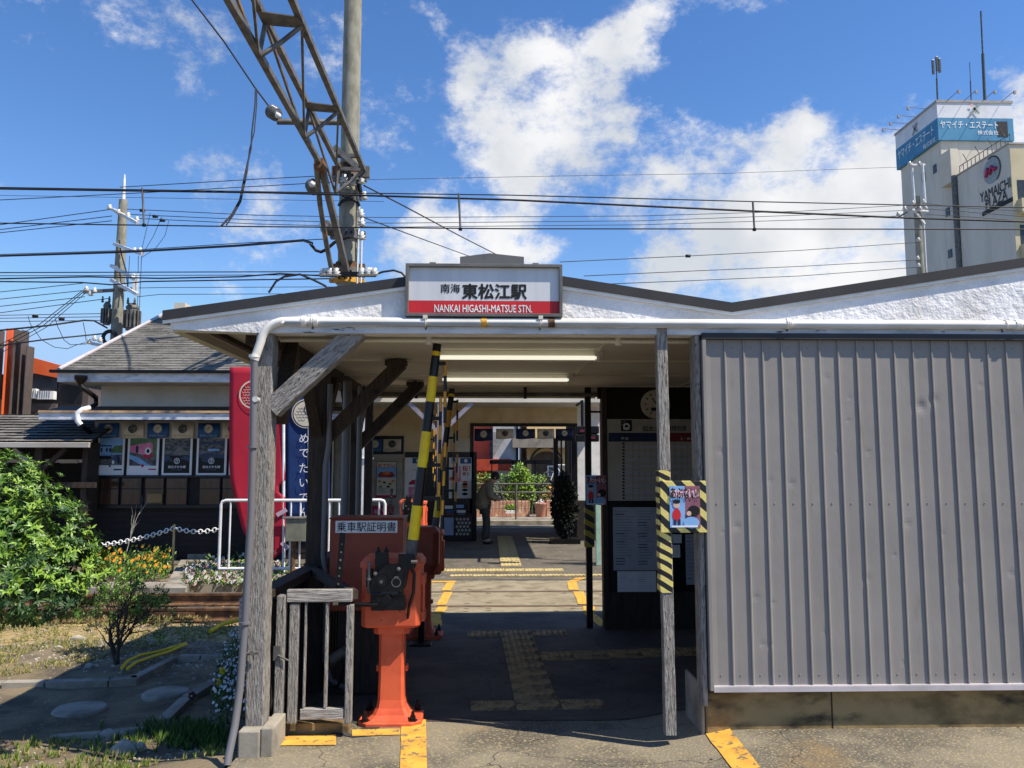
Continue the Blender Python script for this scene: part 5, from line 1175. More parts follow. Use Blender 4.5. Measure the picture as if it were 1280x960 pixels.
# big glossy bush at left
bc = Vector((P(20,690,4.6).x-.85, 4.7, -.05))
t = thing('bush', 'large glossy-leaved bush at the left edge, its top in the sun', 'bush', bc)
mb = MB(); tips = []
for i in range(6): limb(mb, bc+Vector((rnd.uniform(-.1,.1),rnd.uniform(-.1,.1),-.05)), Vector((rnd.uniform(.1,.7),rnd.uniform(-.3,.3),1.5)), .62, .022, 2, TWIG, tips)
mb.build('stems', t)
mb = MB()
cx, cy, cz = P(-2,690,4.6).x, 4.64, 1.20
lobes = [(0,0,0,.40,.36,.36),(-.22,-.05,.14,.32,.34,.28),(.22,-.05,-.02,.26,.30,.24),(.32,0,-.14,.19,.26,.18),(0,-.1,-.24,.50,.36,.22),(-.40,0,-.08,.40,.34,.40),(-.06,.0,.20,.26,.28,.26),(-.6,0,.1,.4,.34,.36),(.26,-.05,-.24,.30,.3,.20)]
cnt = 0
for k2 in range(3500):
    lx,ly,lz,rx,ry,rz_ = rnd.choice(lobes); v = rv(); 
    q_ = rnd.random(); rr = 1.0 if q_ < .62 else (rnd.uniform(1.05,1.22) if q_ < .74 else rnd.uniform(.6,1))
    p = Vector((cx+lx+v.x*rx*rr, cy+ly+v.y*ry*rr, cz+lz+v.z*rz_*rr))
    if p.z < .12: continue
    g = fbm(p.x*4.6, p.y*4.6, p.z*4.6)
    if g < -.34: continue
    outd = (v+Vector((0,0,.55))+rv()*.35).normalized(); mm = LEAFL if rnd.random() < .42 else (LEAFG if rnd.random() < .8 else LEAFD)
    if v.z < -.2: mm = LEAFD if rnd.random() < .6 else LEAFG  # lower leaves picked darker, canopy shade put into their colour
    n = rnd.randint(6,10); sx = outd.cross(Vector((.3,.2,1))).normalized(); sy = outd.cross(sx)
    for j in range(n):
        a = 2*math.pi*j/n+rnd.random(); lat = sx*math.cos(a)+sy*math.sin(a); el = .25+.5*rnd.random()
        leaf(mb, p+outd*(.02*rnd.random()), lat+outd*el, outd, .028+.020*rnd.random(), .010+.006*rnd.random(), mm, .12)
mb.build('foliage', t)
# spindly small tree
def small_tree(base, H, label, leaves=8, lm=(LEAFD,LEAFG), nst=4, name='small_tree', lsz=.022, flow=None):
    t = thing(name, label, 'tree', base); mb = MB(); tips = []
    for i in range(nst): limb(mb, base+Vector((rnd.uniform(-.03,.03),rnd.uniform(-.03,.03),-.03)), Vector((rnd.uniform(-.5,.5),rnd.uniform(-.4,.4),1)), H*.46, H*.022, 3, TWIG, tips, .75)
    mb.build('branches', t); mb = MB()
    for (q, d) in tips:
        for j in range(leaves):
            leaf(mb, q+rv()*.035*H/.8, (d+rv()*.9), rv(), lsz*(1+.5*rnd.random()), lsz*.5, rnd.choice(lm))
    mb.build('foliage', t); return t
tb = G(146,822); tb.z = gh(tb.x, tb.y)
small_tree(tb, .70, 'small bare-stemmed shrub with tiny leaves between the track and the path', 30, (LEAFG,LEAFL,LEAFG), lsz=.026)

# ground plants: scattered leaf tufts in one mesh each, nobody could count them
def tufts(mb, pts, h, mats, blades=7, w=.006, lean=.5):
    for p in pts:
        for j in range(blades):
            a = rnd.random()*6.28; d = Vector((math.cos(a)*lean*rnd.random(), math.sin(a)*lean*rnd.random(), 1)).normalized()
            hh = h*(.5+.7*rnd.random()); s = d.cross(Vector((math.cos(a+1),math.sin(a+1),0))).normalized()*w
            q = p+d*hh+Vector((d.x,d.y,-.3))*hh*.3
            mb.add([p-s,p+s,q],[(0,1,2)],rnd.choice(mats))
def gpt(px,py,f=None):
    p = G(px,py,-.05); p.z = f(p.x,p.y) if f else gh(p.x,p.y); return p
mb = MB(); pts = []
for i in range(700):
    px = rnd.uniform(-60,285); py = rnd.uniform(925,975)
    p = gpt(px,py); 
    if fbm(p.x*2.5,p.y*2.5,2) > -.12: pts.append(p)
tufts(mb, pts, .045, [GRASSM,GRASSM,LEAFL,GRASSY], 7, .004)
pts = []
for i in range(330):
    px = rnd.gauss(235,38); py = rnd.gauss(922,9)
    if px < 290 and py > 903: pts.append(gpt(px,py))
tufts(mb, pts, .07, [GRASSM,LEAFG,LEAFD], 8, .005)
tag(mb.build('grass', loc=(0,0,0)), 'low green grass and weeds along the bottom left edge of the photo', 'grass', kind='stuff')
mb = MB(); pts = []
for i in range(3600):
    px = rnd.uniform(-60,310); py = rnd.uniform(770,848); p = gpt(px,py,lambda x,y: gh(x,y))
    if py > 850-.2*px: continue
    if fbm(p.x*1.6,p.y*1.6,7) > -.15: p.z = max(p.z, -.06); pts.append(p)
tufts(mb, pts, .04, [GRASSY,GRASSY,GRASSM], 6, .004, .9)
tag(mb.build('dry_grass', loc=(0,0,0)), 'dry yellowish weeds beside the nearer rail', 'grass', kind='stuff')
# stones
STONE = mat('pale_stone', S(176,170,158), .9, c2=S(130,124,112), sc=3)
STONEY = mat('tan_stone', S(170,146,98), .9, c2=S(120,98,64), sc=3)
def pebble(mb, p, r, m):
    n = 5; vs = []; a0 = rnd.random()*6
    for k2,(zz,rr) in enumerate(((0,1),(.45,.8),(.7,.25))):
        for j in range(n): a = a0+6.283*j/n; e = .8+.4*rnd.random(); vs.append(p+Vector((math.cos(a)*rr*r*e, math.sin(a)*rr*r*e*.8, zz*r*(.7+.5*rnd.random()))))
    mb.add(vs, [(i*n+j,i*n+(j+1)%n,(i+1)*n+(j+1)%n,(i+1)*n+j) for i in range(2) for j in range(n)]+[tuple(range(2*n,3*n))], m)
mb = MB()
for i in range(2600):
    x = rnd.uniform(-9,-1.35); y = rnd.uniform(7.3,9.2) if i % 2 else rnd.uniform(8.7,11.1)
    pebble(mb, Vector((x,y,(-.1 if y < 8.7 else -.165))), rnd.uniform(.012,.034), STONEY if rnd.random()<.6 else STONE)
for i in range(1000):
    px = rnd.gauss(175,95); py = rnd.gauss(812,14)
    if px > 300: continue
    p = gpt(px,py); pebble(mb, p, rnd.uniform(.006,.018), STONE)
for i in range(260):
    p = gpt(rnd.uniform(-20,300), rnd.uniform(925,962)); pebble(mb, p, rnd.uniform(.004,.012), STONE if rnd.random()<.6 else STONEY)
for i in range(260):
    p = gpt(rnd.uniform(-20,300), rnd.uniform(850,925)); pebble(mb, p, rnd.uniform(.002,.006), STONE if rnd.random()<.6 else STONEY)
tag(mb.build('pebbles', loc=(0,0,0)), 'loose pale pebbles strewn by the track and the garden', 'pebbles', kind='stuff')
mb = MB()
for i in range(700):
    p = Vector((rnd.uniform(-1.2,2.6), rnd.uniform(3.2,4.85),0)); p.z = gz(p.x,p.y); pebble(mb,p,rnd.uniform(.0012,.0045),STONE if rnd.random()<.7 else STONEY)
tag(mb.build('grit', loc=(0,0,0)), 'fine grit scattered over the worn asphalt in front of the shelter', 'grit', kind='stuff')
# path edging
def curb(px_pts, h, label, w=.07, z=-.05):
    for i in range(len(px_pts)-1):
        pass
    a = [G(*p, z) for p in px_pts]
    mb = MB()
    for i in range(len(a)-1):
        d = (a[i+1]-a[i]); n = Vector((-d.y,d.x,0)).normalized()*w; e = d.normalized()*.006
        mb.prism([(q.x,q.y) for q in (a[i]+e,a[i+1]-e,a[i+1]-e+n,a[i]+e+n)], z-.08, z+h, CONC, plane='xy')
    return tag(mb.build('path_edging', bevel=.006), label, 'edging')
curb([(-90,862),(0,860),(55,859),(135,857),(172,853)],.035,'long straight concrete edging on the far side of the path',.09)
curb([(172,853),(222,826)],.035,'slanting concrete edging between the two straight ones',.07)
curb([(222,826),(250,826),(285,826)],.04,'short concrete edging nearest the drainpipe beyond the stepping stones',.07)
curb([(212,908),(240,880),(275,858)],.05,'diagonal concrete edging beside the white flowers',.08)
curb([(60,926),(125,921),(180,915),(222,906)],.02,'rough stone edging behind the grass at the bottom left',.06)
for (px,py,r,lab) in ((100,887,.175,'round flat stepping stone nearer the camera'),(207,867,.165,'round raised stepping stone farther from the camera')):
    p = gpt(px,py); mb = MB(); mb.lathe(p+Vector((0,0,-.03)), [(r*.97,0),(r,.02),(r*.99,.045),(r*.93,.055),(r*.5,.057),(0,.058)], CONC, 26, smooth=False)
    for i,v in enumerate(mb.v):
        c = Vector(v)-p; f = 1+.09*fbm(c.x*6+px, c.y*6, 1); mb.v[i] = (p.x+c.x*f, p.y+c.y*f, v[2])
    tag(mb.build('stepping_stone'), lab, 'stepping stone')
# yellow conduits
def hose(ptspx, label, z=-.02, r=.013):
    mb = MB(); mb.tube([G(a,b,z)+Vector((0,0,.02)) for a,b in ptspx], r, YELB, 8); tag(mb.build('yellow_pipe'), label, 'pipe')
hose([(152,838),(160,829),(175,822),(200,817),(232,807)],'left one of two thin yellow pipes by the shrub')
hose([(159,839),(170,831),(190,824),(210,818),(233,808)],'right one of two thin yellow pipes by the shrub')
hose([(262,792),(280,782),(295,778),(306,772)],'yellow pipe end under the drainpipe near the rail',-.06,.022)
# broken rocks
for (px,py,r,lab) in ((95,800,.07,'grey rock left of the small shrub'),(112,834,.05,'flat pale rock in front of the small shrub'),(155,942,.09,'pale flat rock lying in the grass at the bottom'),(135,922,.08,'long pale rock at the edge of the grass')):
    p = gpt(px,py); mb = MB(); pebble(mb,p,r,STONE); pebble(mb,p+Vector((r*.8,.03,0)),r*.6,STONE); tag(mb.build('rock',bevel=.004),lab,'rock')
# white flowers by the post
mb = MB(); WH = mat('white_petal', S(236,234,236), .6); PK = mat('pink_petal', S(214,172,176), .6, c2=S(180,128,138), sc=6); OR = mat('orange_petal', S(232,150,40), .6, c2=S(216,176,50), sc=6); PUR = mat('purple_petal', S(60,20,50), .6)
t = thing('flowering_plant', 'mound of white-flowered groundcover beside the drainpipe', 'plant', gpt(285,880))
mb = MB(); fl = MB()
for i in range(520):
    py = rnd.uniform(790,905); px = rnd.uniform(max(268, 300-(py-780)*.45),306)
    p = gpt(px,py); h = .06+.07*rnd.random(); d = (Vector((rnd.gauss(0,.4),rnd.gauss(0,.4),1))).normalized(); q = p+d*h
    for k2 in range(3): leaf(mb, p+d*h*rnd.random(), d+rv()*.8, rv(), .03, .012, rnd.choice((LEAFG,LEAFD,GRASSM)))
    if rnd.random() < .42: fl.disc(q, .006+.005*rnd.random(), WH, 6, ux=(1,0,.2), uz=(0,.5,1))
mb.build('foliage', t); tag(fl.build('flowers', t), kind='stuff')
for (px,py,m,lab) in ((272,862,YELB,'small yellow flower at the foot of the white ones, left'),(278,848,YELB,'small yellow flower at the foot of the white ones, right'),(240,882,PUR,'dark purple pansy, lower one on the edging'),(266,872,PUR,'dark purple pansy, upper one on the edging')):
    p = gpt(px,py); t = thing('pansy' if m is PUR else 'yellow_flower', lab, 'flower', p)
    mb = MB(); mb.tube([p,p+Vector((0,0,.06))],.003,GRASSM,5)
    for k2 in range(4): leaf(mb,p,rv()+Vector((0,0,.4)),rv(),.04,.02,LEAFG)
    mb.build('stem', t); mb = MB()
    for a in range(5): mb.disc(p+Vector((math.cos(a*1.257)*.014,-.003*a,.065+math.sin(a*1.257)*.014)),.014,m,8)
    mb.disc(p+Vector((0,-.018,.065)),.006,YELB,6); mb.build('petals', t)
# beds across the track
def bed(name, label, px0, px1, py0, py1, n, fm, h=.12, dens=.5):
    c = G((px0+px1)/2,(py0+py1)/2,0); t = thing(name, label, 'plant', c); mb = MB(); fl = MB()
    for i in range(n):
        p = G(rnd.uniform(px0,px1),rnd.uniform(py0,py1),0); hh = h*(.4+.9*rnd.random()*(.7+.6*fbm(p.x*2,p.y*2)))
        d = Vector((rnd.gauss(0,.3),rnd.gauss(0,.3),1)).normalized(); q = p+d*hh
        for k2 in range(4): leaf(mb, p+d*hh*rnd.random(), d+rv()*.8, rv(), .06, .025, rnd.choice((LEAFG,LEAFL,LEAFD)))
        if rnd.random() < dens: fl.disc(q, .018+.012*rnd.random(), rnd.choice(fm), 6, ux=(1,0,.2), uz=(0,.4,1))
    mb.build('foliage', t); tag(fl.build('flowers', t), kind='stuff')
bed('flower_bed','low pink flowers in front of the guard rail across the track',231,360,706,733,900,[PK,PK,WH,BEIGE],.09,.6)
bed('flower_bed','orange and yellow flowers left of the sloping concrete slab',150,210,698,726,460,[OR,OR,OR,YELO],.26,.15)
bed('flower_bed','orange tinged greenery behind the small shrub across the track',112,150,700,726,300,[OR,YELO],.26,.16)
bed('flower_bed','green seedlings behind the guard rail near the red banner',255,330,690,704,120,[WH],.12,.2)
t = thing('bare_twigs','thin pale bare twigs rising against the dark wall','plant',G(155,705)); mb = MB(); tips=[]
limb(mb, G(155,705), Vector((0,0,1)), .5, .008, 2, CREAMD, tips, .4); mb.build('stems', t)

# ------------------------------------------------------------------ person at the ticket gate
def skinbody(name, verts, edges, radii, m, parent, sub=2):
    me = bpy.data.meshes.new(name); o0 = ORG[parent.name]
    me.from_pydata([Vector(v) for v in verts], edges, []); me.materials.append(m)
    o = bpy.data.objects.new(name, me); col.objects.link(o); o.parent = parent; ORG[o.name] = o0
    sk = o.modifiers.new('skin','SKIN'); sk.use_smooth_shade = True
    for i,r in enumerate(radii):
        v = me.skin_vertices[0].data[i]; v.radius = r if isinstance(r, tuple) else (r, r); v.use_root = (i == 0)
    sb_ = o.modifiers.new('sub','SUBSURF'); sb_.levels = sub; sb_.render_levels = sub
    return o
pp = P(606,677,16.7); pp.z = 0
pr = thing('person', 'stooping man in a khaki jacket and dark trousers at the doorway, facing right', 'person', pp)
# facing +x; local coordinates
J = {'pel':(0,0,.80),'wai':(.00,0,.95),'che':(.06,0,1.14),'nek':(.14,0,1.26),'hd0':(.19,0,1.32),'hd1':(.24,0,1.385)}
V = [(0,0,.80),(0,0,.95),(.06,0,1.14),(.145,0,1.27),(.20,0,1.33),(.245,0,1.39),
     (0,-.09,.74),(.03,-.10,.42),(-.02,-.10,.08),(.10,-.11,.035),(0,.09,.74),(.05,.10,.42),(.03,.10,.08),(.14,.11,.035),
     (.08,-.17,1.20),(.10,-.22,.98),(.27,-.16,.90),(.33,-.14,.90),(.08,.17,1.20),(.12,.22,.98),(.28,.16,.92),(.34,.14,.92)]
Ed = [(0,1),(1,2),(2,3),(3,4),(4,5),(0,6),(6,7),(7,8),(8,9),(0,10),(10,11),(11,12),(12,13),(2,14),(14,15),(15,16),(16,17),(2,18),(18,19),(19,20),(20,21)]
Rr = [(.10,.13),(.10,.13),(.11,.15),(.05,.05),(.08,.07),(.075,.07),.075,.055,.04,.035,.075,.055,.04,.035,.055,.04,.03,.028,.055,.04,.03,.028]
skinbody('body', V, Ed, Rr, SKIN, pr)
for s, base in ((-1,17),(1,21)):
    h = Vector(V[base])
    for j in range(4): skinbody('finger', [h, h+Vector((.045,.012*(j-1.5),.0)), h+Vector((.07-.004*abs(j-1),.013*(j-1.5),-.018))], [(0,1),(1,2)], [.010,.009,.007], SKIN, pr, 1)
    skinbody('thumb', [h+Vector((.0,-s*.015,.01)), h+Vector((.03,-s*.03,.02)), h+Vector((.05,-s*.025,.012))], [(0,1),(1,2)], [.011,.009,.008], SKIN, pr, 1)
JK = mat('khaki_jacket', S(128,118,98), .8, c2=S(108,100,84), sc=6, bump=.3, bsc=8, bd=.02); TR = mat('dark_trousers', S(66,62,58), .8, c2=S(52,48,46), sc=6, bump=.2, bsc=8); HR = mat('black_hair', S(30,28,28), .6)
skinbody('jacket', [(-.03,0,.66),(-.03,0,.84),(-.02,0,1.0),(.03,0,1.15),(.11,0,1.26),V[14],V[15],V[16],V[18],V[19],V[20]], [(0,1),(1,2),(2,3),(3,4),(3,5),(5,6),(6,7),(3,8),(8,9),(9,10)], [(.19,.21),(.18,.20),(.18,.20),(.17,.20),(.09,.09),.095,.08,.058,.095,.08,.058], JK, pr)
skinbody('trousers', [(0,0,.76),V[6],V[7],(-.02,-.10,.07),V[10],V[11],(.03,.10,.07)], [(0,1),(1,2),(2,3),(0,4),(4,5),(5,6)], [(.11,.13),.095,.075,.062,.095,.075,.062], TR, pr)
skinbody('shoe', [(-.05,-.10,.035),(.03,-.105,.04),(.12,-.11,.03)], [(0,1),(1,2)], [.045,.045,.035], BLK, pr, 1); skinbody('shoe', [(0,.10,.035),(.08,.105,.04),(.17,.11,.03)], [(0,1),(1,2)], [.045,.045,.035], BLK, pr, 1)
mb = MB(); hc = pp+Vector((.215,0,1.375))
for i in range(1): mb.lathe(hc, [(0,.105),(.05,.095),(.085,.055),(.098,.0),(.09,-.04),(.06,-.07)], HR, 14, axis=(-.35,0,1))
mb.build('hair', pr)
mb = MB(); mb.lathe(hc+Vector((.075,0,-.035)), [(0,.03),(.012,.015),(.016,0),(.0,-.01)], SKIN, 8, axis=(1,0,-.3)); 
for s in (-1,1): mb.disc(hc+Vector((.062,s*.03,-.012)), .008, INK, 8, ux=(0,1,0), uz=(.3,0,1)); mb.lathe(hc+Vector((-.005,s*.088,-.03)), [(0,0),(.022,.004),(.02,.012),(0,.014)], SKIN, 8, axis=(0,s,0))
mb.build('face', pr)
mb = MB(); mb.box(pp.x+.34,pp.x+.42,pp.y-.13,pp.y+.13,.905,.915,PAPER); tag(mb.build('leaflet'), 'small paper held in the stooping man\'s hands', 'leaflet')
# dark leaf at the left edge of the doorway
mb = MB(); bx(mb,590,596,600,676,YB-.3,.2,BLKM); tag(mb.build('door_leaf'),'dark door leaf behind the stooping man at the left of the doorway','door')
# dark potted plant in the shade by the barred gate
q = P(706,676,16.8); q.z = 0
t = thing('potted_shrub','dark bushy shrub in deep shade in front of the barred gate','potted plant',q); mb = MB(); mb.box(q.x-.3,q.x+.3,q.y-.25,q.y+.25,0,.1,BLKM); mb.build('trough', t)
mb = MB(); tips=[]; limb(mb,q+Vector((0,0,.3)),Vector((0,0,1)),.6,.03,2,TWIG,tips); mb.build('stem', t); mb = MB()
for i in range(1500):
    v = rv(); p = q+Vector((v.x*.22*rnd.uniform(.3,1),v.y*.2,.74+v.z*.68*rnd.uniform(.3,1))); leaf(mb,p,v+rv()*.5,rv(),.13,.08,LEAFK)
mb.build('foliage', t)

# ------------------------------------------------------------------ street beyond the doorway
Yf = 22.3
t = thing('street_railing','grey steel pedestrian railing along the pavement beyond the doorway','railing',(P(650,645,Yf).x,Yf,.12))
r1 = P(640,605,Yf).z; r2 = P(640,615.5,Yf).z
for r_ in (r1, r2): mb = MB(); mb.tube([(-2.5,Yf,r_),(4.5,Yf,r_)],.025,STEEL,8); mb.build('rail', t)
for px in (583,645,691): mb = MB(); q = P(px,640,Yf); mb.cyl((q.x,Yf,.1),(q.x,Yf,r1),.03,STEELR,8); mb.build('post', t)
mb = MB()
for i in range(36): x = -1.2+.1*i; mb.cyl((x,Yf,P(640,640,Yf).z),(x,Yf,r2),.007,STEEL,5)
mb.build('bars', t)
BRK = mat('pale_brick', S(206,158,132), .85, c2=S(186,132,108), sc=5, c3=S(226,200,176), sc3=7, lo3=.55, hi3=.65)
def planter(px0,px1,py0,py1,Y,label):
    a = P(px0,py1,Y); c = P(px1,py0,Y); t = thing('brick_planter',label,'planter',((a.x+c.x)/2,Y,.12)); mb = MB(); w = (c.x-a.x); n = max(2,int(w/.11)); hh = (c.z-.12)/2
    for r_ in range(2):
        for i in range(n): mb.box(a.x+w*i/n+.004,a.x+w*(i+1)/n-.004,Y-.05+.003*rnd.random(),Y+.3,.12+hh*r_+.004,.12+hh*(r_+1)-.008,BRK)
    mb.build('bricks', t, bevel=.004); mb = MB(); mb.box(a.x+.01,c.x-.01,Y-.04,Y+.29,.121,c.z-.012,CONCM); mb.build('mortar', t)
planter(540,662,626,642,23.6,'long pale brick planter below the hedge'); planter(683,720,625,642,23.6,'short pale brick planter beside the barred gate')
def hedge(name,label,px0,px1,py0,py1,Y,dep,n,mats,lobe=None,size=.09):
    a = P(px0,py1,Y); c = P(px1,py0,Y); t = thing(name,label,'hedge' if name=='hedge' else 'shrub',((a.x+c.x)/2,Y,.12)); mb = MB(); tips=[]
    for i in range(4): limb(mb,Vector((a.x+(c.x-a.x)*(i+.5)/4,Y+dep/2,.15)),Vector((0,0,1)),(c.z-.1)*.5,.03,1,TWIG,tips)
    mb.build('stems', t); mb = MB()
    for i in range(n):
        u = rnd.random(); v = rnd.random()**.8; x = a.x+(c.x-a.x)*u; top = c.z-(.12*fbm(x*2,3)+.1)*1.2
        if lobe: top = a.z+(c.z-a.z)*max(.1,1-((u-.5)*2)**2*.8)
        z = a.z+(top-a.z)*v; y = Y+dep*(rnd.random()*.5 if v < .9 else rnd.random())
        if fbm(x*3,y*3,z*3) < -.3: continue
        leaf(mb,Vector((x,y,z)),rv()+Vector((0,-.5,.3)),Vector((0,-.6,.8))+rv()*.4,size*(.7+.6*rnd.random()),size*.5,rnd.choice(mats))
    mb.build('foliage', t)
hedge('hedge','clipped bright green hedge beyond the street railing',560,684,588,640,24.2,.8,5200,[LEAFL,LEAFL,LEAFG,LEAFD])
hedge('shrub','taller light green shrub rising in the middle of the hedge',632,668,580,624,23.9,.4,1300,[LEAFL],True,.11)
hedge('shrub','yellow-tinged shrub near the barred gate below the railing top',676,720,606,630,24,.5,900,[GRASSY,LEAFG,OR],True,.08)
q = P(676,640,23.4); mb = MB(); mb.lathe((q.x,23.4,.12),[(.12,0),(.17,.34),(.19,.36),(.19,.40),(.15,.40),(0,.36)],mat('terracotta',S(190,130,110),.8),14)
t = thing('flower_pot','terracotta pot with a white plant between the brick planters','flower pot',(q.x,23.4,.12)); o = mb.build('pot', t); mb = MB()
for i in range(60): leaf(mb,Vector((q.x,23.4,.5))+rv()*.08,rv()+Vector((0,0,.5)),rv(),.1,.03,WH)
mb.build('foliage', t)
t = thing('planter_box','low white trough of lime green leaves in front of the long planter','planter',(P(640,640,23.2).x,23.2,.12)); mb = MB(); bx(mb,632,644,638,642,23.2,.2,WPAINT); mb.build('trough', t, bevel=.006); mb = MB()
for i in range(140): p = P(rnd.uniform(632,644),rnd.uniform(632,638),23.3); leaf(mb,p,rv(),rv(),.09,.04,LEAFL)
mb.build('foliage', t)
def house(label, px0, px1, py0, Y, dep, m, extra=None, name='house'):
    a = P(px0,640,Y); c = P(px1,py0,Y); t = thing(name,label,'house',((a.x+c.x)/2,Y,0)); mb = MB(); mb.box(a.x,c.x,Y,Y+dep,-.1,c.z,m); mb.build('wall', t)
    if extra: extra(t, a, c, Y)
    return t
def ex1(t,a,c,Y): mb = MB(); mb.box(a.x-.1,c.x+.5,Y-.9,Y-.02,P(600,588,Y).z,P(600,574,Y).z,mat('deep_orange_panel',S(186,72,44),.7)); mb.build('awning', t); mb = MB(); bx(mb,612,616,551,600,Y,.1,STEEL,-.12); mb.build('drainpipe', t)
house('bright coral house front seen at the left of the doorway',560,620,470,27,6,mat('coral_render',S(232,110,78),.8,c2=S(222,100,70),sc=2),ex1)
def ex2(t,a,c,Y):
    mb = MB(); p0_ = P(620,560,Y); mb.prism([(a.x,P(620,540,Y).z),(P(636,540,Y).x,P(620,540,Y).z),(a.x,P(620,572,Y).z)],Y-.03,Y-.001,mat('mid_grey_gable',S(150,148,146),.8)); mb.build('gable_panel', t)
    mb = MB(); mb.box(c.x-.08,c.x,Y-.03,Y-.001,0,c.z,SIDE); mb.build('corner_board', t)
house('grey house with a slanting pale gable behind the hedge',616,648,470,26.2,6,mat('slate_grey_render',S(186,186,186),.85,c2=S(170,170,170),sc=3),ex2)
def ex3(t,a,c,Y):
    mb = MB(); bx(mb,640,760,548,560,Y,.6,mat('grey_tile_band',S(150,140,126),.8),-.62); mb.build('eave', t)
    mb = MB(); xc = P(683,600,Y).x; zc = P(683,592,Y).z; w = P(700,600,Y).x-P(663,600,Y).x
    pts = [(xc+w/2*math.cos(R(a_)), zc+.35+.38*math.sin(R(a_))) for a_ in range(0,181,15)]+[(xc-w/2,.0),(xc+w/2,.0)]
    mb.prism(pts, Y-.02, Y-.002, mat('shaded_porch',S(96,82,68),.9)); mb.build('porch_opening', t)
    mb = MB(); bx(mb,684,700,582,596,Y,.05,WPAINT,-.08); bx(mb,686,698,584,595,Y,.02,GREYP,-.10); mb.build('window', t)
    mb = MB(); mb.ring((xc,Y-.03,zc+.35),w*.5,w*.56,WOODD,20,a0=0,a1=180); mb.build('arch_trim', t)
house('sand-coloured house with an arched porch at the right of the doorway',659,790,470,26.5,7,mat('sand_render',S(222,192,140),.8,c2=S(208,176,124),sc=2),ex3)
mb = MB(); bx(mb,612,690,575,580,25.2,.06,BLKM); 
for px in (614,640,668): bx(mb,px,px+1.5,575,600,25.2,.05,BLKM)
tag(mb.build('carport_roof'),'thin dark carport roof just above the hedge','carport')
# bicycle parked by the barred gate
t = thing('bicycle','bicycle parked at the right end of the hedge','bicycle',(P(690,600,25.4).x,25.4,.3)); q = P(688,601,25.4)
for dx in (-.0,.95): 
    mb = MB(); mb.tube(arc((q.x+dx,25.4,q.z),.30,0,360,20),.018,GREYP,6,caps=False)
    for a_ in range(0,360,45): mb.cyl((q.x+dx,25.4,q.z),(q.x+dx+.29*math.cos(R(a_)),25.4,q.z+.29*math.sin(R(a_))),.005,STEEL,4)
    mb.build('wheel', t)
mb = MB(); mb.tube([(q.x,25.4,q.z),(q.x+.2,25.4,q.z+.5),(q.x+.75,25.4,q.z+.5),(q.x+.95,25.4,q.z)],.02,GWHITE,6); mb.tube([(q.x+.2,25.4,q.z+.45),(q.x+.5,25.4,q.z-.02),(q.x+.75,25.4,q.z+.5)],.02,GWHITE,6); mb.build('frame', t)
mb = MB(); mb.tube([(q.x+.2,25.2,q.z+.65),(q.x+.2,25.6,q.z+.65)],.015,STEEL,6); mb.cyl((q.x+.2,25.4,q.z+.45),(q.x+.2,25.4,q.z+.65),.015,STEEL,6); mb.build('handlebar', t)
mb = MB(); mb.cbox((q.x+.75,25.4,q.z+.6),(.22,.12,.05),BLK); mb.cyl((q.x+.75,25.4,q.z+.5),(q.x+.75,25.4,q.z+.6),.012,STEEL,6); mb.build('saddle', t)
# ================================================================== SKYLINE
# tower block at the right
YT1 = 60.0; X0 = P(1172,150,YT1).x
def TY(px, py=195): return PX(px,py,X0).y   # depth on the plane facing the track
tw = thing('office_building','tall beige office block with a blue and white sign box on top','building',(X0,51.8,0))
BEIG = mat('beige_panel_wall', S(220,211,195), .8, c2=S(206,198,182), sc=.6, st=(1,1,.3), c3=S(190,181,165), sc3=2, st3=(2,2,.15), lo3=.55, hi3=.8)
BEIL = mat('pale_beige_wall', S(218,208,188), .8, c2=S(206,196,176), sc=.6)
YLW = mat('yellow_beige_wall', S(206,194,160), .8, c2=S(194,182,148), sc=.6)
YT2 = TY(1120.5,200); XR = P(1266,150,YT1).x
ztop = P(1172,128,YT1).z; zs = P(1172,175,YT1).z; zbl = P(1172,147,YT1).z
mb = MB(); mb.box(X0+.25, XR-.2, YT1+.2, YT2-.2, 0, zs, BEIG); mb.build('tower_wall', tw)
mb = MB(); mb.box(X0, XR, YT1, YT2, zbl, ztop, mat('sign_box_white', S(226,228,232), .6, c2=S(212,214,218), sc=.8)); mb.box(X0-.06,XR+.06,YT1-.06,YT2+.06,ztop,ztop+.2,CREAMD); mb.build('sign_box', tw)
mb = MB(); mb.box(X0-.01, XR+.01, YT1-.01, YT2+.01, zs, zbl-.01, mat('sign_box_blue', S(70,140,178), .6, c2=S(58,126,166), sc=.8)); mb.build('blue_band', tw)
mb = MB(); bb_ = (zs, zbl); w = XR-X0
zc1 = zs+(zbl-zs)*.64; zc2 = zs+(zbl-zs)*.24
def tfit(mb, s, c, width, height, ux, m, bold=.02, ext=.035):
    _,_,b_ = glyphs(s,bold); k = height/(b_[3]-b_[2]); kx = width/(b_[1]-b_[0]); mb.text(s, c, m, size=k, sx=kx/k, ux=ux, bold=bold, ext=ext)
xm = (P(1175,155,YT1).x+P(1247,155,YT1).x)/2; tfit(mb,'ヤマイチ・エステート',(xm,YT1,P(1200,156,YT1).z),P(1247,155,YT1).x-P(1175,155,YT1).x,.60,(1,0,0),WPAINT)
xm = (P(1221,155,YT1).x+P(1247,155,YT1).x)/2; tfit(mb,'株式会社',(xm,YT1,P(1200,165.5,YT1).z),P(1247,155,YT1).x-P(1221,155,YT1).x,.36,(1,0,0),WPAINT)
yA, yB = TY(1169), TY(1123); tfit(mb,'ヤマイチ・エステート',(X0,(yA+yB)/2,zs+(zbl-zs)*.62),(yB-yA),.8,(0,-1,0),WPAINT)
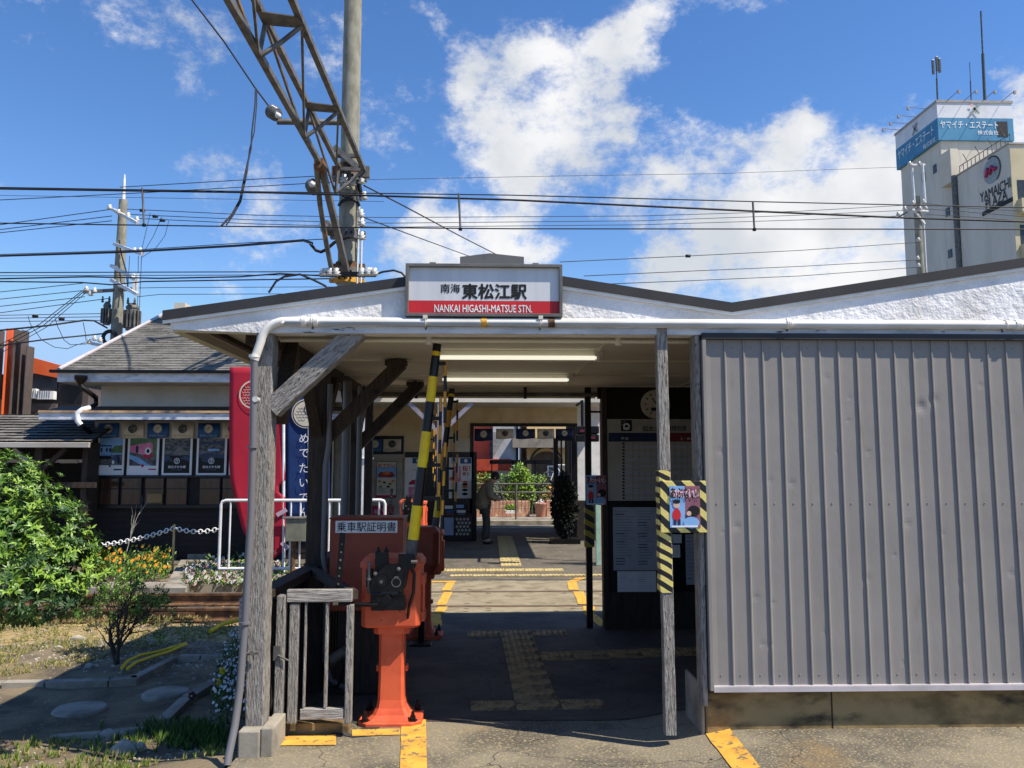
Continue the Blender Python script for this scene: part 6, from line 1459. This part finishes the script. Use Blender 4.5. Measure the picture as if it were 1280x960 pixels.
yA, yB = TY(1171), TY(1155); tfit(mb,'株式会社',(X0,(yA+yB)/2,zs+(zbl-zs)*.15),(yB-yA),.42,(0,-1,0),WPAINT); mb.build('lettering', tw)
mb = MB(); a = P(1247.5,171,YT1-.02); c = P(1259,152,YT1-.02); mb.box(a.x,c.x,YT1-.03,YT1-.012,a.z,c.z,WIRE); mb.build('vent_opening', tw)
mb = MB()
def mark(c, ux, n, r):
    c = Vector(c); ux = Vector(ux); n = Vector(n)*.1; uz = Vector((0,0,1)); g_ = mat('logo_grey',S(140,160,160),.6)
    for p_,q_ in (((-.8,-1),(.9,1)),((-.2,.3),(.9,-.9))):
        a = c+n+ux*p_[0]*r+uz*p_[1]*r; b_ = c+n+ux*q_[0]*r+uz*q_[1]*r; s = (b_-a).normalized().cross(n.normalized())*r*.22; mb.add([a-s,b_-s,b_+s,a+s],[(0,1,2,3)],g_)
    mb.disc(c+n-ux*r*.45+uz*r*.75, r*.3, mat('logo_peach',S(226,180,170),.6), 12, ux=tuple(ux))
mark((P(1217,137,YT1).x,YT1,P(1217,137,YT1).z),(1,0,0),(0,-1,0),.42); yM = TY(1146); mark((X0,yM,PX(1146,160,X0).z),(0,-1,0),(-1,0,0),.42); mb.build('logo_mark', tw)
# white recess beside the tower and its windows
mb = MB()
ya, yb_ = TY(1196), TY(1175.5)
zt_ = PX(1190,178,X0).z
for px0_,px1_,pt_,pb_,m in ((1194,1180,181,232,BEIL),):
    mb.box(X0-.3,X0+.3,TY(px0_,215),TY(px1_,215),PX(1186,232,X0).z,PX(1186,190,X0).z,m)
mb.build('white_box', tw)
mb = MB(); WD = mat('dark_window', S(60,66,76), .3)
def win(px,py,w,h):
    q = PX(px,py,X0); mb.box(X0+.20,X0+.32,q.y-w/2,q.y+w/2,q.z-h/2,q.z+h/2,WD); 
for px,py,w,h in ((1165,211,.45,.7),(1151,222,.45,.7),(1181,265,.5,.65),(1184,317,.5,.65)): mb = MB(); win(px,py,w,h); mb.build('window', tw)
for ob in []: pass
# lower plaza block
zp_ = PX(1262,180,X0).z; Yp = TY(1262)
mb = MB(); mb.box(X0, 46, Yp, YT1-.001 if False else TY(1195), 0, zp_, BEIG); mb.build('plaza_wall', tw)
mb = MB(); mb.box(X0+.26, X0+.5, TY(1195)+.001, YT1+.19, 0, PX(1190,225,X0).z, BEIG); mb.build('link_wall', tw)
mb = MB(); mb.box(X0+.001,46,Yp-.05,Yp-.001,0,zp_-.3,YLW); mb.box(X0-.06,46,Yp-.1,TY(1195),zp_,zp_+.12,CREAMD)
mb.build('front_wall', tw)
mb = MB()
for z0_ in (P(1270,227,Yp).z, P(1270,283,Yp).z): mb.box(X0+.35,45,Yp-.06,Yp-.051,z0_-1.3,z0_+.1,WD); mb.box(X0+.3,45,Yp-.5,Yp-.052,z0_-2.3,z0_-1.31,YLW); mb.box(X0+.9,X0+1.1,Yp-.09,Yp-.061,z0_-1.3,z0_+.1,WPAINT)
mb.build('balcony', tw)
mb = MB(); yc_ = TY(1240); q = PX(1240,213,X0)
mb.disc(q+Vector((-.02,0,0)),.95,mat('logo_disc',S(160,170,168),.6),24,ux=(0,-1,0)); mb.ring(q+Vector((-.05,0,0)),.93,1.02,INK,24,ux=(0,-1,0),a0=-60,a1=110)
mb.tube([q+Vector((-.1,.6,-.3)),q+Vector((-.1,.35,.25)),q+Vector((-.1,.1,-.2)),q+Vector((-.1,-.1,.25)),q+Vector((-.1,-.4,-.1)),q+Vector((-.1,-.6,.0))],.12,mat('logo_magenta',S(190,60,110),.6),6)
u_ = (0,-1,0)
yA,yB = TY(1261.5),TY(1222.5); q = PX(1242,239,X0); tfit(mb,'YAMAICHI',(X0,(yA+yB)/2,q.z),yB-yA,.72,u_,INK,.01,.05)
yA,yB = TY(1256.5),TY(1229); q = PX(1243,250,X0); tfit(mb,'PLAZA',(X0,(yA+yB)/2,q.z-.05),yB-yA,.72,u_,INK,.01,.05)
yA,yB = TY(1263),TY(1224); q = PX(1244,257,X0); mb.box(X0-.05,X0-.01,yA,yB,q.z-.32,q.z-.02,INK); mb.build('plaza_sign', tw)
mb = MB(); mb.tube([(X0-.12,TY(1193),0),(X0-.12,TY(1193),PX(1191,222,X0).z)],.22,STEEL,8); mb.build('duct', tw)
# roof railing and antennas
mb = MB(); n = 12
for i in range(n+1):
    y_ = Yp+(TY(1197)-Yp)*i/n; mb.cyl((X0+.1,y_,zp_+.1),(X0+.1,y_,zp_+.75),.03,STEELR,5)
    if i % 3 == 1: mb.cyl((X0+.1,y_,zp_+.75),(X0-.2,y_,zp_+1.3),.03,STEELR,5)
mb.tube([(X0+.1,Yp,zp_+.72),(X0+.1,TY(1197),zp_+.72)],.03,STEELR,5); mb.build('railing', tw)
def spot(px,py,face):
    if face: q = P(px,py,YT1); a = Vector((q.x,YT1,ztop+.15)); b_ = a+Vector((0,-1.6,.1))
    else: q = PX(px,py,X0); a = Vector((X0,q.y,ztop+.1)); b_ = a+Vector((-1.6,0,.1))
    mb = MB(); mb.cyl(a,b_,.025,STEELR,5); mb.cbox(b_+Vector((0,0,-.12)),(.16,.16,.25),CREAMD); mb.build('floodlight', tw)
for px in (1184,1205,1228,1252): spot(px,128,True)
for px in (1126,1136,1147,1160): spot(px,150,False)
def antenna(px,pt_,pb_,Y,r,label,seg=None):
    a = P(px,pb_,Y); c = P(px if seg is None else seg,pt_,Y); t = thing('antenna',label,'antenna',a); mb = MB(); m_ = a.lerp(c,.52); mb.cyl(a,m_,r,PORD,8); mb.cyl(m_,c,r*.55,PORD,8); mb.build('mast', t); return t, a, c
antenna(1231,14,126,YT1+1,.12,'tallest thin antenna mast on the tower roof',1226); antenna(1214,78,126,YT1+1,.05,'short thin aerial between the two masts on the tower roof',1212)
t,a,c = antenna(1172,72,127,YT1+1,.07,'antenna mast with three panel aerials on the tower corner',1170)
for dx,dz in ((-.28,-.0),(.05,.1),(.25,.05)): mb = MB(); zc = P(1168,85,YT1+1).z+dz*3; mb.box(a.x+dx-.1,a.x+dx+.08,YT1+.8,YT1+.95,zc-.6,zc+.6,PORD); mb.build('panel_aerial', t, bevel=.02)
# brown and orange building, far left
YO = 38
t = thing('roadside_building','dark brown building with an orange roof band and upright fins at the left edge','building',(P(50,520,YO).x,YO,0))
BR = mat('dark_brown_cladding', S(92,82,78), .7, c2=S(76,68,64), sc=1); ORB = mat('orange_cladding', S(226,104,56), .6, c2=S(212,94,50), sc=1)
a = P(-160,520,YO); c = P(112,466,YO)
mb = MB(); mb.box(a.x,c.x,YO,YO+9,0,P(50,468,YO).z,BR); mb.build('wall', t)
mb = MB(); pz = lambda px,py: P(px,py,YO)
pl = [pz(17,440),pz(110,466),pz(110,480),pz(30,464),pz(17,461)]; mb.prism([(p.x,p.z) for p in pl], YO-.4, YO-.02, ORB); mb.build('roof_band', t)
mb = MB(); bx(mb,35,74,467,487,YO,.1,WD,-.12); bx(mb,76,104,482,505,YO,.1,INK,-.12); bx(mb,14,74,505,515,YO,.2,BR,-.3); mb.build('window', t)
mb = MB(); bx(mb,37,52,487,499,YO,.3,WPAINT,-.5); bx(mb,53,74,490,500,YO,.3,WPAINT,-.5)
for i in range(12): bx(mb,38+2.8*i,39+2.8*i,488.5,498,YO,.02,INKG,-.53)
mb.build('rooftop_unit', t)
for (px0_,px1_,pt_,m) in ((1,9,410,ORB),(11.5,17.5,411,BR),(20.5,27.5,412,BR),(28.5,33,432,BR)):
    mb = MB(); bx(mb,px0_,px1_,pt_,520,YO-1.5,.6,m); mb.build('fin', t)
mb = MB(); bx(mb,-160,-2,412,520,YO-1.2,.5,BR); mb.build('fin_wall', t)

# ------------------------------------------------------------------ utility pole left
def insul(mb, p, r=.08, h=.12, axis=(0,0,1), m=PORC): mb.lathe(p, [(r*.3,0),(r,h*.15),(r*.5,h*.3),(r*.9,h*.5),(r*.4,h*.65),(r*.6,h*.9),(0,h)], m, 8, axis=axis)
YU = 24.0
q = P(145,430,YU)
up = thing('utility_pole','pale concrete utility pole with transformers behind the grey roof','utility pole',(q.x,YU,0))
zt_ = P(145,250,YU).z; xx_ = q.x
mb = MB(); mb.tube([(xx_,YU,0),(xx_,YU,P(145,340,YU).z),(xx_,YU,zt_)],[.21,.15,.12],CPOLE,14); mb.tube([(xx_,YU,zt_),(xx_,YU,P(145,225,YU).z),(xx_,YU,P(145,218,YU).z)],[.06,.04,.02],GWHITE,8); mb.build('pole', up)
for pa_,pb2 in (((141,262),(172,279)),((143,305),(178,318)),((139,332),(170,350)),((139,350),(172,368)),((104,365),(172,361)),((108,428),(128,432))):
    mb = MB(); a = P(*pa_,YU-.1); c = P(*pb2,YU-.9 if pa_[0] > 135 else YU-.1); mb.beam(a,c,.09,.09,GWHITE if pa_[1]!=365 else STEEL,up=(0,0,1)); mb.build('crossarm', up)
for px,py in ((137,262),(160,272),(171,277),(148,268),(168,316),(175,316),(166,348),(170,356),(168,364),(108,364),(113,370),(118,366),(111,430),(118,426),(125,428)):
    mb = MB(); insul(mb,P(px,py,YU-.5),.09,.16); mb.build('insulator', up)
def transf(px0_,px1_,pt_,pb_,Y,m):
    a = P(px0_,pb_,Y); c = P(px1_,pt_,Y); mb = MB(); r = (c.x-a.x)/2; xm = (a.x+c.x)/2
    mb.cyl((xm,Y,a.z),(xm,Y,c.z),r*.86,m,16); mb.lathe((xm,Y,c.z),[(r*.95,0),(r*.95,.06),(r*.5,.16),(0,.18)],m,16)
    for i in range(14): an = 6.283*i/14; mb.cbox((xm+r*.95*math.cos(an),Y+r*.95*math.sin(an),(a.z+c.z)/2),(.12,.03,(c.z-a.z)*.8),m,rz=an)
    tt_ = mb.build('transformer', up)
    for dx in (-.1,.1): mb = MB(); insul(mb,Vector((xm+dx,Y-.1,c.z+.12)),.05,.2,m=PORD); mb.build('bushing', tt_)
    return tt_
transf(156,174,386,413,YU-.3,STEEL); transf(128,139,384,406,YU,STEEL)
mb = MB(); mb.tube(arc(P(137,422,YU-.3),.19,0,360,20),.06,WIRE,6,caps=False); mb.build('cable_coil', up); mb = MB(); mb.tube([P(149,300,YU-.2),P(151,315,YU-.2),P(158,340,YU-.2),P(160,361,YU-.3)],.02,WIRE,5)
mb.build('down_lead', up)
mb = MB(); mb.beam(P(167,342,YU-.6),P(168,368,YU-.6),.07,.07,GWHITE); mb.beam(P(172,342,YU-.6),P(171,370,YU-.6),.05,.05,GWHITE); mb.build('hanger', up)

# utility pole right, in front of the tower
YR = 30.0; q = P(1151,340,YR)
ur = thing('utility_pole','grey concrete utility pole in front of the beige tower','utility pole',(q.x,YR,0)); zt_ = P(1151,246,YR).z
mb = MB(); mb.tube([(q.x,YR,0),(q.x,YR,zt_)],[.2,.13],CPOLE,14); mb.tube([(q.x+.17,YR-.1,0),(q.x+.17,YR-.1,zt_-1)],.03,WPAINT,6); mb.build('pole', ur)
for px0_,px1_,pt_ in ((1139.5,1143,204),(1153,1158,204)):
    mb = MB(); a = P(px0_,252,YR-.2); c = P(px0_,pt_,YR-.2); mb.tube([P(px0_+3.5,254,YR-.2),P(px0_,pt_,YR-.2)],.045,GWHITE,8); mb.build('stand_pipe', ur)
for pa_,pb2 in (((1122,272),(1146,258)),((1140,262),(1160,264)),((1136,206),(1156,206)),((1142,262),(1156,280))):
    mb = MB(); mb.beam(P(*pa_,YR-.3),P(*pb2,YR-.1),.06,.06,GWHITE if pa_[1]<265 else STEEL,up=(0,0,1)); mb.build('crossarm', ur)
for px,py in ((1123,270),(1131,263),(1141,256),(1154,254),(1150,263),(1157,262),(1137,207),(1149,207),(1148,302),(1147,325),(1148,334)):
    mb = MB(); insul(mb,P(px,py,YR-.4),.10,.17); mb.build('insulator', ur)

# ------------------------------------------------------------------ catenary mast and truss
YM = 14.4
q = P(435,300,YM)
cm = thing('catenary_mast','thick round concrete mast with steel clamps rising behind the shelter roof','mast',(q.x,YM,0))
mb = MB(); mb.tube([(q.x,YM,0),(q.x,YM,6),(q.x,YM,14)],[.185,.175,.155],CPOLE,24); mb.build('mast', cm)
for py0_,py1_,m in ((203,216,RUST),(216,224,STEEL),(326,334,RUST),(334,345,STEELR),(285,297,STEEL),(345,352,YEL)):
    a = P(435,py1_,YM-.17); c = P(435,py0_,YM-.17); mb = MB(); mb.tube([(q.x,YM,a.z),(q.x,YM,c.z)],.215,m,20)
    for s in (-1,1): mb.box(q.x+s*.2,q.x+s*.32,YM-.05,YM+.05,a.z+.02,c.z-.02,m)
    for k2 in range(3): mb.cyl((q.x-.1+.1*k2,YM-.25,(a.z+c.z)/2),(q.x-.1+.1*k2,YM-.2,(a.z+c.z)/2),.02,BLKM,6)
    mb.build('clamp', cm)
mb = MB(); mb.beam(P(418,184,YM-.3),P(452,214,YM-.3),.10,.10,STEEL); a = P(430,205,YM-.2); mb.box(P(429,0,YM).x,P(452,0,YM).x,YM-.28,YM-.2,P(440,203,YM).z,P(440,199,YM).z,STEEL); mb.build('bracket', cm)
for px,py in ((441,232),(452,230),(455,250),(451,272),(452,283),(452,300),(430,228),(433,236)): mb = MB(); insul(mb,P(px,py,YM-.3),.08,.16); mb.build('insulator', cm)
mb = MB(); mb.tube([P(448,225,YM-.1),P(452,250,YM-.1)],.04,BLKM,6); mb.tube([P(446,360,YM-.1),P(449,260,YM-.1),P(449,225,YM-.1)],.018,GWHITE,6); mb.tube([P(451,360,YM-.1),P(452,300,YM-.1)],.018,GWHITE,6)
mb.tube(arc(P(434,236,YM-.25),.16,200,340,8),.012,WIRE,5); mb.tube(arc(P(436,262,YM-.25),.20,20,160,8),.03,WIRE,5)
mb.tube([P(388,305,YM-.3)]+[P(x,y,YM-.3) for x,y in ((395,313),(401,315),(408,312),(418,303),(432,297),(438,296))],.03,WIRE,6)
mb.build('fittings', cm)
mb = MB(); a = P(346,152,YM-.4); c = P(432,153,YM-.0); mb.tube([a,c],.055,STEEL,10); mb.build('side_arm', cm)
mb = MB(); a = P(398,345,YM-.3); mb.beam(P(400,343,YM-.4),P(470,343,YM-.4),.08,.08,BLKM,up=(0,0,1))
for px in (406,458): mb.cyl(P(px,338,YM-.5),P(px+8,338,YM-.5),.05,GWHITE,8)
mb.build('cable_rack', cm)
for px in (404,412,420,452,460,468): mb = MB(); insul(mb,P(px,345,YM-.5),.09,.15,m=PORC if px%8 else PORD); mb.build('insulator', cm)
def discs(px,py,Y,label,ax,r=.16):
    p = P(px,py,Y); t = thing('insulator',label,'insulator',p); mb = MB(); ax = Vector(ax).normalized()
    for k2 in range(3): mb.lathe(p+ax*.085*k2,[(.03,-.02),(r*.9,-.014),(r*.9,-.002),(r*.6,.012),(.04,.03),(.035,.07)],PORD,18,axis=tuple(ax))
    mb.lathe(p+ax*.25,[(.05,0),(.05,.06),(0,.07)],GWHITE,10,axis=tuple(ax)); mb.cyl(p-ax*.12,p,.02,STEEL,8); mb.build('discs', t)
discs(340,140,YM-.4,'ribbed disc insulator at the end of the horizontal steel arm',(.55,-.6,-.5),.14)
discs(392,235,YM-.9,'disc insulator hanging under the truss at the left of the mast',(.1,-.95,-.1),.14)
discs(415,287,YM-.5,'disc insulator lowest of the three, just left of the mast',(-.4,-.8,.0),.14)
# triangular truss over the track
tt = thing('catenary_truss','rust-streaked lattice steel truss running from the mast to overhead of the camera','truss',(-2.6,13.8,6.4))
Tc = lambda Y: Vector((-2.72,Y,6.93)); Rc = lambda Y: Vector((-2.28,Y,6.90)); Lc = lambda Y: Vector((-2.74,Y,6.42))
def angle(mb,a,c,w,m,up=(0,0,1)):
    a = Vector(a); c = Vector(c); d = (c-a).normalized(); u = Vector(up); u = (u-d*u.dot(d)).normalized(); r = d.cross(u)
    mb.beam(a,c,w,.012,m,up=up); mb.beam(a+r*w*.44+u*w*.5,c+r*w*.44+u*w*.5,.012,w,m,up=up)
for f,m in ((Tc,STEELR),(Rc,STEEL),(Lc,STEEL)): mb = MB(); angle(mb,f(-4),f(14.2 if f is not Lc else 12.6),.072,m); mb.build('chord', tt)
nodes = [14.0,11.6,9.25,6.9,4.55,2.2,-.15,-2.5]
for i,Y in enumerate(nodes):
    mb = MB(); 
    if i: mb.add([Tc(Y)+Vector((0,-.28,-.02)),Rc(Y)+Vector((0,-.22,-.02)),Rc(Y)+Vector((0,.02,-.02)),Tc(Y)+Vector((0,.02,-.02)),Tc(Y)+Vector((0,-.28,-.005)),Rc(Y)+Vector((0,-.22,-.005)),Rc(Y)+Vector((0,.02,-.005)),Tc(Y)+Vector((0,.02,-.005))],[(3,2,1,0),(4,5,6,7),(0,1,5,4),(1,2,6,5),(2,3,7,6),(3,0,4,7)],STEEL)
    else: mb.beam(Tc(Y),Rc(Y),.06,.06,STEEL)
    mb.build('tie_plate', tt)
    mb = MB(); Ym = Y-.15
    mb.tube([Lc(Ym),(Lc(Ym)+Rc(Y))/2+Vector((0,0,-.02)),Rc(Y)],.03,STEEL,6); mb.beam(Lc(Ym),Tc(Y),.05,.03,STEELR); mb.build('frame_bar', tt)
    if i < len(nodes)-1:
        Yn = nodes[i+1]; mb = MB(); mb.beam(Lc(Ym),Rc(Yn),.055,.03,STEEL,up=(1,0,0)); mb.beam(Lc(Ym),Tc(Yn),.05,.03,STEELR,up=(1,0,0)); mb.build('diagonal', tt)
mb = MB(); angle(mb,Lc(12.6),(q.x+.02,YM-.22,P(450,342,YM-.2).z),.10,STEEL); mb.build('strut', tt)
mb = MB(); p1_ = Lc(12.5)+Vector((-.05,0,0)); mb.tube([p1_,P(400,255,13.2),P(408,305,13.8),P(414,335,14.1),P(419,345,14.2)],.045,STEELR,8); mb.build('strut', tt)
mb = MB(); mb.cbox(Lc(12.6),(.14,.35,.16),RUST); mb.cbox(Rc(14.1),(.2,.1,.2),STEEL); mb.build('gusset', tt)

# ------------------------------------------------------------------ overhead wires
def wire(pts, r, label, sag=0, name='overhead_wire', grp='overhead wires'):
    """pts: (px,py,Y)"""
    q_ = [P(*p) for p in pts]
    if len(q_) == 2 and sag: q_ = cat(q_[0], q_[1], sag, 12)
    mb = MB(); mb.tube(q_, r, WIRE, 5, caps=False); o = mb.build(name); tag(o, label, 'wire', grp); return o
YK = 10.0
wire([(-80,232,YK),(340,239.5,YK),(640,246,YK),(1120,256,YK),(1400,262,YK)],.011,'upper thin wire of the thick pair crossing just above the station roof','contact','catenary_wire','track catenary wires') if False else None
def cw(pts,r,label): return wire(pts,r,label,0,'catenary_wire','catenary wires over the track')
cw([(-80,233,YK),(340,240,YK),(640,244,YK),(940,252,YK),(1120,256,YK),(1400,262,YK)],.008,'thin wire directly above the thick messenger wire')
cw([(-80,235,YK),(0,236,YK),(340,241,YK),(640,250,YK),(940,264,YK),(1120,272,YK),(1400,281,YK)],.014,'thick messenger wire crossing the whole sky and the tower')
cw([(-80,277,YK),(0,279,YK),(280,283,YK),(640,286,YK),(1120,286.5,YK),(1400,287,YK)],.009,'contact wire held by the three droppers, straight across the sky')
for px,y0_,y1_,lab in ((179,235,281,'left dropper strap, between the left pole and the truss'),(574.5,242,286,'middle dropper strap, above the station sign'),(942,252,286.5,'right dropper strap, above the roof valley')):
    mb = MB(); mb.tube([P(px-1,y0_,YK),P(px+1,y1_,YK)],.014,STEEL,6); mb.cyl(P(px+1,y1_-1,YK),P(px+1,y1_+2,YK),.025,BLKM,6); tag(mb.build('dropper'),lab,'dropper','droppers of the contact wire')
W_ = [
 ([(-80,251,22),(0,250,22),(160,242,22),(320,233,22),(425,227,22)],.012,'wire rising from the left edge to the mast, lower of two near the disc insulator'),
 ([(150,234,23),(320,224,22),(430,218.5,22)],.012,'wire from the left pole top rising to the mast'),
 ([(-80,243,26),(480,252,26)],.008,'faint thin wire below the thick messenger wire, left half'),
 ([(-80,290,24),(0,281,24),(137,262,24)],.013,'top one of three wires meeting the left pole from the left'),
 ([(-80,296,24),(0,287,24),(140,270,24)],.013,'middle one of three wires meeting the left pole from the left'),
 ([(-80,301,24),(0,291,24),(140,276,24)],.013,'bottom one of three wires meeting the left pole from the left'),
 ([(150,261,24),(320,269,24),(480,272,26),(800,270,28),(1000,264,29),(1141,256,30)],.012,'top one of three wires from the left pole to the right pole'),
 ([(160,268,24),(320,275,24),(480,279,26),(800,276,28),(1000,269,29),(1131,263,30)],.012,'middle one of three wires from the left pole to the right pole'),
 ([(171,273,24),(320,280,24),(480,284,26),(800,281,28),(1000,275,29),(1123,270,30)],.012,'bottom one of three wires from the left pole to the right pole'),
 ([(-80,322,20),(0,320,20),(160,315,19),(300,307,17),(380,300.5,15),(390,304,14.3)],.028,'heavy bundled cable from the left edge that dips beside the mast'),
 ([(-80,319,20),(0,318,20),(160,313,19),(300,304,17),(404,299,14.5)],.009,'thin support wire just above the heavy bundled cable'),
 ([(-80,341,20),(440,339.5,20)],.014,'topmost wire of the level group just above the shelter roof'),
 ([(-80,345,20),(440,343.5,20)],.010,'thin second wire of the level group above the shelter roof'),
 ([(-80,348,20),(0,348.5,20),(110,346,20),(200,348,20),(300,346,20),(350,342,20),(425,346,20)],.020,'wavy thick cable in the level group above the shelter roof'),
 ([(-80,352,20),(0,352,20),(100,353,20),(140,356,20),(180,352,20),(300,350,20),(440,348,20)],.018,'lowest thick cable of the level group above the shelter roof'),
 ([(-80,375,24),(0,365,24),(104,354,24)],.012,'highest of four thin slanting wires left of the pole, below the cables'),
 ([(-80,384,24),(0,374,24),(106,363,24)],.012,'second of four thin slanting wires left of the pole'),
 ([(-80,392,24),(0,383,24),(106,371,24)],.012,'third of four thin slanting wires left of the pole'),
 ([(-80,400,24),(0,391,24),(136,373,24)],.012,'lowest of four thin slanting wires left of the pole'),
 ([(102,364,24),(50,405,26),(-30,446,28)],.013,'upper of three wires dropping steeply to the lower left'),
 ([(104,365,24),(54,407,26),(-30,452,28)],.013,'middle of three wires dropping steeply to the lower left'),
 ([(106,367,24),(58,409,26),(-30,459,28)],.011,'lower of three wires dropping steeply to the lower left'),
 ([(-80,395.5,26),(130,392,24)],.011,'thin wire with a small black block, left of the transformer'),
 ([(-80,399,26),(130,396,24)],.011,'second thin wire with a small black block, left of the transformer'),
 ([(-80,403,26),(130,400.5,24)],.011,'third thin level wire left of the transformer'),
 ([(-80,416,22),(0,413,22),(60,407,22),(105,400.5,23),(118,401,23),(134,410,24)],.026,'black bundled cable meeting the pole beside the transformer'),
 ([(-80,436,22),(0,432,22),(60,424,22),(130,417,24)],.022,'black bundled cable meeting the coil on the pole'),
 ([(35,395,25),(38,405,25),(52,425,25),(68,434,25),(84,436,25),(96,431,25),(108,428,24)],.010,'left drooping jumper loop below the thin wires'),
 ([(69,398,25),(72,408,25),(80,425,25),(88,431,25),(108,430,24)],.010,'right drooping jumper loop below the thin wires'),
 ([(104,403,24),(107,418,24),(108,430,24)],.010,'short hanging wire between the two black cables left of the coil'),
 ([(188,266,24),(180,300,24),(176,317,24)],.008,'left curved lead between the dropper strap and the pole arm'),
 ([(202,271,24),(192,295,24),(178,318,24)],.008,'middle curved lead from the black clamp to the pole arm'),
 ([(211,276,24),(206,295,24),(194,311,24),(177,322,24)],.008,'right curved lead from the black clamp to the pole arm'),
 ([(162,320,24),(160,362,24)],.009,'left vertical lead down the right side of the left pole'),
 ([(173,320,24),(172,390,24)],.009,'middle vertical lead down to the transformer'),
 ([(177,320,24),(174,392,24)],.009,'right vertical lead down to the transformer'),
 ([(172,360,24),(200,359.5,24),(440,358.5,24)],.010,'thin level wire from the left pole just under the cable group'),
 ([(172,371,24),(200,368,24),(440,367,24)],.010,'lower thin level wire from the left pole, meeting the roof'),
 ([(225,-10,13),(240,0,13.1),(280,52,13.5),(319,110,13.9),(337,134,14)],.016,'taut feeder wire coming from the top edge to the ribbed insulator'),
 ([(319.5,110,13.9),(319,130,13.5),(315,165,12.8),(314,185,12.3),(307,215,11.5),(300,250,10.8),(290,268,10.3),(277,282,10.0)],.014,'long dangling jumper from the feeder wire to the contact wire'),
 ([(321,111,13.9),(321,130,13.5),(318,165,12.8),(312,187,12.3),(309,215,11.5),(301,252,10.8),(292,268,10.3),(283,281,10.0)],.010,'thinner strand twisted with the long dangling jumper'),
 ([(455,232,14.2),(500,255,17),(575,295,22),(630,323,26)],.016,'upper wire slanting down right from the mast behind the sign'),
 ([(455,272,14.2),(520,296,18),(594,323,24)],.012,'lower wire slanting down right from the mast behind the sign'),
 ([(440,225,24),(700,220,26),(900,217,28),(1120,209,30),(1136,207,30)],.008,'faint topmost wire crossing the clouds to the right pole'),
 ([(700,327.5,22),(860,320,25),(1000,313,28),(1147,303,30)],.012,'wire low over the roof rising to the right pole, highest of three'),
 ([(730,345,22),(860,339,25),(1000,333,28),(1146,325,30)],.012,'wire low over the roof rising to the right pole, middle of three'),
 ([(760,355,22),(860,351,25),(1000,345,28),(1147,334,30)],.012,'wire low over the roof rising to the right pole, lowest of three'),
 ([(1154,254,30),(1210,260,30),(1400,271,30)],.013,'top one of three wires crossing the tower to the right edge'),
 ([(1157,261,30),(1210,265,30),(1400,281,30)],.013,'middle one of three wires crossing the tower to the right edge'),
 ([(1158,268,30),(1210,271,30),(1400,286,30)],.013,'bottom one of three wires crossing the tower to the right edge'),
 ([(336,366,20),(345,352,20),(355,346,20),(375,343,20),(392,350,20),(406,357,20),(418,368,20)],.030,'thick black cable loop hugging the roof left of the mast'),
 ([(465,345,18),(478,340,18),(492,338,18),(502,341,18),(512,352,18)],.026,'tangled cable ends at the left shoulder of the station sign'),
]
for w in W_: wire(*w)
for px,py,lab in ((44,395,'small black wire clamp, left one near the drooping loops'),(77,398.5,'small black wire clamp, right one near the drooping loops'),(178,263,'upper small black wire clamp beside the dropper strap'),(194,270.5,'middle small black wire clamp right of the dropper strap'),(203,275.5,'lower small black wire clamp right of the dropper strap'),(860,320,'small black bead on a wire over the roof valley')):
    p = P(px,py,24); mb = MB(); mb.lathe(p-Vector((.09,0,0)),[(0,0),(.05,.02),(.05,.16),(0,.18)],WIRE,8,axis=(1,0,0)); tag(mb.build('wire_clamp'),lab,'clamp','wire clamps')
